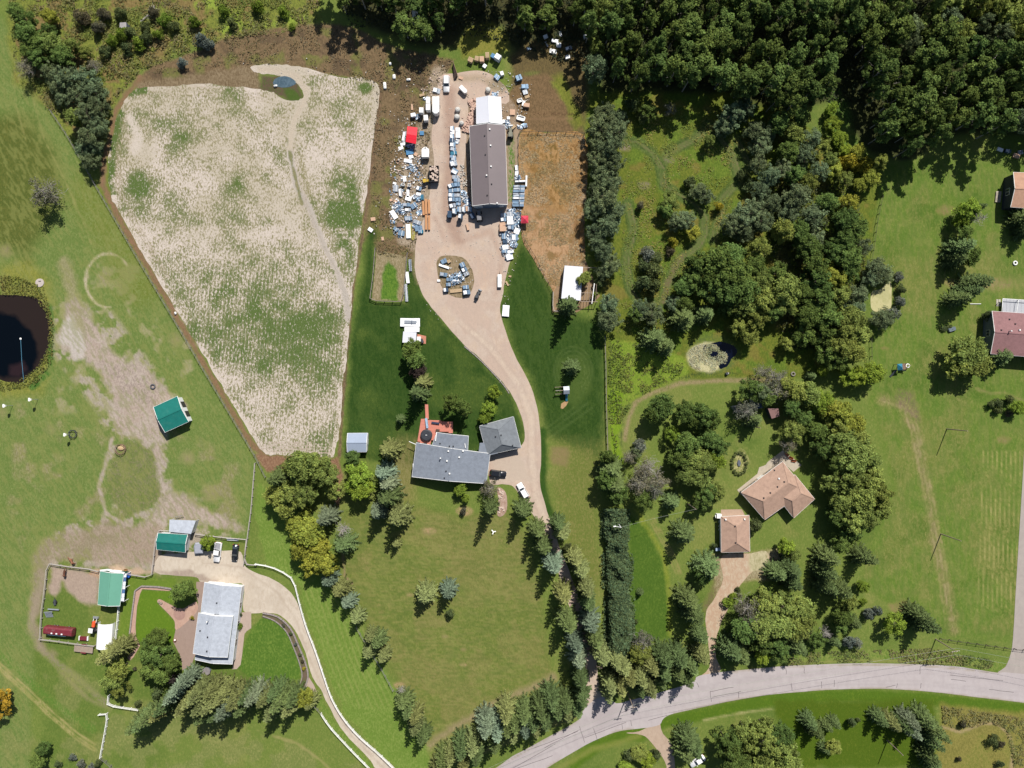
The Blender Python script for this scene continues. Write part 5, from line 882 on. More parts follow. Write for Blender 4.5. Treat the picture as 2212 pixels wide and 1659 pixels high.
# ------------------------------------------------------------------ buildings
def lerp(a, b, t): return (a[0] + (b[0] - a[0]) * t, a[1] + (b[1] - a[1]) * t)
def slab(parent, name, pts, mat, th=.14):
    n = Vector((0, 0, -th)); p = [Vector(q) for q in pts]; k = len(p); mb = MB()
    mb.add([tuple(q) for q in p] + [tuple(q + n) for q in p], [tuple(range(k)), tuple(range(k, 2 * k))[::-1]] + [(i, i + k, (i + 1) % k + k, (i + 1) % k) for i in range(k)])
    return mb.build(name, mat, parent)
GLASS = M('window_glass', (.03, .04, .05), .12, var=.1, spec=.6); WHITE = M('white_trim', (.78, .78, .76), .5, var=.06, dirt=(.5, .48, .42))
DARK = M('dark_metal', (.03, .03, .035), .5, var=.2); STEEL = M('grey_steel', (.38, .40, .42), .4, .5, var=.2)
def opening(parent, a, b, t, w, z, h, name='window', mat=None):
    """window or door standing 3 cm proud of the wall from a to b"""
    c = lerp(a, b, t); ang = math.atan2(b[1] - a[1], b[0] - a[0]); mb = MB(); mb.box((c[0], c[1], z + h / 2), (w + .16, .10, h + .16), ang)
    f = mb.build(name, WHITE if name == 'window' else (mat or WHITE), parent)
    if name == 'window':
        g = MB(); g.box((c[0], c[1], z + h / 2), (w, .14, h), ang); g.build('pane', GLASS, f)
        MB().box((c[0], c[1], z + h / 2), (.06, .17, h), ang).build('mullion', WHITE, f)
    else:
        g = MB(); g.box((c[0] + math.cos(ang) * w * .35, c[1] + math.sin(ang) * w * .35, z + 1.0), (.12, .2, .05), ang); g.build('handle', DARK, f)
def building(name, corners, eave, ridge, roofmat, wallmat, label, cat='building', t=0.0, over=.45, vents=(), wins=(), doors=(), cap=None, parent=None, zbase=0, gutter=True):
    """corners at the eaves in photo units, order A B C D; ridge runs from the middle of AD to the middle of BC"""
    P = [W(q, eave) for q in corners]; cx = sum(p[0] for p in P) / 4; cy = sum(p[1] for p in P) / 4
    root = parent or empty(name, (cx, cy, 0), 0, label, cat)
    ox, oy = root.location.x, root.location.y
    A, B, C_, D = [(p[0] - ox, p[1] - oy) for p in P]; m0 = lerp(A, D, .5); m1 = lerp(B, C_, .5); r0 = lerp(m0, m1, t); r1 = lerp(m0, m1, 1 - t)
    E = lambda p, z: (p[0], p[1], z)
    rn = 'roof' if not parent else 'upper_roof'
    s1 = slab(root, 'roof_slope', [E(A, eave), E(B, eave), E(r1, ridge), E(r0, ridge)], roofmat)
    slab(root, 'roof_slope', [E(C_, eave), E(D, eave), E(r0, ridge), E(r1, ridge)], roofmat)
    if t > 0:
        slab(root, 'roof_slope', [E(D, eave), E(A, eave), E(r0, ridge)], roofmat); slab(root, 'roof_slope', [E(B, eave), E(C_, eave), E(r1, ridge)], roofmat)
    cm = MB(); cm.bar(E(r0, ridge + .03), E(r1, ridge + .03), .3, .07)
    if t > 0:
        for q in (A, D): cm.bar(E(q, eave + .04), E(r0, ridge + .03), .22, .06)
        for q in (B, C_): cm.bar(E(q, eave + .04), E(r1, ridge + .03), .22, .06)
    cm.build('ridge_cap', cap or roofmat, root)
    if gutter:
        g = MB(); Q = [A, B, C_, D]
        for i in range(4):
            a, b = Q[i], Q[(i + 1) % 4]
            if t > 0 or i in (0, 2): g.bar(E(a, eave - .1), E(b, eave - .1), .12, .14)
            elif t == 0: m = lerp(a, b, .5); g.bar(E(a, eave - .08), E(m, ridge - .08), .1, .2); g.bar(E(m, ridge - .08), E(b, eave - .08), .1, .2)
        g.build('gutter', WHITE, root)
    c0 = lerp(lerp(A, C_, .5), lerp(B, D, .5), .5)
    def ins(p):
        d = math.hypot(p[0] - c0[0], p[1] - c0[1]); k = max(.5, 1 - over * 1.35 / d); return (c0[0] + (p[0] - c0[0]) * k, c0[1] + (p[1] - c0[1]) * k)
    a, b, c, d = map(ins, (A, B, C_, D)); top = eave - .16 + (ridge - eave) * 0.02
    mb = MB(); mb.prism([a, b, c, d], zbase - .05 if not zbase else zbase, top)
    if t == 0:
        for (p, q) in ((d, a), (b, c)):
            m = lerp(p, q, .5); nx, ny = (m[0] - c0[0]) , (m[1] - c0[1]); l = math.hypot(nx, ny); nx /= l; ny /= l
            hz = ridge - .2
            mb.add([E(p, top), E(q, top), E(m, hz), (p[0] - nx * .2, p[1] - ny * .2, top), (q[0] - nx * .2, q[1] - ny * .2, top), (m[0] - nx * .2, m[1] - ny * .2, hz)], [(0, 1, 2), (5, 4, 3), (0, 3, 4, 1), (1, 4, 5, 2), (2, 5, 3, 0)])
    mb.build('wall', wallmat, root)
    Q = [a, b, c, d]
    for (side, tt, w, z, h) in wins: opening(root, Q[side], Q[(side + 1) % 4], tt, w, zbase + z, h)
    for (side, tt, w, h, mt) in doors: opening(root, Q[side], Q[(side + 1) % 4], tt, w, zbase + 0.02, h, 'door', mt)
    for v in vents:      # (photo point, kind) placed on the roof surface
        (vx, vy), kd = v[0], v[1]; zz = (eave + ridge) / 2
        for _ in range(3):
            wp = W((vx, vy), zz); q = (wp[0] - ox, wp[1] - oy); ax, ay = m1[0] - m0[0], m1[1] - m0[1]; L = math.hypot(ax, ay); dist = abs((q[0] - m0[0]) * -ay + (q[1] - m0[1]) * ax) / L
            half = math.hypot(A[0] - D[0], A[1] - D[1]) / 2; zz = ridge - (ridge - eave) * min(1, dist / half)
        mb = MB()
        if kd == 'w': mb.box((q[0], q[1], zz + .15), (.45, .45, .5), 0, .8); mb.build('roof_vent', WHITE, root)
        elif kd == 'd': mb.box((q[0], q[1], zz + .1), (.4, .4, .35), 0, .7); mb.build('roof_vent', DARK, root)
        elif kd == 'c':
            mb.tube([(q[0], q[1], zz - .1), (q[0], q[1], zz + 1.0)], .14, 10); p = mb.build('chimney_pipe', STEEL, root); MB().tube([(q[0], q[1], zz + 1.0), (q[0], q[1], zz + 1.18)], [.22, .16], 10).build('cap', WHITE, p)
    return root
def shingle(name, colr, **k): return M(name, colr, .85, var=.17, scale=1.1, bump=.5, dirt=tuple(c * .72 for c in colr), **k)
R_GREY = shingle('grey_shingle', C(140, 148, 160)); R_GAR = shingle('dark_grey_shingle', C(134, 140, 146)); R_BRN = M('brown_metal_roof', C(136, 125, 127), .5, var=.05, scale=.4, wave=('X', 1.0, .15))
R_WHT = M('white_metal_roof', (.60, .61, .66), .45, var=.03, scale=.5, wave=('X', 1.2, .06)); R_TEAL = M('teal_metal_roof', C(34, 128, 118), .5, var=.14, scale=.8, dirt=C(70, 140, 128), wave=('X', 1.5, .12))
R_GRN = M('pale_green_metal_roof', C(118, 180, 156), .5, var=.05, scale=.4, wave=('Y', 1.2, .1)); R_TAN = shingle('tan_shingle', C(190, 158, 138)); R_LT = shingle('light_grey_shingle', C(196, 203, 214))
R_MAV = shingle('mauve_shingle', C(158, 118, 118)); R_TN2 = shingle('orange_tan_shingle', C(200, 158, 132)); R_SHED = M('blue_grey_metal_roof', C(176, 190, 212), .4, var=.05, scale=.5, wave=('Y', 1.2, .1))
W_BLUE = M('pale_blue_siding', C(176, 192, 210), .7, var=.06, wave=('Z', 1.6, .2)); W_WHITE = M('white_siding', (.62, .63, .64), .7, var=.06, wave=('Z', 1.6, .2)); W_GREY = M('grey_siding', C(120, 130, 140), .7, var=.08, wave=('Z', 1.6, .2))
W_BEIGE = M('beige_siding', C(206, 190, 168), .75, var=.08, wave=('Z', 1.6, .2)); W_DKBLUE = M('dark_siding', C(70, 76, 86), .7, var=.1, wave=('Z', 1.6, .2))
big = building('long_shed', [(1090.8, 270.2), (1096.2, 441.8), (1020.4, 444.8), (1014.2, 272.5)], 4.3, 6.0, R_BRN, W_BLUE, 'long workshop shed with a plain brown metal gable roof beside the material yard', 'shed', over=.3,
               vents=[(Z1(1443, 92), 'w'), (Z1(1382, 215), 'w'), (Z1(1450, 333), 'd'), (Z1(1391, 487), 'd'), (Z1(1527, 598), 'w'), (Z2(1425, 1192), 'w'), (Z2(1355, 1276), 'd'), (Z2(1437, 1415), 'w'), (Z2(1365, 1538), 'd')],
               wins=[(2, .25, 1.4, 1.6, 1.0), (2, .6, 1.4, 1.6, 1.0), (0, .4, 1.4, 1.6, 1.0)], doors=[(1, .16, 1.0, 2.1, WHITE), (1, .5, 4.2, 3.6, M('grey_door', C(140, 158, 178), .5)), (1, .85, 2.4, 2.4, WHITE)])
building('storage_shed', [Z2(1577, 742), Z2(1597, 1112), Z2(1240, 1112), Z2(1238, 755)], 3.4, 4.6, R_WHT, W_WHITE, 'white metal roofed shed joined to the top end of the long brown shed', 'shed', over=.2, doors=[(0, .5, 2.4, 2.2, W_GREY)], wins=[(2, .5, 1.2, 1.5, .9)])
gh = building('grey_house', [Z4(1205, 1080), Z4(1155, 1455), Z4(232, 1370), Z4(285, 945)], 2.9, 4.7, R_GREY, W_GREY, 'wide grey-shingled house with a salmon deck behind it and dark car beside it', 'house',
              vents=[(Z4(685, 1050), 'w'), (Z4(668, 1172), 'w'), (Z4(700, 1330), 'w'), (Z4(868, 1050), 'w'), (Z4(820, 1127), 'w'), (Z4(590, 1135), 'c'), (Z4(656, 1300), 'd'), (Z4(635, 1385), 'd'), (Z4(697, 990), 'd')],
              wins=[(1, .2, 1.8, 1.0, 1.2), (1, .42, 1.2, 1.0, 1.2), (1, .62, 2.2, .8, 1.5), (1, .84, 1.6, 1.0, 1.2), (2, .3, 1.2, 1.0, 1.0), (3, .8, 1.4, 1.0, 1.2), (0, .7, 1.2, 1.0, 1.1)], doors=[(1, .52, 1.0, 2.1, WHITE)])
building('x', [Z4(935, 862), Z4(925, 1050), Z4(480, 985), Z4(540, 818)], 3.0, 3.9, R_GREY, W_GREY, '', parent=gh, vents=[(Z4(745, 990), 'd'), (Z4(582, 955), 'd')], wins=[(3, .4, 1.4, 1.0, 1.2)])
ox, oy = gh.location.x, gh.location.y
def rel(q, z=0): w_ = W(q, z); return (w_[0] - ox, w_[1] - oy)
MB().prism([rel(Z4(q_[0], q_[1]), 2.9) for q_ in ((1075, 950), (1300, 930), (1300, 1078), (1205, 1100), (1060, 1075))][::-1], 2.72, 2.86).build('link_roof', R_GREY, gh)
MB().prism([rel(Z4(q_[0], q_[1]), 2.9) for q_ in ((1110, 975), (1280, 950), (1280, 1060), (1200, 1080), (1090, 1060))][::-1], 0, 2.72).build('link_wall', W_GREY, gh)
MB().prism([rel(Z4(232, 1366), 3), rel(Z4(430, 1392), 3), rel(Z4(405, 1382), 3), rel(Z4(250, 1352), 3)][::-1], 2.75, 2.95).build('porch_roof', R_LT, gh)
mb = MB(); mb.box((*rel(Z4(262, 1245), 2), 1.4), (.7, 1.9, 2.8)); mb.build('chimney', WHITE, gh)
mb = MB(); mb.bar((*rel(Z4(195, 930), 2.7), 2.7), (*rel(Z4(285, 968), 2.7), 2.8), .14); mb.build('downpipe', WHITE, gh)
mb = MB(); mb.bar((*rel(Z4(538, 815), 3.3), 3.3), (*rel(Z4(525, 925), 3.3), 3.4), .2); mb.bar((*rel(Z4(890, 955), 3.5), 3.5), (*rel(Z4(897, 1010), 3.5), 3.5), .16); mb.build('flashing', WHITE, gh)
building('garage', [Z4(1495, 620), Z4(1590, 1008), Z4(1165, 1100), Z4(1070, 738)][::-1], 2.8, 4.6, R_GAR, W_GREY, 'hip-roofed dark grey garage standing at an angle beside the grey house', 'garage', t=.26, vents=[(Z4(1272, 870), 'd'), (Z4(1340, 852), 'd'), (Z4(1483, 980), 'd')],
         doors=[(0, .35, 4.6, 2.3, WHITE), (0, .8, 2.6, 2.3, WHITE)], wins=[(1, .5, 1.2, 1.0, 1.0)])
# salmon deck with tub, walkway
DECK = M('salmon_deck', C(232, 148, 128), .7, var=.08, wave=('X', 3.2, .25))
dk = empty('deck', (*W(Z4(500, 860)), 0), 0, 'salmon-pink timber deck between the grey house and its back lawn', 'deck'); dx_, dy_ = dk.location.x, dk.location.y
dpoly = [Z4(298, 935), Z4(345, 648), Z4(740, 690), Z4(740, 820), Z4(540, 808), Z4(528, 900), Z4(472, 912), Z4(462, 968)]
dp = [(W(q, .7)[0] - dx_, W(q, .7)[1] - dy_) for q in dpoly]
y0, y1 = min(p[1] for p in dp), max(p[1] for p in dp); nb = 18
for i in range(nb):
    ya = y0 + (y1 - y0) * i / nb + .012; yb = y0 + (y1 - y0) * (i + 1) / nb - .012; ym = (ya + yb) / 2; xs = []
    for k in range(len(dp)):
        (x0_, z0_), (x1_, z1_) = dp[k], dp[(k + 1) % len(dp)]
        if (z0_ > ym) != (z1_ > ym): xs.append(x0_ + (ym - z0_) / (z1_ - z0_) * (x1_ - x0_))
    xs.sort()
    for xa, xb in zip(xs[::2], xs[1::2]): MB().box(((xa + xb) / 2, ym, .66), (xb - xa, yb - ya, .08)).build('plank', DECK, dk)
fr = MB(); fr.prism([(p[0] * .985, p[1] * .985) for p in dp], .02, .60); fr.build('deck_frame', M('deck_side', C(150, 92, 80), .8), dk)
MB().prism([(W(q, .7)[0] - dx_, W(q, .7)[1] - dy_) for q in (Z4(392, 470), Z4(432, 470), Z4(440, 650), Z4(400, 650))], .3, .6).build('walkway', DECK, dk)
tb = empty('hot_tub', (*W(Z4(415, 850), .7), .7), 0, 'round black hot tub standing on the salmon deck', 'hot tub')
MB().rings([[(x, y, z) for x, y in disc(r, 28)] for r, z in ((1.65, 0), (1.7, .8), (1.55, .86))]).build('tub_side', DARK, tb)
MB().rings([[(x, y, z) for x, y in disc(r, 28)] for r, z in ((1.48, .86), (1.5, .93), (1.3, .97))]).build('cover', M('tub_cover', (.035, .037, .045), .45, var=.3), tb)
MB().box((.0, .05, .985), (.5, .12, .02)).build('handle', WHITE, tb)
st_ = MB(); a_ = W(Z4(408, 640), 1.2); b_ = W(Z4(425, 765), 1.5); st_.bar((*a_, 1.0), (*b_, 1.5), .55, .08)
for s_ in (-.3, .3): st_.bar((a_[0] + s_, a_[1], 1.2), (b_[0] + s_, b_[1], 1.75), .07, .07)
for q_, z_ in ((a_, 1.0), (b_, 1.5)): st_.bar((q_[0], q_[1], .7), (q_[0], q_[1], z_), .12)
tag(st_.build('slide', M('pale_blue_plastic', C(160, 190, 215), .4)), 'pale blue slide leading down onto the salmon deck', 'slide')
for nm, q, sz, rz, lab, cat, mt in (('bench', Z4(524, 700), (2.3, .5), -.12, 'long dark bench on the salmon deck', 'bench', M('bench_blue', C(52, 64, 92), .6)), ('patio_table', Z4(552, 795), (1.1, .8), -.1, 'dark patio table near the deck corner by the hot tub', 'table', M('table_brown', C(96, 74, 62), .6))):
    w_ = W(q, 1.1); t_ = empty(nm, (w_[0], w_[1], .7), rz, lab, cat); MB().box((0, 0, .45), (sz[0], sz[1], .07)).build('top', mt, t_)
    for sx in (-1, 1):
        for sy in (-1, 1): MB().box((sx * sz[0] * .42, sy * sz[1] * .38, .21), (.07, .07, .42)).build('leg', DARK, t_)
building('metal_shed', [(750.5, 935.9), (793.6, 935.5), (791.8, 976.2), (749.8, 976.6)], 2.5, 3.2, R_SHED, W_WHITE, 'small metal shed with a blue-grey gable roof on the lawn edge beside the crop field', 'shed', over=.15, doors=[(1, .5, 1.4, 2.0, WHITE)])
building('teal_barn', [T(3, 1, 1325, 200), T(3, 1, 1532, 105), T(3, 1, 1630, 325), T(3, 1, 1425, 418)], 3.2, 4.1, R_TEAL, W_WHITE, 'teal-roofed horse shelter standing askew in the bare dirt of the left pasture', 'barn', over=.3, doors=[(1, .3, 1.6, 2.2, DARK), (1, .7, 1.6, 2.2, DARK)])
building('teal_shed', [T(3, 1, 1365, 1288), T(3, 1, 1622, 1302), T(3, 1, 1602, 1456), T(3, 1, 1352, 1430)], 2.8, 3.5, R_TEAL, W_WHITE, 'teal-roofed shed directly below the flat grey shelter by the fence', 'shed', over=.25, wins=[(2, .4, 1.0, 1.2, .8)])
# mono-pitch grey shelter
def mono(name, corners, zs, roofmat, wallmat, label, cat='shed', over=.15, openside=None):
    P = [W(q, z) for q, z in zip(corners, zs)]; cx = sum(p[0] for p in P) / 4; cy = sum(p[1] for p in P) / 4
    root = empty(name, (cx, cy, 0), 0, label, cat); Q = [(p[0] - cx, p[1] - cy) for p in P]
    slab(root, 'roof', [(*q, z) for q, z in zip(Q, zs)][::-1], roofmat, .1)
    q2 = [(x * .95, y * .95) for x, y in Q]; mb = MB()
    for i in range(4):
        if openside == i: continue
        a, b = q2[i], q2[(i + 1) % 4]; za, zb = zs[i] - .12, zs[(i + 1) % 4] - .12
        l = math.hypot(b[0] - a[0], b[1] - a[1]); n = ((b[1] - a[1]) / l * .08, -(b[0] - a[0]) / l * .08)
        mb.add([(*a, 0), (*b, 0), (*b, zb), (*a, za), (a[0] - n[0], a[1] - n[1], 0), (b[0] - n[0], b[1] - n[1], 0), (b[0] - n[0], b[1] - n[1], zb), (a[0] - n[0], a[1] - n[1], za)],
               [(0, 1, 2, 3), (7, 6, 5, 4), (0, 4, 5, 1), (1, 5, 6, 2), (2, 6, 7, 3), (3, 7, 4, 0)])
    mb.build('wall', wallmat, root); return root
gs = mono('grey_shelter', [T(3, 1, 1465, 1172), T(3, 1, 1692, 1180), T(3, 1, 1650, 1296), T(3, 1, 1460, 1276)], [2.6, 2.6, 3.1, 3.1], R_LT, W_WHITE, 'open-backed flat pale grey shelter between the pasture and the teal-roofed shed', openside=0)
w_ = W(T(3, 1, 1560, 1150), 0); pl = empty('hay_rack', (w_[0], w_[1], 0), .2, 'dark metal rack standing at the open back of the grey shelter', 'rack')
for i in range(5): MB().bar((-1 + i * .5, -.5, 0), (-1 + i * .5, .5, 1.0), .07).build('bar', STEEL, pl)
MB().bar((-1.1, .5, 1.0), (1.1, .5, 1.0), .08).build('rail', STEEL, pl)
building('green_barn', [Z3(935, 553), Z3(896, 892), Z3(668, 878), Z3(692, 528)], 3.3, 4.1, R_GRN, M('barn_green_wall', C(40, 88, 70), .8), 'pale green roofed barn at the edge of the horse pen', 'barn', over=.3, doors=[(3, .5, 2.4, 2.4, WHITE)])
MBp = MB(); lt = empty('lean_to', (*W(Z3(930, 700), 2), 0), 0, 'narrow white-framed lean-to with blue panels along the green barn', 'lean-to'); lx, ly = lt.location.x, lt.location.y
Lr = lambda q, z: (W(q, z)[0] - lx, W(q, z)[1] - ly, z)
for i in range(7):
    a = lerp(Z3(938, 556), Z3(900, 845), i / 7); b = lerp(Z3(966, 556), Z3(938, 845), i / 7); c = lerp(Z3(966, 556), Z3(938, 845), (i + .92) / 7); d = lerp(Z3(938, 556), Z3(900, 845), (i + .92) / 7)
    slab(lt, 'panel', [Lr(d, 2.9), Lr(c, 2.6), Lr(b, 2.6), Lr(a, 2.9)], M('white_panel', (.66, .70, .76), .4) if i % 3 != 1 else M('blue_panel', C(96, 128, 176), .4), .06)
for t_ in (0, .5, 1): e = Lr(lerp(Z3(964, 558), Z3(937, 845), t_), 2.5); MB().bar((e[0], e[1], 0), e, .14).build('post', WHITE, lt)
wf = MB(); wf.bar(Lr(Z3(692, 525), 3.3), Lr(Z3(770, 515), 4.1), .5, .1); wf.bar(Lr(Z3(770, 515), 4.1), Lr(Z3(945, 550), 3.3), .5, .1); wf.build('end_flashing', WHITE, lt)
wh = building('white_roofed_house', [Z3(2160, 690), Z3(2063, 1495), Z3(1675, 1448), Z3(1775, 645)], 3.0, 4.1, R_LT, W_WHITE, 'light grey roofed two-level house inside the curved driveway at the lower left', 'house', over=.35, vents=[(Z3(1903, 860), 'd')],
              doors=[(3, .3, 2.6, 2.2, WHITE), (3, .7, 2.6, 2.2, WHITE)], wins=[(0, .25, 1.4, 1.0, 1.1), (0, .5, 1.4, 1.0, 1.1), (0, .75, 1.8, 1.0, 1.1), (1, .3, 1.6, 1.0, 1.2), (1, .7, 1.6, 1.0, 1.2), (2, .3, 1.6, 1.0, 1.2), (2, .6, 1.6, 1.0, 1.2)])
building('x', [Z3(2068, 1000), Z3(2013, 1424), Z3(1655, 1384), Z3(1712, 962)], 5.0, 6.1, R_LT, W_WHITE, '', parent=wh, over=.3, zbase=3.2, vents=[(Z3(1815, 1045), 'c'), (Z3(1730, 1148), 'd'), (Z3(1808, 1214), 'd'), (Z3(1800, 1360), 'd')], wins=[(1, .3, 1.4, .7, .8), (1, .7, 1.4, .7, .8), (3, .5, 1.4, .5, .8)])
# arched white tent
tn = empty('storage_tent', (*W(Z3(735, 1200), 1.5), 0), -.07, 'white arched fabric storage tent beside the maroon wagon pen', 'tent')
for i in range(5):
    rg = []
    for k in (0, 1):
        y = -4.55 + 9.1 * (i + k) / 5 * 1.0 * .8 + .9; rg.append([(-2.15, y, 0), (-2.15, y, 1.4), (-1.6, y, 2.2), (-.7, y, 2.65), (0, y, 2.75), (.7, y, 2.65), (1.6, y, 2.2), (2.15, y, 1.4), (2.15, y, 0)])
    n = 9; MB().add(rg[0] + rg[1], [(j, j + n, j + 1 + n, j + 1) for j in range(n - 1)]).build('fabric_panel', M('tent_fabric', (.80, .80, .80), .6, var=.02), tn)
MB().add([(-2.1, -3.62, 0), (-2.1, -3.62, 1.4), (-1.6, -3.62, 2.2), (0, -3.62, 2.7), (1.6, -3.62, 2.2), (2.1, -3.62, 1.4), (2.1, -3.62, 0)], [tuple(range(7))]).build('end_flap', _mats['tent_fabric'], tn)
# tan house (L plan) and its garage
th = building('tan_house', [(1601, 1064), (1691, 997), (1741, 1060), (1652, 1123)], 3.0, 4.7, R_TAN, W_BEIGE, 'tan-shingled L-shaped house among the trees with a pale terrace behind', 'house', t=.2, vents=[(T(3, 4, 55, 745), 'd'), (T(3, 4, 92, 817), 'w'), (T(3, 4, 140, 845), 'd'), (T(3, 4, 82, 888), 'd'), (T(3, 4, 20, 940), 'd'), (T(3, 3, 2175, 985), 'd')],
              wins=[(0, .3, 1.8, .9, 1.3), (0, .7, 1.8, .9, 1.3), (2, .6, 1.6, .9, 1.2), (3, .5, 1.6, .9, 1.2)], doors=[(0, .5, 1.8, 2.1, WHITE)])
building('x', [(1672, 1065), (1717, 1025), (1760, 1078), (1714.7, 1119)], 2.9, 4.5, R_TAN, W_BEIGE, '', parent=th, t=.3, wins=[(2, .5, 1.6, .9, 1.2), (1, .5, 1.6, .9, 1.2)])
building('garage', [T(3, 3, 2050, 1135), T(3, 3, 2056, 1450), T(3, 3, 1808, 1456), T(3, 3, 1805, 1146)], 2.9, 4.3, R_TAN, W_WHITE, 'tan-shingled detached garage at the head of the gravel drive', 'garage', t=.28, doors=[(1, .3, 2.6, 2.2, WHITE), (1, .7, 2.6, 2.2, WHITE)], vents=[(T(3, 3, 1845, 1170), 'w'), (T(3, 3, 2008, 1168), 'w'), (T(3, 3, 1928, 1228), 'd'), (T(3, 3, 1932, 1372), 'd')])
pt = sheet('patio', [T(3, 3, 1805, 1085), T(3, 3, 1985, 1082), T(3, 3, 2015, 1135), T(3, 3, 1805, 1140)], .05, MD, C(196, 168, 146), C(180, 154, 134), .3, step=2)
building('tan_house', [(2189, 372), (2290, 376), (2290, 455), (2183, 447)], 4.4, 5.6, R_TN2, W_DKBLUE, 'orange-tan roofed house with a dark wall, cut by the upper right edge', 'house', over=.4, wins=[(3, .5, 1.8, 1.4, 1.4), (2, .7, 1.6, 1.4, 1.4)])
building('mauve_house', [(2143, 672), (2290, 682), (2290, 776), (2140, 764)], 4.3, 5.7, R_MAV, W_GREY, 'mauve-shingled house with a grey gable wall at the right edge', 'house', over=.4, vents=[(T(2, 4, 2085, 1100), 'd'), (T(2, 4, 2135, 1140), 'd'), (T(2, 4, 2082, 1203), 'c'), (T(2, 4, 2170, 1193), 'w'), (T(2, 4, 2015, 1193), 'd')], wins=[(3, .5, 1.6, 1.6, 1.4), (2, .85, 1.6, 1.4, 1.4)])
mono('pen_shelter', [T(2, 3, 455, 635), T(2, 3, 614, 646), T(2, 3, 592, 938), T(2, 3, 426, 920)], [3.0, 2.5, 2.5, 3.0], R_WHT, W_WHITE, 'flat white roofed animal shelter with small trees leaning over it', over=.1)
pg_ = empty('pergola', (*W(T(2, 3, 660, 870)), 0), 0, 'weathered timber pergola frame beside the flat white shelter', 'pergola'); px_, py_ = pg_.location.x, pg_.location.y
Pr = lambda q, z: (W(q, z)[0] - px_, W(q, z)[1] - py_, z)
TIM = M('weathered_timber', C(176, 158, 142), .85, var=.15)
for x in (600, 625, 650, 675, 700, 725): MB().bar(Pr(T(2, 3, x + 6, 800 if x > 640 else 870), 2.5), Pr(T(2, 3, x - 6, 950), 2.5), .09).build('rafter', TIM, pg_)
for y in (870, 945): MB().bar(Pr(T(2, 3, 595, y), 2.4), Pr(T(2, 3, 740, y + 4), 2.4), .14).build('beam', TIM, pg_)
MB().bar(Pr(T(2, 3, 712, 790), 2.6), Pr(T(2, 3, 690, 965), 2.6), .2).build('beam', WHITE, pg_); MB().bar(Pr(T(2, 3, 615, 652), 2.2), Pr(T(2, 3, 735, 656), 2.2), .15).build('beam', TIM, pg_)
for x, y in ((597, 945), (735, 948), (725, 800), (597, 870)): e = Pr(T(2, 3, x, y), 2.4); MB().bar((e[0], e[1], 0), e, .14).build('post', TIM, pg_)
# canopies
RED = M('red_canopy', (.62, .012, .03), .5, var=.05); PINK = M('faded_red_canopy', C(226, 70, 92), .6, var=.05)
cn = empty('canopy', (*W(Z2(345, 1270), 2.5), 0), 0, 'bright red ribbed canopy shelter over stacked goods in the material yard', 'canopy'); cx_, cy_ = cn.location.x, cn.location.y
cc = [Z2(287, 1145), Z2(426, 1166), Z2(405, 1392), Z2(262, 1362)]
for i in range(4):
    a, d = lerp(cc[0], cc[3], i / 4), lerp(cc[0], cc[3], (i + .97) / 4); b, c = lerp(cc[1], cc[2], i / 4), lerp(cc[1], cc[2], (i + .97) / 4); zz = [2.6, 2.85, 2.85, 2.6]
    z0_, z1_ = zz[i] + (.0 if i < 2 else 0), zz[i]
    slab(cn, 'roof_panel', [(W(q, z)[0] - cx_, W(q, z)[1] - cy_, z) for q, z in ((d, 2.95 - abs(i + 1 - 2) * .15), (c, 2.95 - abs(i + 1 - 2) * .15), (b, 2.95 - abs(i - 2) * .15), (a, 2.95 - abs(i - 2) * .15))], RED, .08)
for q in cc: e = W(lerp(q, Z2(345, 1270), .08), 2.5); MB().bar((e[0] - cx_, e[1] - cy_, 0), (e[0] - cx_, e[1] - cy_, 2.65), .1).build('post', STEEL, cn)
gz = empty('gazebo', (*W(Z1(1908, 820), 2.3), 0), 0, 'small square pyramid tent with a faded red top beside the dry paddock', 'tent')
g4 = [(-1.05, -1.1), (1.05, -1.1), (1.05, 1.1), (-1.05, 1.1)]
for i in range(4): MB().add([(*g4[i], 2.1), (*g4[(i + 1) % 4], 2.1), (0, 0, 2.75), (*g4[i], 2.0), (*g4[(i + 1) % 4], 2.0), (0, 0, 2.65)], [(0, 1, 2), (5, 4, 3), (0, 3, 4, 1)]).build('roof_panel', PINK, gz)
for q in g4: MB().bar((q[0] * .95, q[1] * .95, 0), (q[0] * .95, q[1] * .95, 2.1), .07).build('pole', WHITE, gz)
# sheds in the grove
mono('small_shed', [T(3, 3, 1908, 195), T(3, 3, 2050, 172), T(3, 3, 2078, 232), T(3, 3, 1940, 252)], [2.6, 2.6, 2.3, 2.3], M('old_grey_roof', C(120, 120, 122), .8, var=.15), W_GREY, 'weathered grey shed half hidden beneath the grove trees')
mono('small_shed', [T(3, 3, 2080, 132), T(3, 3, 2160, 118), T(3, 3, 2180, 205), T(3, 3, 2110, 215)], [2.9, 2.9, 2.5, 2.5], M('slate_blue_roof', C(84, 96, 118), .6, var=.1), W_WHITE, 'dark slate-roofed shed with white edge under the grove trees')
mono('small_shed', [T(3, 4, 0, 212), T(3, 4, 90, 212), T(3, 4, 100, 278), T(3, 4, 32, 300)], [2.6, 2.6, 2.3, 2.3], M('reddish_grey_roof', C(150, 116, 112), .8, var=.15), W_DKBLUE, 'reddish grey shed roof showing between trees right of the slate-roofed shed')
mono('small_shed', [T(1, 1, 1035, 195), T(1, 1, 1090, 192), T(1, 1, 1092, 246), T(1, 1, 1032, 240)], [2.0, 2.0, 1.7, 1.7], M('pale_old_roof', C(190, 186, 184), .8, var=.15), W_GREY, 'tiny pale derelict shed lost in weeds at the top left')
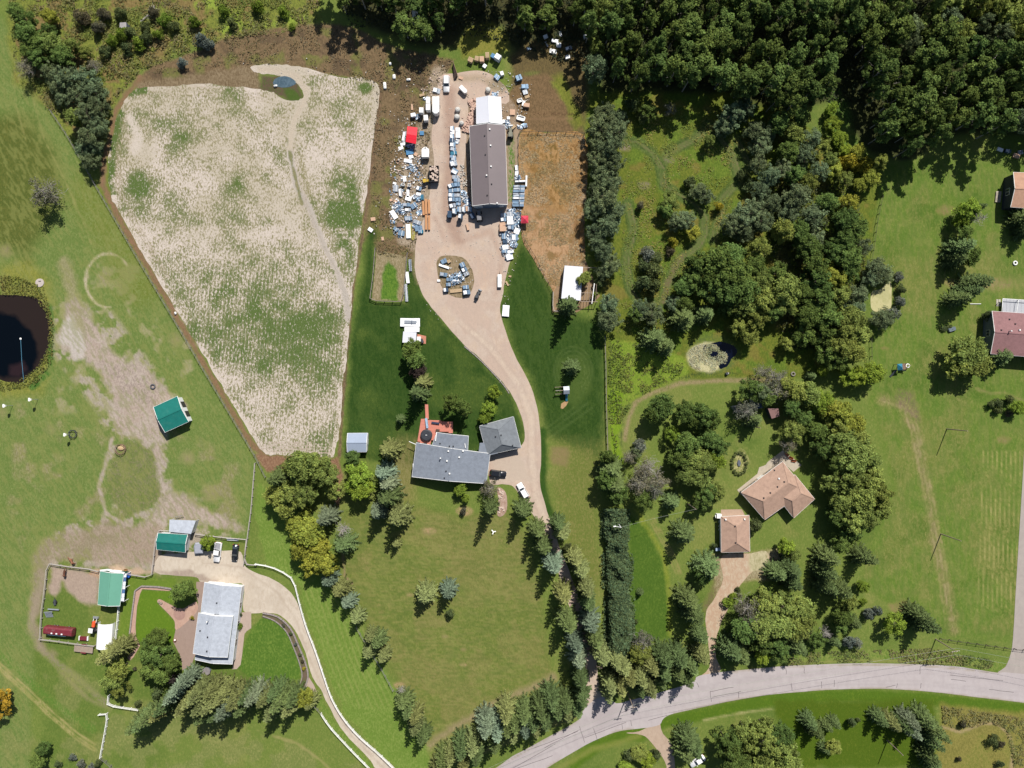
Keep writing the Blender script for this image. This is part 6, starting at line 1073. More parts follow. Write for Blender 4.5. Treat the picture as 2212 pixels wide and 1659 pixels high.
# deck behind the mauve house
dk2 = empty('raised_deck', (*W((2190, 660)), 0), 0, 'pale grey raised deck with white rails against the mauve house', 'deck'); ax_, ay_ = dk2.location.x, dk2.location.y
Dr = lambda q, z: (W(q, z)[0] - ax_, W(q, z)[1] - ay_)
for i in range(8):
    x0_ = 2166 + i * 8; MB().prism([Dr((x0_, 645 + i * .6), 1.2), Dr((x0_ + 7.7, 645.6 + i * .6), 1.2), Dr((x0_ + 7.7, 676), 1.2), Dr((x0_, 676), 1.2)][::-1], 1.1, 1.2).build('board', M('pale_deck', C(196, 198, 204), .7, var=.05), dk2)
MB().prism([Dr((2168, 647), .5), Dr((2225, 650), .5), Dr((2225, 675), .5), Dr((2168, 675), .5)][::-1], 0, 1.05).build('deck_frame', W_GREY, dk2)
rl_ = MB()
for (a, b) in (((2166, 645), (2228, 649)), ((2166, 645), (2164, 676)), ((2200, 647), (2196, 676))): rl_.bar((*Dr(a, 2.1), 2.1), (*Dr(b, 2.1), 2.1), .12); rl_.bar((*Dr(a, 1.2), 1.2), (*Dr(a, 2.1), 2.1), .1)
rl_.build('rail', WHITE, dk2)
for i in range(2):
    for j in range(4):
        pp = W(T(2, 4, 1980 + i * 20, 935 + j * 15)); tag(MB().box((pp[0], pp[1], .07), (.55, .42, .06)).build('paving_slab', M('pale_slab', C(220, 212, 200), .8)), 'pale square paving slab set in grass beside the raised deck', 'paving slab', 'paving slabs by the raised deck')
# slatted white bench deck by the tan house at the edge
wb = empty('slatted_platform', (*W(T(2, 4, 1983, 45)), 0), -.1, 'cream slatted timber platform on the lawn by the orange-tan roof', 'platform')
for i in range(9): MB().box((0, -1.4 + i * .36, .35), (1.5, .22, .06)).build('slat', M('cream_timber', C(220, 208, 190), .8), wb)
for s_ in (-.6, .6): MB().box((s_, 0, .16), (.1, 3.1, .3)).build('bearer', TIM, wb)
# ------------------------------------------------------------------ fences
def fence(name, pts, label, style='wire', post_gap=2.6, height=1.3, cat='fence'):
    wp = [W(q) for q in pts]; L = [0]
    for a, b in zip(wp[:-1], wp[1:]): L.append(L[-1] + math.hypot(b[0] - a[0], b[1] - a[1]))
    n = max(1, min(290, round(L[-1] / post_gap))); root = empty(name, (*wp[0], 0), 0, label, cat)
    def at(s):
        for i in range(len(L) - 1):
            if s <= L[i + 1] + 1e-6: t = (s - L[i]) / max(1e-6, L[i + 1] - L[i]); p = lerp(wp[i], wp[i + 1], t); return (p[0] - wp[0][0], p[1] - wp[0][1])
        return (wp[-1][0] - wp[0][0], wp[-1][1] - wp[0][1])
    mt = {'wire': M('fence_grey', C(150, 146, 144), .8), 'white': WHITE, 'board': M('old_board', C(150, 140, 132), .85, var=.15), 'dark': M('dark_post', C(86, 78, 72), .8), 'rail': M('pale_rail', C(202, 194, 186), .8, var=.1)}[style]
    w = {'wire': .13, 'white': .16, 'board': .15, 'dark': .14, 'rail': .16}[style]
    pm = MB().box((0, 0, height / 2), (w, w, height)).mesh('post', mt)
    P = [at(L[-1] * i / n) for i in range(n + 1)]
    for p in P: link('post', pm, root, (p[0], p[1], 0))
    rails = {'wire': [(1.2, .07, .05), (.8, .03, .03), (.4, .03, .03)], 'white': [(1.22, .14, .05), (.82, .05, .15), (.42, .05, .15)], 'board': [(1.2, .16, .05), (.7, .05, .18)], 'dark': [(1.15, .06, .06), (.6, .04, .04)], 'rail': [(1.2, .14, .1), (.7, .08, .12)]}[style]
    for k, (z, rw, rh) in enumerate(rails):
        if len(P) * len(rails) <= 240 and style in ('white', 'rail', 'board'):
            for a, b in zip(P[:-1], P[1:]): MB().bar((*a, z), (*b, z), rw, rh).build('rail', mt, root)
        else:
            mb = MB()
            for a, b in zip(P[:-1], P[1:]): mb.bar((*a, z), (*b, z), rw, rh)
            o = mb.build('wire' if style == 'wire' else 'rail', mt, root)
    return root
fence('field_fence', FENCE_FIELD + [(575, 1030)], 'long grey wire fence running diagonally between the pasture and crop field', 'wire', 2.4)
fence('field_fence', [(553, 1000), (545, 1100), (537, 1160), (529, 1216)], 'wire fence running down from the crop field tip to the parking corner', 'rail', 2.4)
CURVE = smooth_poly([(553, 1217), (583, 1222), (608, 1232), (628, 1244), (638, 1259), (648, 1299), (663, 1351), (683, 1404), (703, 1464), (718, 1506), (743, 1549), (778, 1589), (818, 1624), (856, 1661)], 5, closed=False)
fence('white_fence', CURVE, 'long curving white rail fence along the right side of the lower left driveway', 'white', 2.8)
fence('white_fence', smooth_poly([(695, 1539), (713, 1566), (738, 1594), (773, 1631), (803, 1661)], 4, closed=False), 'short curving white fence on the left side of the driveway near the bottom', 'white', 2.6)
fence('wire_fence', [(680, 1522), (695, 1539)], 'short wire fence piece between the yellow-green tree and white fence', 'wire', 1.5)
fence('white_fence', [(238, 1500), (236, 1521), (302, 1531)], 'white L-shaped fence corner below the olive-yellow trees', 'white', 2.2)
fence('white_fence', [(217, 1541), (237, 1539), (230, 1581), (220, 1634)], 'white fence running down the lawn below the L-shaped corner', 'white', 2.4)
fence('wire_fence', [(220, 1634), (236, 1646), (252, 1662)], 'wire fence going off the bottom edge from the white fence', 'wire', 2)
fence('pen_fence', [Z3(90, 1215), Z3(105, 950), Z3(130, 780), Z3(150, 600), Z3(165, 440), Z3(340, 470), Z3(600, 500), Z3(690, 525)], 'pale rail fence along the left and top sides of the horse pen', 'rail', 2.8)
fence('pen_fence', [Z3(85, 1225), Z3(260, 1245), Z3(430, 1270), Z3(650, 1295)], 'pale rail fence along the bottom of the horse pen behind the wagon', 'rail', 2.6)
fence('pen_fence', [Z3(905, 860), Z3(890, 1040), Z3(868, 1225)], 'white rail fence between the tent and the green garden lawn', 'white', 2.4)
fence('pen_fence', [Z3(985, 552), Z3(1110, 570), Z3(1235, 592), Z3(1252, 520), Z3(1270, 330), Z3(1300, 100), Z3(1420, 105)], 'rail fence going round the corner left of the teal-roofed shed', 'rail', 2.6)
fence('pen_fence', [(425, 1152), (470, 1158), (535, 1164)], 'pale rail fence behind the parked white pickup and black car', 'rail', 2.6)
fence('pen_fence', [(535, 1164), (529, 1217), (556, 1219)], 'pale rail fence on the right side of the black car', 'rail', 2.6)
fence('lawn_fence', [(1306, 727), (1308, 800), (1309, 880), (1312, 976)], 'straight grey board fence dividing the dark lawn from bright green weeds', 'board', 2.4)
fence('garden_fence', [T(2, 2, 1035, 490), T(2, 2, 1015, 740), T(2, 2, 988, 940), T(2, 2, 1130, 948), T(2, 2, 1268, 950), T(2, 2, 1295, 720), T(2, 2, 1312, 530)], 'grey board fence enclosing the fenced vegetable garden', 'board', 2.4)
fence('paddock_fence', [(1120, 292), (1122, 470), (1131, 515), (1156, 555), (1178, 600), (1193, 627), (1193, 672)], 'dark post fence on the left side of the dry paddock', 'dark', 2.8)
fence('paddock_fence', [(1123, 287), (1190, 286), (1262, 290)], 'dark post fence along the top of the dry paddock', 'dark', 2.8)
fence('boundary_fence', [(1904, 425), (1898, 450), (1892, 480), (1884, 540), (1880, 562)], 'dark wire fence between the wood and the long right hand lawn', 'dark', 2.6)
fence('boundary_fence', [(1879, 732), (1880, 770), (1879, 808)], 'dark wire fence stub below the duckweed pond willows', 'dark', 2.6)
fence('boundary_fence', [(2030, 1378), (2100, 1388), (2180, 1399), (2230, 1405)], 'dark fence between the mown field and road verge at lower right', 'dark', 2.6)
fence('pen_fence', [T(2, 3, 355, 870), T(2, 3, 350, 1030), T(2, 3, 420, 1035)], 'low timber pen fence left of the spruce by the white shelter', 'rail', 2.0)
fence('diagonal_fence', [(770, 1352), (785, 1378), (828, 1448), (850, 1490)], 'grey wire fence seen between the diagonal row of spruces', 'wire', 2.4)
# low garden walls
def lowwall(pts, label, w=.35, h=.45, mat=None):
    wp = [W(q) for q in pts]; root = empty('garden_wall', (*wp[0], 0), 0, label, 'wall'); bm_ = None
    mt = mat or M('wall_stone', C(166, 156, 152), .85, var=.15)
    for a, b in zip(wp[:-1], wp[1:]):
        L = math.hypot(b[0] - a[0], b[1] - a[1]); k = max(1, round(L / 1.1))
        for i in range(k):
            p, q = lerp(a, b, (i + .03) / k), lerp(a, b, (i + .97) / k)
            MB().bar((p[0] - wp[0][0], p[1] - wp[0][1], h / 2), (q[0] - wp[0][0], q[1] - wp[0][1], h / 2), w, h * random.uniform(.92, 1.05)).build('block', mt, root)
lowwall([Z3(1005, 1180), Z3(1025, 1000), Z3(1045, 850), Z3(1060, 730), Z3(1125, 684), Z3(1290, 690), Z3(1440, 712)], 'grey block retaining wall round the narrow pink gravel bed')
lowwall(smooth_poly([T(4, 2, 60, 318), T(4, 2, 190, 350), T(4, 2, 300, 450), T(4, 2, 365, 590), T(4, 2, 430, 750), T(4, 2, 452, 870), T(4, 2, 415, 985)], 3, closed=False), 'curved pale edging wall between the flower bed and the driveway')
lowwall(smooth_poly([T(4, 2, 60, 345), T(4, 2, 170, 390), T(4, 2, 265, 480), T(4, 2, 325, 610), T(4, 2, 380, 760), T(4, 2, 400, 870), T(4, 2, 365, 965)], 3, closed=False), 'curved pale edging wall between the flower bed and the round lawn', .25, .3)
lowwall(smooth_poly([(1003, 748), (1040, 780), (1085, 828), (1100, 850)], 3, closed=False), 'row of edging stones on the left side of the gravel driveway', .3, .2)
# flat decks and rings
# ------------------------------------------------------------------ vehicles
def rr_outline(L, Wd, rad, z, n=4, nose=1.0):
    pts = []
    for sx, sy, a0 in ((1, 1, 0), (-1, 1, 90), (-1, -1, 180), (1, -1, 270)):
        for k in range(n + 1):
            a = R(a0 + 90 * k / n); x = sx * (Wd / 2 - rad) + rad * math.cos(a); y = sy * (L / 2 - rad) + rad * math.sin(a)
            if y > L * .38: x *= nose
            pts.append((x, y, z))
    return pts
TYRE = M('tyre_rubber', (.02, .02, .02), .9, var=.2); RIM = M('rim_metal', (.5, .5, .52), .3, .7, var=.1); TAIL = M('tail_light', (.45, .02, .02), .3); HEAD = M('head_light', (.8, .8, .78), .1)
def wheel_me(r=.34, w=.22):
    def mk(rs, ws, nm, mt):
        return MB().rings([[(x, r_ * math.cos(2 * math.pi * k / 14), r_ * math.sin(2 * math.pi * k / 14)) for k in range(14)] for x, r_ in zip(ws, rs)]).mesh(nm, mt, True)
    return mk([r * .8, r, r, r * .8], [-w / 2, -w * .35, w * .35, w / 2], 'tyre', TYRE), mk([r * .55, r * .6, r * .55], [-w / 2 - .01, 0, w / 2 + .01], 'rim', RIM)
WT, WR = wheel_me()
def wheels(root, xs, ys, r=.34, s=1.0):
    for y in ys:
        for x in (-xs, xs):
            e = link('tyre', WT, root, (x, y, r)); e.scale = (1, r / .34, r / .34)
            link('rim', WR, e)
def panel4(root, name, q, mt, th=.02): return slab(root, name, q, mt, th)
def vehicle(q, ang, kind, colr, label, cat, name=None, z=0):
    L, Wd, H = {'suv': (4.8, 1.9, 1.72), 'sedan': (4.75, 1.82, 1.42), 'pickup': (5.7, 2.0, 1.85), 'van': (5.2, 2.0, 2.0)}[kind]
    w_ = W(q, 1.0); root = empty(name or {'suv': 'parked_car', 'sedan': 'parked_car', 'pickup': 'pickup_truck', 'van': 'van'}[kind], (w_[0], w_[1], z), R(ang), label, cat)
    pm = M('paint_' + '_'.join(str(int(c * 100)) for c in colr), colr, .25, var=.04, spec=.6)
    body = MB().rings([rr_outline(L * .96, Wd * .9, .3, .24, nose=.92), rr_outline(L, Wd, .35, .42, nose=.92), rr_outline(L, Wd, .38, .72, nose=.9), rr_outline(L * .97, Wd * .93, .36, .93, nose=.86)]); body.build('body', pm, root, True)
    gb, gt, gz = {'suv': ((-2.2, .85), (-1.95, .25), .93), 'sedan': ((-1.75, .95), (-1.15, .25), .93), 'pickup': ((-.85, 1.25), (-.65, .65), .93), 'van': ((-2.5, 1.5), (-2.35, .8), .93)}[kind]
    wb, wt = Wd * .44, Wd * .36; zt = H - .04
    A = [(-wb, gb[0], gz), (wb, gb[0], gz), (wb, gb[1], gz), (-wb, gb[1], gz)]; B = [(-wt, gt[0], zt), (wt, gt[0], zt), (wt, gt[1], zt), (-wt, gt[1], zt)]
    MB().add(A + B, [(0, 3, 2, 1), (4, 5, 6, 7), (0, 1, 5, 4), (1, 2, 6, 5), (2, 3, 7, 6), (3, 0, 4, 7)]).build('cabin', pm, root)
    slab(root, 'roof', [(-wt * .98, gt[0] + .05, zt + .05), (wt * .98, gt[0] + .05, zt + .05), (wt * .98, gt[1] - .02, zt + .05), (-wt * .98, gt[1] - .02, zt + .05)], pm, .06)
    def face(i, j, nm):
        pts = [Vector(A[i]), Vector(A[j]), Vector(B[j]), Vector(B[i])]; c = sum(pts, Vector()) / 4; nn = (pts[1] - pts[0]).cross(pts[3] - pts[0]).normalized()
        slab(root, nm, [tuple(c + (p - c) * .88 + nn * .025) for p in pts], GLASS, .02)
    face(2, 3, 'windscreen'); face(0, 1, 'rear_window'); face(1, 2, 'side_window'); face(3, 0, 'side_window')
    wheels(root, Wd / 2 - .12, (L * .31, -L * .30))
    for s_ in (-1, 1):
        MB().box((s_ * Wd * .33, L / 2 - .12, .68), (.36, .22, .16)).build('headlight', HEAD, root); MB().box((s_ * Wd * .38, -L / 2 + .05, .74), (.22, .12, .22)).build('tail_light', TAIL, root)
        MB().box((s_ * (Wd / 2 + .1), gb[1] - .25, 1.0), (.2, .12, .14)).build('wing_mirror', pm, root)
    if kind == 'pickup':
        slab(root, 'cargo_bed', [(-.78, -2.7, .96), (.78, -2.7, .96), (.78, -.95, .96), (-.78, -.95, .96)], M('bed_liner', (.25, .25, .27), .7), .02)
        for s_ in (-1, 1): MB().box((s_ * .86, -1.82, 1.05), (.12, 1.8, .22)).build('bed_side', pm, root)
        MB().box((0, -2.72, 1.05), (1.7, .08, .22)).build('tailgate', pm, root)
    return root
WP = (.80, .80, .80); BP = (.012, .013, .017)
vehicle(Z2(825, 553), 180, 'suv', WP, 'white four-wheel-drive parked nose down at the top of the material yard', 'car')
vehicle(Z4(1303, 1332), -97 , 'suv', BP, 'black car parked on the apron beside the grey house', 'car')
vehicle(Z4(1612, 1545), 30, 'suv', WP, 'white car with dark windscreen parked at the driveway edge below the apron', 'car')
vehicle(Z3(1905, 335), 173, 'pickup', WP, 'white pickup parked by the bright green tree at the lower left', 'pickup')
vehicle(Z3(2088, 340), 174, 'sedan', BP, 'black convertible-looking car with a white middle, right of the white pickup', 'car')
vehicle(T(4, 3, 1605, 1605), 122, 'sedan', WP, 'white car half under trees by the bottom side drive', 'car')
def trailer(q, ang, L, Wd, H, mt, label, cat='trailer', name='box_trailer', nose=True, axle=True, roofmt=None):
    w_ = W(q, H * .8); root = empty(name, (w_[0], w_[1], 0), R(ang), label, cat); h = L / 2
    pts = [(-Wd / 2, -h), (Wd / 2, -h), (Wd / 2, h - (Wd * .3 if nose else 0)), (Wd * .16 if nose else Wd / 2, h), (-Wd * .16 if nose else -Wd / 2, h), (-Wd / 2, h - (Wd * .3 if nose else 0))]
    if not nose: pts = [(-Wd / 2, -h), (Wd / 2, -h), (Wd / 2, h), (-Wd / 2, h)]
    MB().prism(pts, .5, H - .05).build('body', mt, root); MB().prism([(x * .97, y * .985) for x, y in pts], H - .05, H, .03).build('roof', roofmt or mt, root)
    MB().bar((0, h, .5), (0, h + .9, .48), .1).build('drawbar', DARK, root)
    if axle: wheels(root, Wd / 2 - .02, (-L * .1,), .32)
    MB().box((0, -h - .02, (H + .5) / 2), (Wd * .8, .04, H - .8)).build('rear_door', WHITE, root)
    return root
VW = M('trailer_white', (.72, .72, .70), .45, var=.04, dirt=(.45, .42, .38)); 
t1 = trailer(Z2(680, 862), 180, 4.9, 1.95, 2.7, VW, 'long white box trailer with pointed nose beside the yard track')
MB().box((0, 0, 2.74), (.4, .4, .1)).build('roof_hatch', WHITE, t1)
trailer(Z2(572, 790), 180, 1.8, 1.15, 2.3, VW, 'narrow white box container left of the long white trailer', nose=False); trailer(Z2(573, 885), 180, 1.9, 1.25, 2.4, VW, 'white box container directly below the narrow one beside the long trailer', nose=False)
trailer(Z2(480, 930), 178, 1.5, 1.2, 2.4, VW, 'grey-white upright crate left of the long white trailer', 'crate', 'tall_crate', False, False); trailer(Z2(542, 1035), 185, 1.6, 1.2, 2.2, VW, 'white upright crate standing below the others by the track', 'crate', 'tall_crate', False, False)
t2 = trailer(Z2(535, 1508), 0, 2.9, 2.1, 2.0, VW, 'white camper trailer with a round roof hatch in the middle of the left yard', 'trailer', 'camper_trailer'); MB().prism(disc(.18, 12, 0, 1.1), 2.0, 2.1).build('roof_hatch', DARK, t2)
trailer(Z2(1060, 640), -135, 2.6, 1.2, 1.5, VW, 'white covered boat-shaped trailer lying askew at the top of the yard', 'trailer', 'covered_trailer')
trailer(T(2, 2, 2105, 768), 0, 3.7, 1.15, 1.0, VW, 'narrow white box trailer at the right edge of the turning circle', nose=False)
# sacks
SACK = M('woven_sack', C(214, 212, 206), .9, var=.12, bump=.6)
for q, r, lab in ((Z2(980, 908), .78, 'upper of two round white sacks beside the yard track'), (Z2(970, 1008), .82, 'lower round white sack with wrinkled top beside the yard track'), (Z2(1035, 1095), .68, 'white sack standing by the rubble left of the white-roofed shed'), (Z2(1400, 632), .75, 'cream sack behind the white-roofed shed')):
    w_ = W(q, 1.2); rt = empty('bulk_sack', (w_[0], w_[1], 0), random.random(), lab, 'sack'); MB().rings([[(x * (1 + .05 * math.sin(3 * z + i)), y, z) for i, (x, y) in enumerate(disc(rr_, 14))] for rr_, z in ((r * .85, 0), (r, .4), (r * .98, .95), (r * .75, 1.2), (r * .3, 1.25))]).build('bag', SACK, rt, True)
    MB().tube([(-r * .5, 0, 1.15), (0, 0, 1.35), (r * .5, 0, 1.15)], .05, 5).build('lifting_strap', WHITE, rt)
# dump trailer with stone, loader
w_ = W(Z1(655, 195), 1.5); dp_ = empty('dump_trailer', (w_[0], w_[1], 0), 0, 'black dump trailer heaped with pale broken stone in the left yard', 'trailer')
for sx, sy, a, b in ((0, 2.2, 2.7, .1), (0, -2.2, 2.7, .1), (1.3, 0, .1, 4.4), (-1.3, 0, .1, 4.4)): MB().box((sx, sy, 1.35), (a, b, 1.5)).build('side_panel', DARK, dp_)
MB().box((0, 0, .7), (2.6, 4.4, .1)).build('floor', DARK, dp_); wheels(dp_, 1.25, (-.5, .5), .4)
STONE = M('broken_stone', C(222, 200, 184), .9, var=.15, bump=.5); STONE2 = M('pale_stone', C(212, 206, 196), .9, var=.15, bump=.5)
for k in range(26):
    rx, ry = random.uniform(-1.05, 1.05), random.uniform(-1.9, 1.95); s_ = random.uniform(.5, .95); MB().box((rx, ry, 2.0 + random.uniform(-.1, .5) - abs(rx) * .2), (s_, s_ * random.uniform(.6, 1), random.uniform(.15, .4)), random.uniform(0, 3), random.uniform(.7, 1)).build('stone', STONE, dp_)
def tractor(q, ang, body, label, s=1.0, cat='tractor', name='tractor', top=None):
    w_ = W(q, 1.0); root = empty(name, (w_[0], w_[1], 0), R(ang), label, cat); root.scale = (s, s, s)
    MB().rings([rr_outline(1.5, .75, .12, .6), rr_outline(1.5, .8, .15, 1.15), rr_outline(1.4, .6, .12, 1.25)]).build('bonnet', body, root).location = (0, .9, 0)
    MB().box((0, -.5, .85), (1.0, 1.2, .6)).build('chassis', DARK, root); MB().box((0, -.45, 2.1), (1.15, 1.2, .1)).build('canopy', top or body, root)
    for sx in (-.5, .5):
        for sy in (.1, -1.0): MB().bar((sx, sy, 1.1), (sx, sy, 2.1), .07).build('post', DARK, root)
        MB().bar((sx * .8, 1.2, .8), (sx * .8, 2.3, .5), .1).build('lift_arm', top or body, root)
    MB().box((0, -.45, 1.3), (.5, .5, .4)).build('seat', DARK, root); MB().box((0, 2.5, .45), (1.5, .5, .5), 0, .8).build('bucket', STEEL, root)
    for x in (-.65, .65):
        for y, r in ((-.6, .62), (1.2, .4)): e = link('tyre', WT, root, (x, y, r)); e.scale = (1.3, r / .34, r / .34); link('rim', WR, e)
    return root
YEL = M('yellow_paint', (.45, .30, .03), .5, var=.15, dirt=(.1, .08, .06)); ORG = M('orange_red_paint', (.62, .09, .03), .45); BLK = M('dark_machine', (.05, .055, .065), .5, var=.3); GRYM = M('grey_machine', (.16, .16, .17), .6, var=.3)
tractor(Z1(545, 290), -75, YEL, 'small yellow loader beside the dump trailer of stone', .85, 'loader', 'yellow_loader')
tractor(Z3(622, 1115), -8, ORG, 'small tractor with an orange-red front beside the white arched tent', 1.1, top=VW)
tractor(T(2, 2, 1912, 895), -25, BLK, 'small black tractor on the gravel by the turning circle', .75)
tractor(Z1(1280, 790), 5, GRYM, 'dark utility machine parked in the shade of the long shed', 1.1, 'loader', 'dark_loader')
tractor(Z2(1712, 1255), 0, M('olive_machine', (.16, .16, .12), .6, var=.3), 'old machine parked in the grass strip right of the long shed', 1.05, 'loader', 'old_loader')
# box truck in the forest
w_ = W(T(1, 2, 1385, 110), 2.4); bt = empty('box_truck', (w_[0], w_[1], 0), .05, 'pale box truck half hidden in forest shade at the top', 'truck'); MB().box((0, -.6, 1.6), (2.4, 3.6, 2.2)).build('cargo_box', VW, bt); MB().box((0, 1.9, 1.2), (2.1, 1.3, 1.5), 0, .85).build('cab', VW, bt); MB().box((0, 2.4, 1.5), (1.7, .4, .5)).build('windscreen', GLASS, bt); wheels(bt, 1.0, (-1.4, 1.7), .42)
# ------------------------------------------------------------------ goods in the material yard
MATS = {'bb': M('blue_grey_sheet', C(150, 180, 208), .35, .3, var=.18), 'gb': M('galvanised', C(196, 204, 214), .4, .35, var=.15), 'wp': M('white_sheet', (.74, .75, .76), .5, var=.06), 'st': M('sandstone', C(222, 184, 156), .9, var=.12, bump=.4),
        'tl': M('teal_sheet', C(60, 140, 170), .4, var=.15), 'tb': M('fresh_timber', C(222, 164, 116), .8, var=.08), 'cr': M('crate_timber', C(216, 188, 150), .85, var=.12), 'bl': M('blue_wrap', C(96, 160, 210), .4, var=.12), 'ye': M('yellow_ladder_paint', C(214, 206, 96), .6), 'bn': M('brown_board', C(150, 122, 104), .85, var=.15), 'dk': M('dark_sheet', C(70, 96, 124), .4, .2, var=.2)}
WORD = {'bb': 'blue-grey metal bundle', 'gb': 'galvanised metal bundle', 'wp': 'white panel stack', 'st': 'sandstone slab pallet', 'tl': 'teal metal bundle', 'cr': 'slatted timber crate', 'bl': 'blue-wrapped crate', 'bn': 'brown board stack', 'dk': 'dark blue metal bundle', 'ap': 'white tub', 'ye': 'yellow ladder', 'tb': 'long orange timber beam', 'ms': 'tangle of metal offcuts'}
NAME = {'bb': 'metal_bundle', 'gb': 'metal_bundle', 'wp': 'panel_stack', 'st': 'slab_pallet', 'tl': 'metal_bundle', 'cr': 'timber_crate', 'bl': 'wrapped_crate', 'bn': 'board_stack', 'dk': 'metal_bundle', 'ap': 'tub', 'ye': 'ladder', 'tb': 'timber_beam', 'ms': 'metal_offcuts'}
def bearers(L, Wd, rt):
    for s_ in (-1, 1): MB().box((s_ * L * .3, 0, .06), (.12, Wd, .12)).build('bearer', MATS['bn'], rt)
def item(q, L, Wd, ang, h, kind, label, group=None):
    w_ = W(q, h); rt = empty(NAME[kind], (w_[0], w_[1], 0), R(ang), label, NAME[kind].replace('_', ' '), group); mt = MATS.get(kind, VW); r = random
    if kind in ('bb', 'gb', 'tl', 'dk'):
        bearers(L, Wd, rt)
        n = max(3, int(Wd / .22)); mb = MB()
        for lay in range(max(1, int(h / .3))):
            for i in range(n): mb.box((r.uniform(-.06, .06), -Wd / 2 + Wd * (i + .5) / n, .14 + lay * .28 + .12), (L * r.uniform(.93, 1.0), Wd / n * .82, .24 + r.uniform(-.04, .03)))
        mb.build('sheets', mt, rt); MB().box((L * .12, 0, h * .5 + .06), (.1, Wd * 1.03, h + .06)).build('strap', WHITE if r.random() < .6 else MATS['dk'], rt)
        if r.random() < .6: MB().box((-L * .2, 0, h + .14), (L * .45, Wd * .8, .08), R(r.uniform(-6, 6))).build('top_sheet', MATS[r.choice(('wp', 'gb', 'wp', 'bb'))], rt)
    elif kind in ('wp', 'st', 'bn'):
        bearers(L, Wd, rt)
        n = max(2, int(h / .16))
        for i in range(n): MB().box((r.uniform(-.05, .05), r.uniform(-.05, .05), .12 + (i + .5) * (h - .12) / n), (L, Wd, (h - .12) / n * .9), R(r.uniform(-2, 2))).build('panel' if kind == 'wp' else 'slab' if kind == 'st' else 'board', mt, rt)
    elif kind in ('cr', 'bl'):
        MB().box((0, 0, h * .47), (L * .96, Wd * .96, h * .94)).build('case', MATS['dk'] if kind == 'bl' else mt, rt)
        for i in range(5): MB().box((0, -Wd / 2 + Wd * (i + .5) / 5, h * .97), (L, Wd / 5 * .75, .05)).build('lid_slat', mt, rt)
    elif kind == 'ap':
        MB().rings([rr_outline(Wd * .9, L * .9, min(L, Wd) * .25, 0), rr_outline(Wd, L, min(L, Wd) * .3, h), rr_outline(Wd * .8, L * .8, min(L, Wd) * .25, h), rr_outline(Wd * .7, L * .7, min(L, Wd) * .2, h * .4)]).build('shell', VW, rt, False)
    elif kind == 'tb':
        for k in range(2): MB().box((0, (k - .5) * Wd * .52, .12 + h / 2), (L, Wd * .46, h)).build('beam', mt, rt)
    elif kind == 'ye':
        for s_ in (-1, 1): MB().box((0, s_ * Wd / 2, h), (L, .08, .08)).build('side_rail', mt, rt)
        for i in range(12): MB().box((-L / 2 + L * (i + .5) / 12, 0, h), (.07, Wd, .06)).build('rung', mt, rt)
    elif kind == 'ms':
        for k, m_ in enumerate(('bb', 'gb', 'wp', 'dk', 'bb')):
            mb = MB()
            for i in range(int(9 * L * Wd / 4) + 4):
                a = r.uniform(0, 6.28); c = (r.uniform(-L / 2, L / 2), r.uniform(-Wd / 2, Wd / 2), r.uniform(.1, h)); l = r.uniform(.3, 1.1); mb.bar((c[0] - math.cos(a) * l / 2, c[1] - math.sin(a) * l / 2, c[2]), (c[0] + math.cos(a) * l / 2, c[1] + math.sin(a) * l / 2, c[2] + r.uniform(-.2, .2)), r.uniform(.08, .3), .05)
            o = mb.build('offcuts', MATS[m_], rt); o['kind'] = 'stuff'
    return rt
def yard(phrase, L, group):
    L = sorted(L, key=lambda e: e[0][1]); tot = {}; seen = {}
    for e in L: tot[e[5]] = tot.get(e[5], 0) + 1
    for q, l, w, a, h, k in L:
        seen[k] = seen.get(k, 0) + 1
        lab = f"{WORD[k]}, the only one {phrase}" if tot[k] == 1 else f"{WORD[k]}, {ordinal(seen[k])} from the top {phrase}"
        item(q, l, w, a, h, k, lab, group)
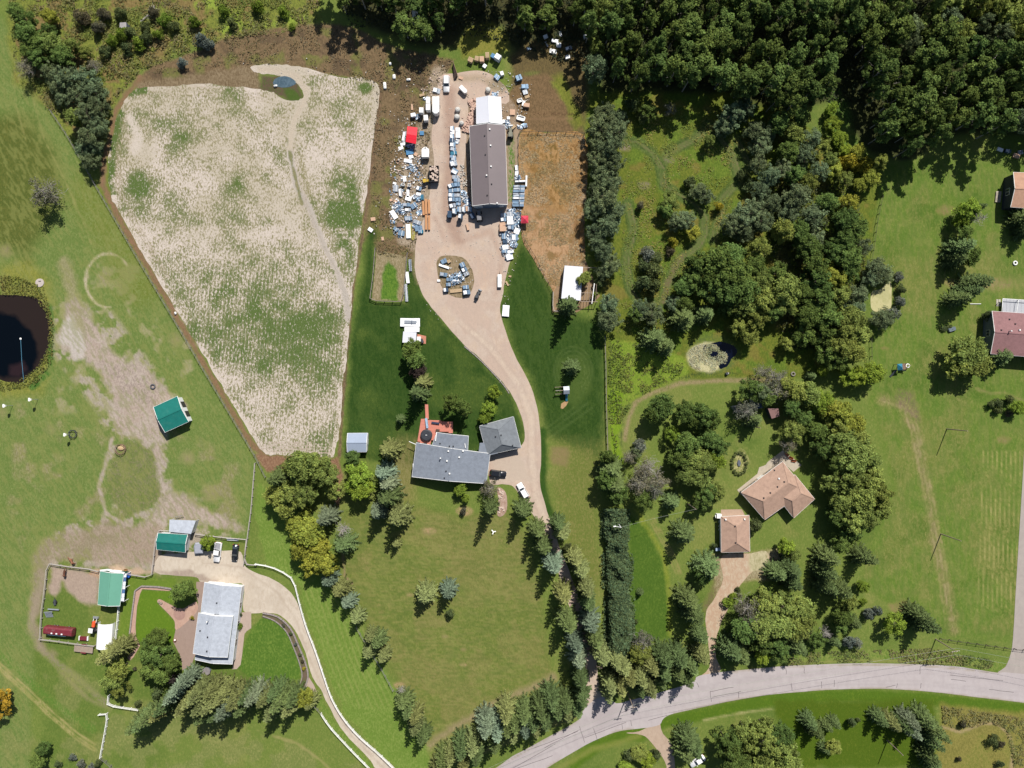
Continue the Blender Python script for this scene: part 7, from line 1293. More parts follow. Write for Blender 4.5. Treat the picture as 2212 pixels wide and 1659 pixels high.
yard('in the column left of the long shed', [(Z2(905, 1180), 1.2, 1.6, 0, .5, 'bb'), (Z2(905, 1225), 1.2, 1.1, 0, .4, 'wp'), (Z2(982, 1190), 1.3, 1.1, 0, .5, 'wp'), (Z2(985, 1260), 1.3, 1.9, 0, .5, 'wp'), (Z2(905, 1285), 1.3, 1.2, 3, .4, 'bb'), (Z2(970, 1355), 1.2, 1.1, 15, .3, 'ms'), (Z2(903, 1335), 1.5, 1.1, 0, .9, 'dk'),
    (Z2(912, 1400), 1.6, 1.2, 2, 1.2, 'bb'), (Z2(915, 1460), 1.6, 1.1, -3, 1.1, 'bb'), (Z2(925, 1515), 1.9, 1.0, 8, .9, 'tl'), (Z2(915, 1565), 1.8, .8, -4, .8, 'gb'), (Z2(925, 1600), 1.5, 1.0, 5, .9, 'bb'), (Z2(918, 1645), 1.9, 1.0, 0, .9, 'bb'), (Z1(925, 48), 2.0, 1.4, 12, .9, 'gb'), (Z1(940, 155), 1.6, 1.8, 60, .6, 'bb'), (Z1(950, 235), 1.9, 1.1, -3, .8, 'gb'), (Z1(968, 278), 1.8, 1.1, 4, .9, 'gb'),
    (Z1(890, 352), 1.8, 1.2, 22, .8, 'bb'), (Z1(970, 338), 1.7, 1.2, 8, .9, 'bb'), (Z1(900, 420), 1.9, 1.0, 3, .8, 'bb'), (Z1(975, 412), 1.9, 1.0, 4, .9, 'bb'), (Z1(893, 485), 1.7, 1.1, -4, .9, 'bb'), (Z1(975, 483), 1.7, .9, 0, .8, 'gb'), (Z1(900, 545), 1.8, 1.1, 5, .9, 'bb'), (Z1(985, 548), 1.6, 1.2, 3, .9, 'bb'), (Z1(910, 630), 1.9, 1.2, 14, .8, 'gb'), (Z1(990, 605), 1.4, .9, 4, .6, 'bb'),
    (Z1(1085, 500), 1.6, 3.4, 15, .7, 'ms'), (Z1(1110, 590), 1.8, 1.8, 15, .6, 'ms'), (Z1(1055, 620), 1.2, 1.2, 5, .4, 'bn')], 'goods stacked left of the long shed')
yard('at the long shed corner', [(Z1(868, 748), 1.2, 1.9, 0, 1.5, 'dk'), (Z1(935, 705), 1.2, 1.6, 3, 1.1, 'bb'), (Z1(1003, 682), 1.3, 1.6, 0, 1.0, 'gb'), (Z1(1065, 682), .9, 1.6, 0, 1.0, 'bb'), (Z1(1110, 674), .7, 1.4, 0, .8, 'st'), (Z1(1150, 678), 1.2, 1.4, 0, .9, 'bb'), (Z1(1018, 775), 1.2, 1.3, -4, 2.4, 'dk'), (Z1(1118, 925), .7, 1.8, 14, .6, 'st'), (Z1(1185, 770), 1.3, 1.8, 30, .6, 'dk')], 'goods at the corner of the long shed')
yard('in the rack column right of the long shed', [(Z1(1795, 110), .9, 1.6, 5, .6, 'gb'), (Z1(1800, 180), 1.0, 1.4, 0, .5, 'wp'), (Z1(1810, 250), 1.4, 1.2, 0, .5, 'ms'), (Z1(1850, 292), 3.1, .4, 3, .9, 'wp'), (Z1(1930, 288), .4, 3.1, -3, .9, 'wp')] + [(Z1(1832 - i * 2, 362 + i * 33), 3.4, .62, random.uniform(-2, 2), .7 + .12 * (i % 3), 'gb' if i % 2 else 'bb') for i in range(9)], 'long goods right of the long shed')
yard('in the pile beside the faded red tent', [(Z1(1615, 762), 1.7, 1.2, 5, .9, 'bb'), (Z1(1700, 745), 1.7, 1.2, 0, 1.1, 'gb'), (Z1(1613, 822), 1.6, 1.1, 3, .9, 'bb'), (Z1(1702, 803), 1.7, 1.1, 0, .9, 'wp'), (Z1(1708, 862), 1.8, 1.2, 3, .8, 'wp'), (Z1(1598, 885), 1.6, 1.0, 8, .9, 'st'), (Z1(1600, 945), 1.7, 1.5, 0, 1.4, 'st'), (Z1(1715, 930), 1.8, 1.2, 6, .8, 'bb'), (Z1(1795, 780), 1.8, 2.0, 0, .6, 'ms'), (Z1(1800, 880), 1.8, 2.0, 0, .6, 'ms'),
    (Z1(1802, 980), 1.6, 1.6, -20, .6, 'wp'), (Z1(1620, 1050), 1.3, 1.7, 0, .8, 'bb'), (Z1(1690, 1080), 1.8, 1.8, 0, .6, 'ms'), (Z1(1770, 1070), 1.8, 1.8, 0, .6, 'bb'), (Z1(1635, 1125), 1.3, 1.0, 5, .7, 'dk'), (Z1(1755, 1155), 2.0, 1.8, -10, .6, 'ms'), (Z1(1640, 1205), 1.7, 1.2, 10, .7, 'wp'), (Z1(1630, 1262), 1.6, 1.0, 5, .7, 'bb'), (Z1(1712, 1265), 1.8, .8, 10, .5, 'wp'), (Z1(1698, 1335), 1.9, 1.7, 15, .6, 'wp'), (Z1(1740, 700), 1.6, 1.2, 10, .5, 'ms')], 'goods in the pile beside the faded red tent')
yard('on the turning circle island', [(Z1(790, 1400), 1.8, 1.3, 28, .6, 'bb'), (Z1(860, 1400), 1.0, .9, 30, .7, 'cr'), (Z1(792, 1470), 3.1, .6, -20, .5, 'wp'), (Z1(785, 1582), 2.2, 1.1, -8, .7, 'bb'), (Z1(1045, 1450), 1.5, 1.4, 28, .9, 'bb'), (Z1(1073, 1515), 1.6, 1.2, 26, .8, 'bb'), (Z1(1100, 1572), 1.6, 1.1, 24, .8, 'gb'), (T(2, 2, 1735, 745), 3.6, 3.0, 20, .8, 'ms'), (T(2, 2, 1665, 755), 1.4, 1.0, 0, .8, 'bb'), (T(2, 2, 1663, 798), 1.4, 1.0, 3, .8, 'bb'),
    (T(2, 2, 1640, 845), 1.4, 1.2, 8, .9, 'dk'), (T(2, 2, 1728, 853), 3.5, 1.0, 6, .4, 'cr'), (T(2, 2, 1812, 822), 1.8, 1.1, 10, 1.0, 'bb'), (T(2, 2, 1820, 866), 2.1, 1.3, 8, 1.2, 'bb'), (T(2, 2, 1578, 765), .8, .6, 0, .4, 'wp')], 'goods on the turning island')
yard('scattered at the left yard edge', [(Z1(155, 22), 1.0, .7, -30, .3, 'st'), (Z1(300, 15), 2.0, .9, -10, .4, 'wp'), (Z1(355, 110), 2.4, 1.6, -35, .4, 'ms'), (Z1(245, 258), .9, 1.6, 8, .5, 'wp'), (Z1(225, 335), .9, .8, 5, 1.2, 'ap'), (Z1(312, 345), .9, .8, -10, 1.3, 'ap'), (Z1(445, 392), 1.5, 1.2, -15, .7, 'bb'), (Z1(125, 392), 1.5, 1.8, -5, .4, 'gb'), (Z1(190, 450), 1.0, 2.4, 3, .5, 'gb'), (Z1(293, 460), .7, 2.2, 0, .5, 'wp'), (Z1(300, 528), 1.7, 1.3, -15, .5, 'wp'),
    (Z1(410, 515), 2.2, 1.4, -30, .6, 'ms'), (Z1(440, 470), 1.3, .8, -10, .5, 'wp'), (Z1(490, 512), .8, 1.5, 5, .6, 'tl'), (Z1(272, 618), 2.3, 1.0, 0, .6, 'bb'), (Z1(372, 628), 1.9, 1.5, 35, .8, 'bb'), (Z1(292, 687), 1.8, .9, 2, .5, 'gb'), (Z1(155, 645), 2.6, 2.4, 40, .5, 'ms'), (Z1(98, 752), 1.3, 2.7, 32, .4, 'wp'), (Z1(215, 715), 1.3, 1.2, 20, .4, 'ms'), (Z1(300, 808), 2.2, 1.2, 8, .6, 'bb'), (Z1(420, 858), 2.3, 1.1, -20, .6, 'gb'), (Z1(180, 898), 1.6, 1.1, 0, .8, 'bn'),
    (Z1(125, 955), 1.5, 1.0, -42, .7, 'bb'), (Z1(200, 1008), 1.9, 1.5, -8, .8, 'bb'), (Z1(298, 985), 1.3, 4.0, 3, .5, 'wp'), (Z1(341, 985), 4.4, .35, 92, .5, 'ye'), (Z1(375, 1045), 2.6, .4, 80, .4, 'ye'), (Z1(440, 945), 2.2, 1.4, 10, .6, 'bb'), (Z1(470, 990), 1.5, 1.0, 5, .6, 'tl'), (Z1(400, 900), 1.8, 1.2, -10, .4, 'ms'), (Z1(460, 720), 1.4, 1.4, 40, .3, 'ms'), (Z1(60, 555), .9, .7, 20, .3, 'st'), (Z1(123, 572), 1.0, .7, -30, .3, 'st'), (Z1(110, 320), 1.0, .6, -20, .3, 'wp')], 'goods scattered at the left yard edge')
yard('by the left yard edge', [(Z1(508, 665), 4.0, .6, 92, .6, 'tb'), (Z1(545, 645), 4.4, .6, 91, .6, 'tb'), (Z1(585, 645), 4.0, .6, 92, .6, 'tb'), (Z1(546, 862), 4.2, .6, 90, .6, 'tb'), (Z1(586, 865), 4.1, .5, 91, .6, 'tb')], 'orange timber beams')
yard('around the red canopy', [(Z2(325, 1415), 2.4, 1.1, -5, .8, 'ms'), (Z2(318, 1500), 2.1, 1.5, 10, .6, 'bl'), (Z2(240, 1290), 1.0, 3.0, -8, .3, 'gb'), (Z2(222, 1390), 1.4, .8, 10, .4, 'wp'), (Z2(335, 1565), 1.3, 1.1, 20, .4, 'wp'), (Z2(400, 1530), 1.2, .9, -30, .3, 'st'), (Z2(195, 1445), 1.4, .9, 20, .3, 'wp'), (Z2(485, 1240), 1.2, 1.2, 0, .35, 'bl'), (Z2(365, 985), 1.3, 1.0, 10, 1.3, 'wp'), (Z2(418, 1020), 1.2, 1.2, 30, .5, 'ms'), (Z2(690, 650), 2.2, 1.4, -15, .5, 'gb'), (Z2(488, 712), 1.5, .7, 15, .4, 'cr'), (Z2(540, 760), 1.8, .6, 0, .3, 'ms'), (Z2(350, 880), .5, 1.7, 3, .3, 'st'), (Z2(150, 1635), .9, .8, 30, .3, 'st'), (Z2(295, 1625), 2.2, 1.0, -10, .3, 'wp')], 'goods around the red canopy')
yard('in the row below the forest edge', [(Z2(1160, 222), 1.5, 1.3, -25, 1.3, 'cr'), (Z2(1245, 205), 1.2, 1.3, -12, 1.2, 'cr'), (Z2(1315, 212), 1.2, 1.5, 3, 1.6, 'st'), (Z2(1390, 158), 1.1, 1.6, 2, 1.9, 'cr'), (Z2(1470, 168), 1.2, 1.2, -30, 1.4, 'bl'), (Z2(1537, 178), 1.6, 1.4, -32, 2.2, 'wp'), (Z2(1355, 308), 1.0, 1.0, -35, .8, 'wp'), (Z2(1525, 465), 1.6, 1.4, -35, .6, 'bb'), (Z2(1595, 412), .9, 1.1, 15, 1.0, 'wp'), (Z2(1025, 478), 1.2, .7, -20, .3, 'st')], 'crates below the forest edge')
yard('right of the white-roofed shed', [(Z2(1828, 468), 1.7, 1.5, 20, 1.3, 'bb'), (Z2(1912, 595), 2.0, 1.3, 4, .9, 'bb'), (Z2(1915, 672), 1.4, 1.3, 15, .7, 'gb'), (Z2(1942, 735), 1.4, .9, 20, .3, 'cr'), (Z2(1840, 788), 1.6, 1.1, 20, .6, 'ap'), (Z2(1892, 825), .7, 1.5, -15, .5, 'wp'), (Z2(1935, 852), 1.7, 1.1, -10, 1.0, 'st'), (Z2(1738, 952), 1.5, 1.6, -3, .4, 'st'), (Z2(1855, 1032), 2.5, 1.4, -15, .6, 'ap'), (Z2(1872, 1145), 2.6, 1.1, 15, .5, 'ms'), (Z2(1670, 1110), 1.2, 2.0, 10, .6, 'ms'), (Z2(1745, 1152), 1.4, 1.1, 40, .5, 'cr'), (Z2(1682, 1030), .8, .8, 0, .5, 'wp'), (Z2(1610, 1080), 1.0, .9, 20, .5, 'wp'), (Z2(1500, 705), 1.6, 1.2, 5, .5, 'ms')], 'goods right of the white-roofed shed')
yard('lying in the forest shade', [(T(1, 3, 290, 315), 1.2, 1.0, 20, .6, 'wp'), (T(1, 3, 370, 350), 2.0, .9, -10, .6, 'wp'), (T(1, 3, 405, 387), 1.3, 1.1, 0, .8, 'wp'), (T(1, 3, 355, 442), 2.0, 1.2, -10, .6, 'wp'), (T(1, 3, 300, 380), .5, 1.6, 25, .4, 'gb'), (T(1, 3, 490, 415), 1.9, 1.0, 20, .7, 'gb'), (T(1, 3, 480, 488), 1.3, 1.0, 15, .8, 'wp'), (T(1, 3, 148, 418), 1.3, .7, 15, .5, 'gb'), (T(1, 3, 635, 318), 1.0, 1.3, 10, .6, 'wp'), (T(1, 3, 418, 290), .6, 1.3, 10, .6, 'wp')], 'pale goods in the forest shade')
yard('on the lawn above the grey house', [(T(2, 2, 1330, 1127), 5.6, 2.4, -1, .7, 'wp'), (T(2, 2, 1347, 1187), 4.3, 1.3, -1, .6, 'wp'), (T(2, 2, 1333, 1122), 3.6, .9, -2, 1.1, 'gb')], 'white stacks on the dark lawn')
yard('at the right edge of the gravel yard', [(T(2, 2, 2158, 1027), 1.9, 3.2, -4, .6, 'wp'), (T(2, 2, 2170, 790), .5, 1.5, 30, .3, 'cr'), (T(2, 2, 2195, 728), .8, .5, -10, .3, 'cr')], None)
yard('beside the vegetable garden', [(T(2, 2, 1308, 738), .9, 3.2, 6, .6, 'wp'), (T(2, 2, 1297, 870), .9, 5.0, 4, .5, 'gb'), (T(2, 2, 1332, 632), .8, 3.4, 3, .5, 'gb'), (T(2, 2, 1010, 232), 1.3, 1.0, 5, .5, 'st'), (T(2, 2, 988, 325), 1.4, 1.0, -32, .4, 'wp'), (T(2, 2, 1093, 402), .7, 1.0, 5, .3, 'st')], None)
# rusty ramp
w_ = W(Z2(938, 370), 1); rp = empty('loading_ramp', (w_[0], w_[1], 0), .22, 'dark rusty tapering steel ramp near the white four-wheel-drive', 'ramp')
MB().add([(-.7, -2.4, .1), (.5, -1.6, .1), (.1, 2.4, .1), (-.7, -2.4, .5), (.5, -1.6, 1.4), (.1, 2.4, 1.5)], [(0, 2, 1), (3, 4, 5), (0, 1, 4, 3), (1, 2, 5, 4), (2, 0, 3, 5)]).build('plate', M('rusty_steel', (.07, .05, .04), .8, var=.4), rp); MB().bar((.5, -1.6, 1.45), (.1, 2.4, 1.55), .12).build('edge', MATS['bn'], rp)
yard('at the forest edge above the orange-tan roof', [(T(1, 4, 2010, 1290), 1.6, .9, -20, .6, 'wp'), (T(1, 4, 2075, 1305), 1.8, 1.0, -10, .6, 'dk'), (T(1, 4, 2150, 1345), 1.8, 1.2, -15, .6, 'st'), (T(1, 4, 2185, 1315), 1.4, 1.2, 10, .7, 'gb')], None)
# fragments nobody could count
def rubble(name, region, n, smin, smax, mt, seed, hmax=.3):
    rr_ = random.Random(seed); mb = MB(); xs = [p[0] for p in region]; ys = [p[1] for p in region]; X = RNG.uniform(min(xs), max(xs), n * 3); Y = RNG.uniform(min(ys), max(ys), n * 3); ok = inside(X, Y, region) & (fbm(X, Y, 14, seed) > .42)
    for x, y in list(zip(X[ok], Y[ok]))[:n]:
        w_ = W((x, y)); s_ = rr_.uniform(smin, smax); mb.box((w_[0], w_[1], rr_.uniform(.03, hmax)), (s_, s_ * rr_.uniform(.4, 1), rr_.uniform(.06, .25)), rr_.uniform(0, 3.1), rr_.uniform(.6, 1))
    tag(mb.build(name, mt), kind='stuff')
rub = [Z2(1120, 800), Z2(1230, 760), Z2(1232, 1120), Z2(1140, 1240), Z2(1040, 1220), Z2(1040, 1000), Z2(1180, 950)]
rubble('stone_rubble', rub, 420, .2, .75, M('pink_rubble', C(220, 186, 168), .9, var=.18), 1, .5)
lf = [Z1(60, 0), Z1(480, -60), Z1(560, 330), Z1(490, 560), Z1(470, 1000), Z1(220, 1100), Z1(60, 1000), Z1(20, 600)]
rubble('white_scrap', lf, 170, .12, .5, MATS['wp'], 2); rubble('stone_rubble', lf, 300, .12, .5, STONE, 3); rubble('blue_scrap', lf, 110, .15, .6, MATS['bb'], 4)
rubble('white_scrap', [Z2(160, 1050), Z2(420, 950), Z2(450, 1100), Z2(300, 1140), Z2(250, 1400), Z2(430, 1450), Z2(420, 1640), Z2(100, 1640)], 120, .12, .5, STONE2, 5)
rt_ = [Z1(1570, 690), Z1(1860, 660), Z1(1840, 1000), Z1(1780, 1230), Z1(1650, 1400), Z1(1570, 1250)]
rubble('white_scrap', rt_, 200, .15, .6, MATS['gb'], 6, .6); rubble('blue_scrap', rt_, 200, .15, .7, MATS['dk'], 7, .5)
rubble('stone_rubble', [Z1(1020, 60), Z1(1080, 60), Z1(1160, 640), Z1(1030, 660), Z1(1000, 300)], 160, .12, .5, STONE2, 8)
rubble('white_scrap', [Z2(1700, 380), Z2(2000, 500), Z2(2000, 900), Z2(1750, 1200), Z2(1600, 1150), Z2(1600, 700), Z2(1350, 560), Z2(1250, 380)], 160, .1, .4, STONE2, 9)
rubble('white_scrap', [Z2(640, 380), Z2(760, 380), Z2(760, 700), Z2(560, 780), Z2(450, 700)], 70, .12, .45, STONE, 10)
rubble('stone_chips', [(340, 120), (520, 118), (960, 140), (940, 240), (870, 500), (805, 520), (820, 190), (540, 150)], 170, .12, .4, STONE2, 11)
rubble('stone_chips', [(1088, 560), (1130, 520), (1100, 620), (1095, 700), (1082, 660)], 60, .1, .35, STONE2, 12)
rubble('stone_chips', [(960, 558), (1020, 570), (1022, 635), (960, 630)], 60, .1, .4, STONE2, 13)
rubble('stone_chips', [(900, 585), (935, 665), (1000, 740), (1085, 825), (1100, 850), (1080, 830), (990, 745), (925, 668), (890, 590)], 90, .12, .35, STONE2, 14, .12)
rubble('gravel_stones', [(930, 170), (1080, 165), (1000, 230), (985, 440), (1090, 480), (1095, 600), (1000, 560), (905, 570), (925, 400)], 200, .1, .28, STONE2, 16, .08)
rubble('boulders', [T(3, 2, 2100, 900), T(3, 2, 2165, 950), T(3, 2, 2160, 1090), T(3, 2, 2095, 1120)], 26, .3, .7, STONE, 15)
# ------------------------------------------------------------------ pasture and pen things
def torus(name, R0, r, mt, parent=None, loc=(0, 0, 0), seg=20, n=8, z=0, sq=1.0):
    vs = []; fs = []
    for i in range(seg):
        a = 2 * math.pi * i / seg
        for j in range(n):
            b = 2 * math.pi * j / n; vs.append(((R0 + r * math.cos(b)) * math.cos(a), (R0 + r * math.cos(b)) * math.sin(a), z + r * sq * math.sin(b) + r * sq))
    for i in range(seg):
        for j in range(n): fs.append((i * n + j, ((i + 1) % seg) * n + j, ((i + 1) % seg) * n + (j + 1) % n, i * n + (j + 1) % n))
    return MB().add(vs, fs).build(name, mt, parent, True, loc)
w_ = W(T(3, 1, 1050, 562)); bf = empty('bale_feeder', (*w_, 0), 0, 'round bale feeder ring with some pale hay inside, in the left pasture', 'feeder')
for k in range(14): a = k * 2 * math.pi / 14; MB().bar((1.45 * math.cos(a), 1.45 * math.sin(a), 0), (1.45 * math.cos(a), 1.45 * math.sin(a), 1.1), .07).build('upright', MATS['bn'], bf)
torus('ring', 1.45, .07, MATS['bn'], bf, z=.95); torus('ring', 1.45, .07, MATS['bn'], bf, z=.3); MB().rings([[(x, y + .35, z) for x, y in disc(r, 12, sx=1, sy=.7)] for r, z in ((1.1, .02), (.95, .4), (.4, .55))]).build('hay', M('hay', C(214, 184, 142), .95, var=.15), bf)
w_ = W(T(3, 1, 637, 430)); of = empty('paddock_ring', (*w_, 0), 0, 'small dark octagonal feeder ring in the left pasture grass', 'feeder')
for k in range(8):
    a, b = k * math.pi / 4 + .39, (k + 1) * math.pi / 4 + .39
    for z in (.3, .8): MB().bar((1.15 * math.cos(a), 1.15 * math.sin(a), z), (1.15 * math.cos(b), 1.15 * math.sin(b), z), .1).build('rail', BLK, of)
    MB().bar((1.15 * math.cos(a), 1.15 * math.sin(a), 0), (1.15 * math.cos(a), 1.15 * math.sin(a), .95), .1).build('post', BLK, of)
for q, R0, mt, lab in ((T(3, 1, 1323, 22), .62, M('old_tyre', (.09, .09, .1), .9), 'old grey tractor tyre lying in dirt above the teal-roofed horse shelter'), (T(2, 4, 2132, 615), .5, WHITE, 'white-painted tyre ring on the lawn between the two right houses'), (T(2, 4, 215, 1573), .5, M('grey_ring', C(150, 144, 136), .9), 'grey concrete ring in grass above the grove')):
    w_ = W(q); o = torus('tyre_ring', R0, .2, mt, None, (*w_, 0)); tag(o, lab, 'ring')
w_ = W(T(2, 1, 345, 785)); cpad = empty('concrete_cover', (*w_, 0), 0, 'round pale concrete well cover in grass above the dark pond', 'well cover')
MB().prism(disc(1.25, 18), 0, .22, .04).build('slab', M('concrete', C(206, 194, 186), .9, var=.1), cpad); MB().box((.1, .45, .25), (.7, .18, .08)).build('hatch', DARK, cpad)
for q, tq, lab in ((T(3, 1, 330, 132), T(3, 1, 265, 132), 'tall nest-box pole nearest the dark pond'), (T(3, 1, 112, 185), T(3, 1, 25, 187), 'tall nest-box pole at the left picture edge'), (T(3, 1, 628, 430), T(3, 1, 548, 428), 'tall nest-box pole beside the dark octagonal ring')):
    w_ = W(q); nb_ = empty('nest_box_pole', (*w_, 0), 0, lab, 'nest box'); MB().tube([(0, 0, 0), (0, 0, 3.3)], .06, 6).build('pole', STEEL, nb_)
    MB().box((0, 0, 3.5), (.75, .55, .5)).build('box', WHITE, nb_); MB().box((0, 0, 3.82), (.5, .95, .1)).build('box_roof', WHITE, nb_)
a_ = W((45, 732)); fl_ = empty('aerator', (*a_, 0), 0, 'small white float and pale hose in the dark pond', 'aerator'); MB().rings([[(x, y, z) for x, y in disc(r, 12)] for r, z in ((.2, .02), (.32, .15), (.15, .3))]).build('float', WHITE, fl_)
b_ = W((52, 826)); MB().tube([(0, 0, .07), ((b_[0] - a_[0]) * .5 - .15, (b_[1] - a_[1]) * .5, .07), (b_[0] - a_[0], b_[1] - a_[1], .1)], .06, 5).build('hose', M('pale_hose', C(90, 150, 180), .5), fl_)
# horses
def horse(q, ang, colr, label, bend=0.0):
    w_ = W(q, 1.0); root = empty('horse', (w_[0], w_[1], 0), R(ang), label, 'horse'); hm = M('horse_' + str(int(colr[0] * 1000)), colr, .6, var=.2)
    V = [((0, -.75, 1.18), .30), ((0, -.35, 1.15), .31), ((0, .15, 1.12), .30), ((0, .6, 1.2), .27), ((bend * .5, .95, 1.3), .19), ((bend, 1.25, 1.2), .15), ((bend * 1.3, 1.45, 1.05), .13), ((bend * 1.5, 1.7, .85), .08)]; E = [(i, i + 1) for i in range(7)]
    for sx in (-.18, .18):
        for (i0, y, back) in ((0, -.8, 1), (3, .6, 0)):
            n = len(V)
            if back: pts = [((sx, y, .95), .17), ((sx, y + .1, .75), .12), ((sx, y - .12, .48), .075), ((sx, y - .06, .1), .05), ((sx, y, .04), .07)]
            else: pts = [((sx, y, .9), .14), ((sx, y + .02, .68), .1), ((sx, y, .42), .065), ((sx, y, .1), .05), ((sx, y + .04, .04), .065)]
            V += pts; E += [(i0, n)] + [(n + k, n + k + 1) for k in range(4)]
    me = bpy.data.meshes.new('body'); me.from_pydata([v for v, r in V], E, []); me.materials.append(hm); o = link('body', me, root)
    md = o.modifiers.new('Skin', 'SKIN')
    for i, (v, r) in enumerate(V): me.skin_vertices[0].data[i].radius = (r, r * 1.05)
    me.skin_vertices[0].data[1].use_root = True; o.modifiers.new('Sub', 'SUBSURF').levels = 1; o.modifiers[-1].render_levels = 1
    MB().tube([(0, -1.02, 1.25), (0, -1.2, 1.0), (0, -1.22, .5)], [.05, .09, .03], 6).build('tail', DARK, root); MB().add([(0, .7, 1.42), (bend * .5, 1.0, 1.5), (bend, 1.3, 1.36), (.1, .7, 1.3), (bend * .5 + .1, 1.0, 1.36), (bend + .08, 1.3, 1.25), (-.03, .7, 1.3)], [(0, 1, 4, 3), (1, 2, 5, 4), (0, 3, 6)]).build('mane', DARK, root)
    for s_ in (-.06, .06): MB().box((bend * 1.15 + s_, 1.3, 1.32), (.05, .04, .14), 0, .3).build('ear', hm, root)
horse(Z3(398, 430), 30, (.20, .085, .045), 'reddish brown horse standing outside the top rail of the pen', -.25)
horse(Z3(322, 555), -4, (.115, .05, .03), 'dark brown horse standing inside the pen near its top left corner', .12)
# pen things
w_ = W(Z3(272, 1150), 1.5); mw = empty('horse_wagon', (*w_, 0), -.10, 'long maroon wagon trailer parked along the bottom fence of the pen', 'wagon'); MAR = M('maroon_paint', C(132, 52, 62), .5, var=.12, dirt=(.2, .12, .12))
MB().rings([[(-4.1, y, z) if k == 0 else (4.1 - (.25 if k == 2 else 0), y, z) for y, z in ((-1.1, .6), (1.1, .6), (1.1, 2.1), (.7, 2.5), (-.7, 2.5), (-1.1, 2.1))] for k in (0, 1)]).build('body', MAR, mw)
for x in (-1.6, -.2, 1.3): MB().box((x, -.5, 2.53), (.45, .35, .1)).build('roof_hatch', WHITE, mw)
MB().box((-.5, -1.25, 1.5), (5.2, .14, .8)).build('side_stripe', MATS['bb'], mw)
wheels(mw, 0.0, (), .3)
for x in (-2.2, -1.4, 2.0):
    for y in (-1.0, 1.0): e = link('tyre', WT, mw, (x, y, .36), R(90)); link('rim', WR, e)
w_ = W(Z3(520, 1335), .8); ft = empty('flat_trailer', (*w_, 0), -.11, 'weathered flat deck trailer with maroon wheel guards below the pen fence', 'trailer')
for i in range(8): MB().box((0, -.95 + i * .27, .75), (5.4, .24, .08)).build('deck_board', TIM, ft)
for s_ in (-1.15, 1.15): MB().box((.1, s_, .8), (1.5, .28, .3)).build('wheel_guard', MAR, ft)
wheels(ft, 1.1, (), .3); MB().box((0, 0, .6), (5.2, 1.9, .14)).build('frame', DARK, ft)
for x in (-.3, .4):
    for y in (-1.1, 1.1): e = link('tyre', WT, ft, (x, y, .34), R(90)); link('rim', WR, e)
w_ = W(Z3(512, 1232), .8); sb_ = empty('feed_box', (*w_, 0), -.05, 'low reddish feed box with white edges between wagon and tent', 'box'); MB().box((0, 0, .35), (2.0, .95, .7)).build('box', MAR, sb_)
for s_ in (-1.2, 1.2): MB().box((s_, 0, .3), (.3, 1.2, .5)).build('side', WHITE, sb_)
w_ = W(Z3(155, 985), .8); rk = empty('panel_rack', (*w_, 0), .08, 'leaning rack of pale metal gate panels at the left fence of the pen', 'rack')
for i in range(6): MB().bar((-.9 + i * .36, -.85, .15), (-.9 + i * .36, .85, .9), .24, .05).build('gate_panel', MATS['gb'], rk)
MB().bar((-1.1, .9, .9), (1.3, .9, .95), .2).build('rail', STEEL, rk)
w_ = W(Z3(222, 855), .5); im = empty('hand_cart', (*w_, 0), 0, 'small dark cart standing in the grass of the pen', 'cart'); MB().box((0, 0, .45), (.6, 1.6, .25)).build('tray', BLK, im); MB().bar((0, .8, .45), (0, 1.7, .8), .07).build('handle', BLK, im)
for s_ in (-.4, .4): link('tyre', WT, im, (s_, 0, .34))
w_ = W(Z3(210, 930), .6); hb_ = MB(); hb_.bar((w_[0] - 1.7, w_[1] + .15, .5), (w_[0] + 1.5, w_[1] - .05, .5), .3, .3); tag(hb_.build('timber_beam', MATS['gb']), 'long pale beam lying above the panel rack in the pen', 'beam')
w_ = W(Z3(988, 576), .5); bb_ = empty('water_barrel', (*w_, 0), 0, 'bright blue water barrel at the corner of the green barn', 'barrel'); MB().rings([[(x, y, z) for x, y in disc(r, 16)] for r, z in ((.55, 0), (.62, .45), (.55, .9))]).build('drum', M('blue_plastic', (.02, .09, .42), .4), bb_); MB().prism(disc(.3, 10), .9, .95).build('lid', _mats['blue_plastic'], bb_)
w_ = W(Z3(957, 518), .3); tr_ = empty('trough', (*w_, 0), 0, 'tan oval trough on the sand strip above the green barn', 'trough'); MB().rings([[(x, y, z) for x, y in disc(r, 16, sy=.55)] for r, z in ((.45, 0), (.55, .4), (.45, .4), (.4, .15))]).build('tub', M('tan_plastic', C(170, 130, 84), .6), tr_)
w_ = W(Z3(1467, 1247), .4); po = empty('flower_pot', (*w_, 0), 0, 'big terracotta pot with pale flowers at the patio edge', 'pot'); MB().rings([[(x, y, z) for x, y in disc(r, 16)] for r, z in ((.3, 0), (.45, .5), (.36, .5))]).build('pot', M('terracotta', C(150, 70, 46), .8), po); MB().rings([[(x + .1, y + .1, z) for x, y in disc(r, 8)] for r, z in ((.3, .48), (.25, .75), (.08, .85))]).build('flowers', WHITE, po)
w_ = W(Z3(1315, 857), .4); be = empty('garden_bench', (*w_, 0), R(-25), 'small grey bench at the tip of the pink gravel bed', 'bench')
for i in range(3): MB().box((0, -.2 + i * .2, .42), (1.2, .15, .04)).build('slat', TIM, be)
for s_ in (-.5, .5): MB().box((s_, 0, .2), (.08, .5, .4)).build('leg', TIM, be)
w_ = W(T(3, 1, 2010, 1345), .6); be = empty('white_bench', (*w_, 0), R(-3), 'long white bench against the fence above the black car', 'bench'); MB().box((0, 0, .5), (3.3, .6, .08)).build('seat', WHITE, be)
for s_ in (-1.4, 0, 1.4): MB().box((s_, 0, .23), (.1, .5, .46)).build('leg', WHITE, be)
MB().box((0, .32, .85), (3.3, .06, .6)).build('backrest', WHITE, be)
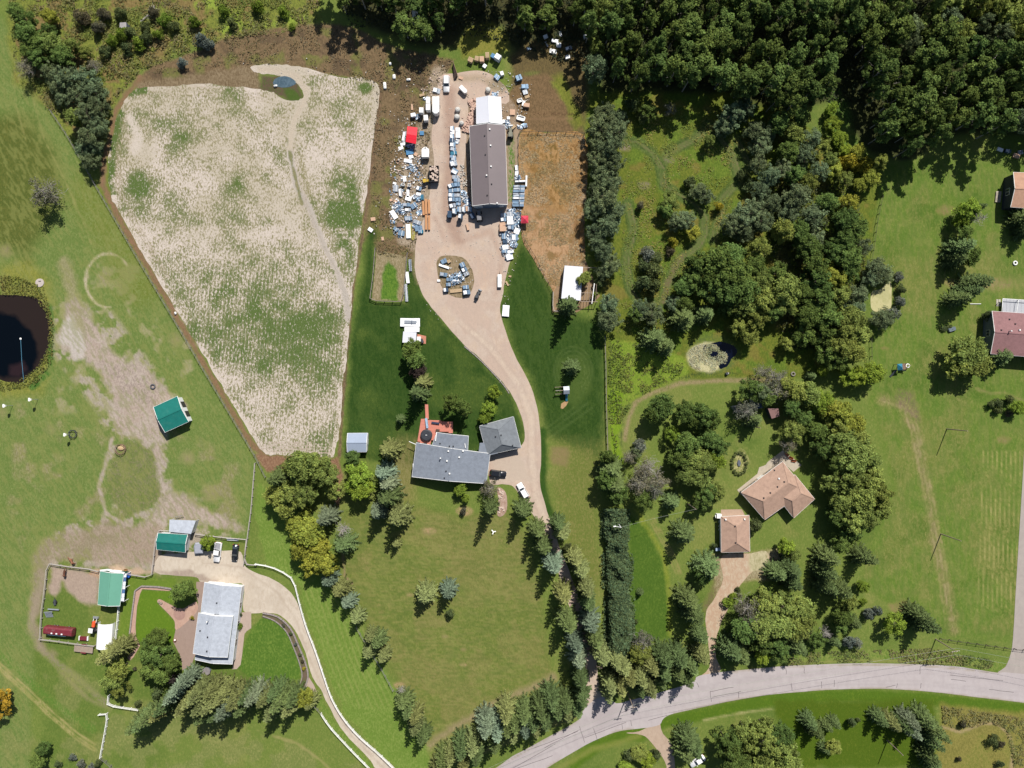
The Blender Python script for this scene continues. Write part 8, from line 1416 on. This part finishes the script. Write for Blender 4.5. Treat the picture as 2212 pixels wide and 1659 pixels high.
w_ = W(Z3(1715, 290), .8); bo = empty('covered_boat', (*w_, 0), R(4), 'pale grey tarpaulined boat trailer under the bright green tree', 'boat trailer'); MB().rings([[(x, y, z) for x, y in ((-1.2, -1.6), (1.2, -1.6), (1.3, .5), (.8, 1.6), (-.8, 1.6), (-1.3, .5))] if z < 1.2 else [(x * .7, y * .8, z) for x, y in ((-1.2, -1.6), (1.2, -1.6), (1.3, .5), (.8, 1.6), (-.8, 1.6), (-1.3, .5))] for z in (.5, 1.1, 1.35)]).build('cover', M('grey_tarp', C(176, 180, 192), .6, var=.12), bo); wheels(bo, 1.2, (-.3,), .3); MB().bar((0, -1.6, .5), (0, -2.4, .5), .1).build('drawbar', DARK, bo)
w_ = W(T(4, 1, 1783, 825), .8); ht = empty('hot_tub', (*w_, 0), .2, 'grey covered octagonal tub below the white-roofed house', 'hot tub'); MB().prism(disc(1.15, 8), 0, .8).build('tub_side', W_GREY, ht); MB().prism(disc(1.2, 8), .8, .92, .05).build('cover', M('grey_cover', C(150, 144, 144), .6), ht)
# lawn things
w_ = W(T(3, 3, 430, 55), 1.0); ps = empty('play_set', (*w_, 0), .05, 'timber play set with a small grey roof on the dark lawn', 'play set')
for x in (-1.9, -.3, .5, 2.0):
    for y in (-1.0, 1.0): MB().bar((x, y, 0), (x, y, 2.3 if x > 0 else 1.6), .14).build('post', TIM, ps)
for i in range(7): MB().box((.65 + i * .22, 0, 1.3), (.2, 2.0, .06)).build('floor_board', TIM, ps)
MB().bar((-1.9, 0, 2.3), (.5, 0, 2.3), .14).build('swing_beam', TIM, ps); slab(ps, 'roof', [(.4, -1.1, 2.3), (2.1, -1.1, 2.3), (2.1, 0, 2.9), (.4, 0, 2.9)], MATS['gb'], .06); slab(ps, 'roof', [(.4, 0, 2.9), (2.1, 0, 2.9), (2.1, 1.1, 2.3), (.4, 1.1, 2.3)], MATS['gb'], .06)
for x in (-1.4, -.8): MB().box((x, 0, .5), (.4, .2, .05)).build('swing_seat', MATS['tl'], ps); 
MB().bar((1.3, -1.0, 1.3), (1.3, -3.2, .2), .6, .06).build('slide', MATS['tl'], ps); MB().bar((-1.9, -1, .8), (.5, -1, .8), .1).build('rail', TIM, ps); MB().bar((-1.9, 1, .8), (.5, 1, .8), .1).build('rail', TIM, ps)
w_ = W(T(3, 3, 450, 185)); sp_ = sheet('sand_patch', [T(3, 3, 420, 210), T(3, 3, 425, 170), T(3, 3, 455, 150), T(3, 3, 488, 152), T(3, 3, 470, 185), T(3, 3, 440, 215)], .015, MD, C(196, 160, 120), C(150, 130, 80), .3, step=1.5)
w_ = W(T(2, 4, 1150, 1510), 1.0); p2 = empty('play_set', (*w_, 0), .1, 'play tower with a teal tent roof and white ring, on the long right lawn', 'play set')
for x in (-1.5, -.2, 1.3):
    for y in (-.8, .8): MB().bar((x, y, 0), (x, y, 2.0), .12).build('post', TIM, p2)
g4 = [(-1.6, -.9), (-.1, -.9), (-.1, .9), (-1.6, .9)]
for i in range(4): MB().add([(*g4[i], 2.0), (*g4[(i + 1) % 4], 2.0), (-.85, 0, 2.8)], [(0, 1, 2)]).build('roof_panel', MATS['tl'], p2)
for i in range(5): MB().box((.05 + i * .28, 0, 1.2), (.25, 1.7, .06)).build('floor_board', MATS['bn'], p2)
torus('ring', .5, .14, WHITE, p2, (1.9, .1, 0), z=.9); MB().bar((-1.5, -.8, 1.2), (-3.0, -2.6, .15), .5, .06).build('slide', BLK, p2); MB().bar((-.2, -.9, .9), (1.4, -1.4, .9), .1).build('rail', BLK, p2); MB().bar((1.3, 0, 1.9), (2.8, .2, 1.2), .1).build('rail', TIM, p2)
w_ = W(T(2, 2, 1325, 1257), 2.2); mono('white_shelter', [T(2, 2, 1272, 1205), T(2, 2, 1387, 1212), T(2, 2, 1380, 1312), T(2, 2, 1264, 1300)], [2.4, 2.4, 2.2, 2.2], R_WHT, W_DKBLUE, 'flat white-roofed garden shelter above the leafy trees on the lawn')
tag(MB().prism([W(T(2, 2, 1388, 1225)), W(T(2, 2, 1470, 1245)), W(T(2, 2, 1468, 1312)), W(T(2, 2, 1385, 1305))][::-1], 0, .06).build('brick_pad', M('brick_pad', C(206, 140, 116), .85, var=.12)), 'small reddish pad of bricks beside the flat white-roofed garden shelter', 'brick pad')
w_ = W(T(2, 2, 1408, 1272), .5); tag(MB().box((*w_, .5), (1.1, 1.5, 1.0)).build('storage_box', VW), 'white storage box on the reddish brick pad', 'storage box')
w_ = W(T(2, 2, 1437, 1285), .5); gr_ = empty('barbecue', (*w_, .06), .4, 'black barbecue standing on the reddish brick pad', 'barbecue'); MB().box((0, 0, .75), (.6, 1.2, .35)).build('hood', BLK, gr_)
for s_ in (-.45, .45): MB().box((0, s_, .3), (.4, .08, .6)).build('leg', BLK, gr_)
w_ = W(T(2, 4, 1590, 1187), .4); gb_ = empty('grey_skip', (*w_, 0), R(-72 + 90), 'grey rounded storage box beside low shrubs on the long right lawn', 'storage box'); MB().rings([rr_outline(1.2, 2.2, .3, 0), rr_outline(1.2, 2.2, .3, .5), rr_outline(1.0, 2.0, .3, .65)]).build('shell', M('slate_plastic', C(112, 126, 134), .5), gb_); MB().box((0, 0, .66), (.4, .1, .04)).build('handle', DARK, gb_)
plant(*T(2, 4, 1520, 1185), 8, 'R', 'low shrub touching the grey rounded storage box', None, .8); plant(*T(2, 4, 1570, 1165), 6, 'R', 'tiny low shrub above the grey rounded storage box', None, .7)
w_ = W(T(2, 4, 1790, 967)); tag(MB().tube([(w_[0] - 1.6, w_[1], .12), (w_[0] + 1.6, w_[1], .12)], .09, 8).build('white_pole', WHITE), 'white pole lying on the grass between spruces and raised deck', 'pole')
w_ = W(T(3, 2, 2052, 1272)); lo_ = empty('garden_ornament', (*w_, 0), .2, 'small white propeller-shaped ornament on the open front lawn', 'ornament'); MB().tube([(0, 0, 0), (0, 0, .8)], .06, 6).build('post', WHITE, lo_)
for a in (0, 120, 240): MB().bar((0, 0, .8), (.75 * math.cos(R(a)), .75 * math.sin(R(a)), .85), .28, .05).build('blade', WHITE, lo_)
w_ = W(T(2, 3, 1858, 1570), .6); pu = empty('pump_drum', (*w_, 0), 0, 'small dark drum with a white side below the middle pond', 'drum'); MB().rings([[(x, y, z) for x, y in disc(r, 14)] for r, z in ((.4, 0), (.42, .7), (.3, .8))]).build('drum', BLK, pu); MB().box((.35, .1, .4), (.3, .4, .5)).build('box', WHITE, pu)
for q, s_, lab in ((T(1, 2, 168, 742), (1.1, .6), 'white block on the shore of the little blue-grey puddle'), (T(1, 2, 1113, 740), (.9, 2.1), 'white upright tank lying in brown weeds right of the crop field'), (T(1, 2, 1193, 663), (.9, 1.4), 'white tank above the other one in brown weeds'), (T(1, 2, 1318, 688), (1.3, .7), 'white crumpled sheet left of the white four-wheel-drive'), (T(1, 2, 1160, 550), (.8, .8), 'small white block on the brown weeds near the forest'), (T(2, 1, 1515, 1047), (.6, .8), 'white bucket by the diagonal fence')):
    w_ = W(q, .3); rt = empty('white_tank', (*w_, 0), random.uniform(-.2, .2), lab, 'tank'); MB().rings([rr_outline(s_[1] * .9, s_[0] * .9, min(s_) * .3, 0), rr_outline(s_[1], s_[0], min(s_) * .35, .35), rr_outline(s_[1] * .7, s_[0] * .7, min(s_) * .25, .55)]).build('shell', VW, rt, True); MB().prism(disc(.12, 8), .55, .62).build('cap', STEEL, rt)
sheet('puddle', smooth_poly([T(1, 2, 150, 700), T(1, 2, 200, 665), T(1, 2, 270, 660), T(1, 2, 340, 700), T(1, 2, 330, 735), T(1, 2, 250, 755), T(1, 2, 165, 745)], 3, .6), .03, MD, C(104, 126, 140), C(70, 92, 106), .5, step=1.8)
# fallen dead tree at the top left
w_ = W(T(1, 1, 1290, 140)); ft_ = empty('fallen_tree', (*w_, 0), R(38), 'grey fallen dead tree lying in the weeds at the top left', 'fallen tree'); MB().tube([(-3, 0, .3), (0, .2, .4), (3.2, 0, .5)], [.28, .2, .08], 7).build('trunk', PALEBARK, ft_)
for k in range(14):
    x = random.uniform(-1.2, 3.1); s_ = random.choice((-1, -1, 1)); L_ = random.uniform(.8, 2.0); MB().tube([(x, 0, .4), (x + .5, s_ * L_ * .5, .8), (x + .9, s_ * L_, .9)], [.07, .05, .02], 4).build('branch', PALEBARK, ft_)
# roadside
def pole(q, h, label, cross=True, lamp=False):
    w_ = W(q); rt = empty('utility_pole', (*w_, 0), R(8), label, 'utility pole'); MB().tube([(0, 0, -.1), (0, 0, h)], [.17, .11], 8).build('shaft', TIM if not lamp else WHITE, rt)
    if cross:
        MB().bar((-1.1, 0, h - .4), (1.1, 0, h - .4), .12).build('crossarm', TIM, rt)
        for s_ in (-1, -.35, .35, 1): MB().tube([(s_, 0, h - .34), (s_, 0, h - .1)], .06, 6).build('insulator', WHITE, rt)
    if lamp: MB().bar((0, 0, h - .2), (-1.6, .5, h), .1).build('lamp_arm', WHITE, rt); MB().box((-1.7, .52, h), (.7, .3, .14)).build('lamp_head', WHITE, rt)
    return w_, h
pA = pole(T(3, 4, 1545, 388), 9.3, 'wooden utility pole, upper one of two on the mown right field', False)
pB = pole(T(3, 4, 1493, 1295), 9.3, 'wooden utility pole, lower one of two on the mown right field', False)
pC = pole(T(4, 4, 1448, 545), 9.6, 'utility pole with crossarm on the road verge at the dark fence end')
pD = pole(T(4, 4, 1030, 1420), 8.3, 'wooden utility pole on the lower right lawn below the spruces', False)
pE = pole(T(4, 3, 1000, 1010), 9.6, 'utility pole with crossarm hidden in spruces above the road junction')
pF = pole(T(3, 3, 1520, 1035), 9.0, 'utility pole behind the mixed clump left of the tan house', False)
pG = pole(T(3, 3, 905, 1190), 8.0, 'white lamp pole with a lamp arm rising from the hedge top', False, True)
pH = pole(T(3, 3, 2095, 370), 5.0, 'short thin pole on the lawn below the grove sheds', False)
def wire(a, b, offs, label, sag=.8):
    rt = empty('power_line', (*a[0], a[1]), 0, label, 'power line'); ax, ay = a[0]
    for o in offs:
        pts = [((b[0][0] - ax) * t, (b[0][1] - ay) * t + o, (b[1] - a[1]) * t - sag * 4 * t * (1 - t) - .1) for t in [i / 10 for i in range(11)]]; MB().tube(pts, .028, 4).build('wire', M('wire_metal', C(170, 176, 160), .5), rt)
wire(pC, pE, (-.9, .9), 'pair of power lines strung along the road between verge pole and spruces'); wire(pC, (W((2330, 1440)), 9.6), (-.9, .9), 'pair of power lines leaving the verge pole for the right edge')
wire(pE, (W((900, 1700)), 9.6), (-.8, .8), 'pair of power lines leaving the junction spruces along the road bend'); wire(pG, pF, (0,), 'single wire from the hedge lamp pole to the clump pole')
w_ = W(T(4, 3, 838, 1060)); sg = empty('entrance_post', (*w_, 0), 0, 'white marker post with a small dark box at the gravel driveway mouth', 'post'); MB().bar((0, 0, 0), (0, 0, 1.5), .16).build('post', WHITE, sg); MB().box((-.3, -.2, 1.2), (.5, .35, .35)).build('box', DARK, sg)
w_ = W(T(4, 3, 750, 790), 1); gt_ = empty('entrance_gate', (*w_, 0), 0, 'open timber gate frame beside the gravel driveway among the spruces', 'gate')
for x in (-.9, .9): MB().bar((x, 0, 0), (x, 0, 1.8), .14).build('post', TIM, gt_)
for z in (.4, .9, 1.5): MB().bar((-.9, 0, z), (.9, 0, z), .1).build('bar', TIM, gt_)
for k, q in enumerate((T(3, 4, 165, 610), T(3, 4, 200, 640), T(3, 4, 225, 665))):
    w_ = W(q, .5); ch = empty('deck_chair', (*w_, 0), R(-40 + 15 * k), ['upper', 'middle', 'lower'][k] + ' orange timber chair on the terrace behind the tan house', 'chair'); OT = M('orange_timber', C(196, 110, 70), .7)
    MB().box((0, 0, .4), (1.3, .6, .06)).build('seat', OT, ch); MB().box((0, .32, .7), (1.3, .06, .5)).build('backrest', OT, ch)
    for sx in (-.55, .55):
        for sy in (-.25, .25): MB().box((sx, sy, .19), (.08, .08, .38)).build('leg', OT, ch)
w_ = W(T(3, 3, 1787, 1140), 1); hp = empty('equipment_rack', (*w_, 0), 0, 'white equipment with pale frames against the left wall of the tan-roofed garage', 'rack')
MB().box((0, 0, .8), (1.4, 1.2, 1.6)).build('cabinet', VW, hp); MB().bar((-.9, -.5, 1.0), (-1.0, .3, 1.0), .2).build('arm', WHITE, hp)
for y in (-2, -3.2, -4.2): MB().bar((.1, y, .4), (.3, y + 1.0, 1.2), .12).build('frame_bar', WHITE, hp)
w_ = W(T(3, 3, 1778, 1428), .8); tag(MB().box((w_[0], w_[1], .6), (1.4, .8, 1.2)).build('water_tank', M('pale_blue_box', C(176, 196, 222), .5)), 'pale blue box at the lower left corner of the tan-roofed garage', 'tank')
w_ = W(T(3, 3, 1960, 685)); ff = empty('flower_island', (*w_, 0), 0, 'oval flower bed with a dark stone slab on the lawn left of the terrace', 'flower bed'); MB().prism(disc(1.0, 6, 0, 0, .6, 1.1), .02, .3, .15).build('stone', M('slate_stone', C(104, 110, 122), .8), ff)
for k in range(16): a = k * .393; link('shrub', PROTO['bush'][k % 4][0], ff, (2.1 * math.cos(a) , 3.1 * math.sin(a), 0)).scale = (.3, .3, .28)
for c in ff.children:
    if c.name.startswith('shrub'): c.color = (.16, .19, .07, 1)
for i in range(6):
    q = [T(4, 2, 240, 425), T(4, 2, 300, 500), T(4, 2, 345, 590), T(4, 2, 378, 680), T(4, 2, 400, 740), T(4, 2, 412, 800)][i]
    plant(*q, 4.5, 'y' if i == 5 else 'bRrRb'[i], f'{["brown", "green", "silvery", "small green", "dry brown", "yellow"][i]} shrub, {ordinal(i + 1)} from the top in the curved flower bed', None, .7)
plant(*Z3(2138, 1110), 8, 'l', 'bright green bush against the right wall of the white-roofed house', None, 1.2); plant(*Z3(1650, 1010), 5, 'y', 'yellow-flowering bush at the patio corner', None, 1.0); plant(*Z3(2145, 975), 5, 'R', 'small dark round bush right of the white-roofed house', None, 1.0)
plant(*T(4, 1, 1165, 805), 5, 'b', 'reddish brown bush between the yard trees', None, .8)
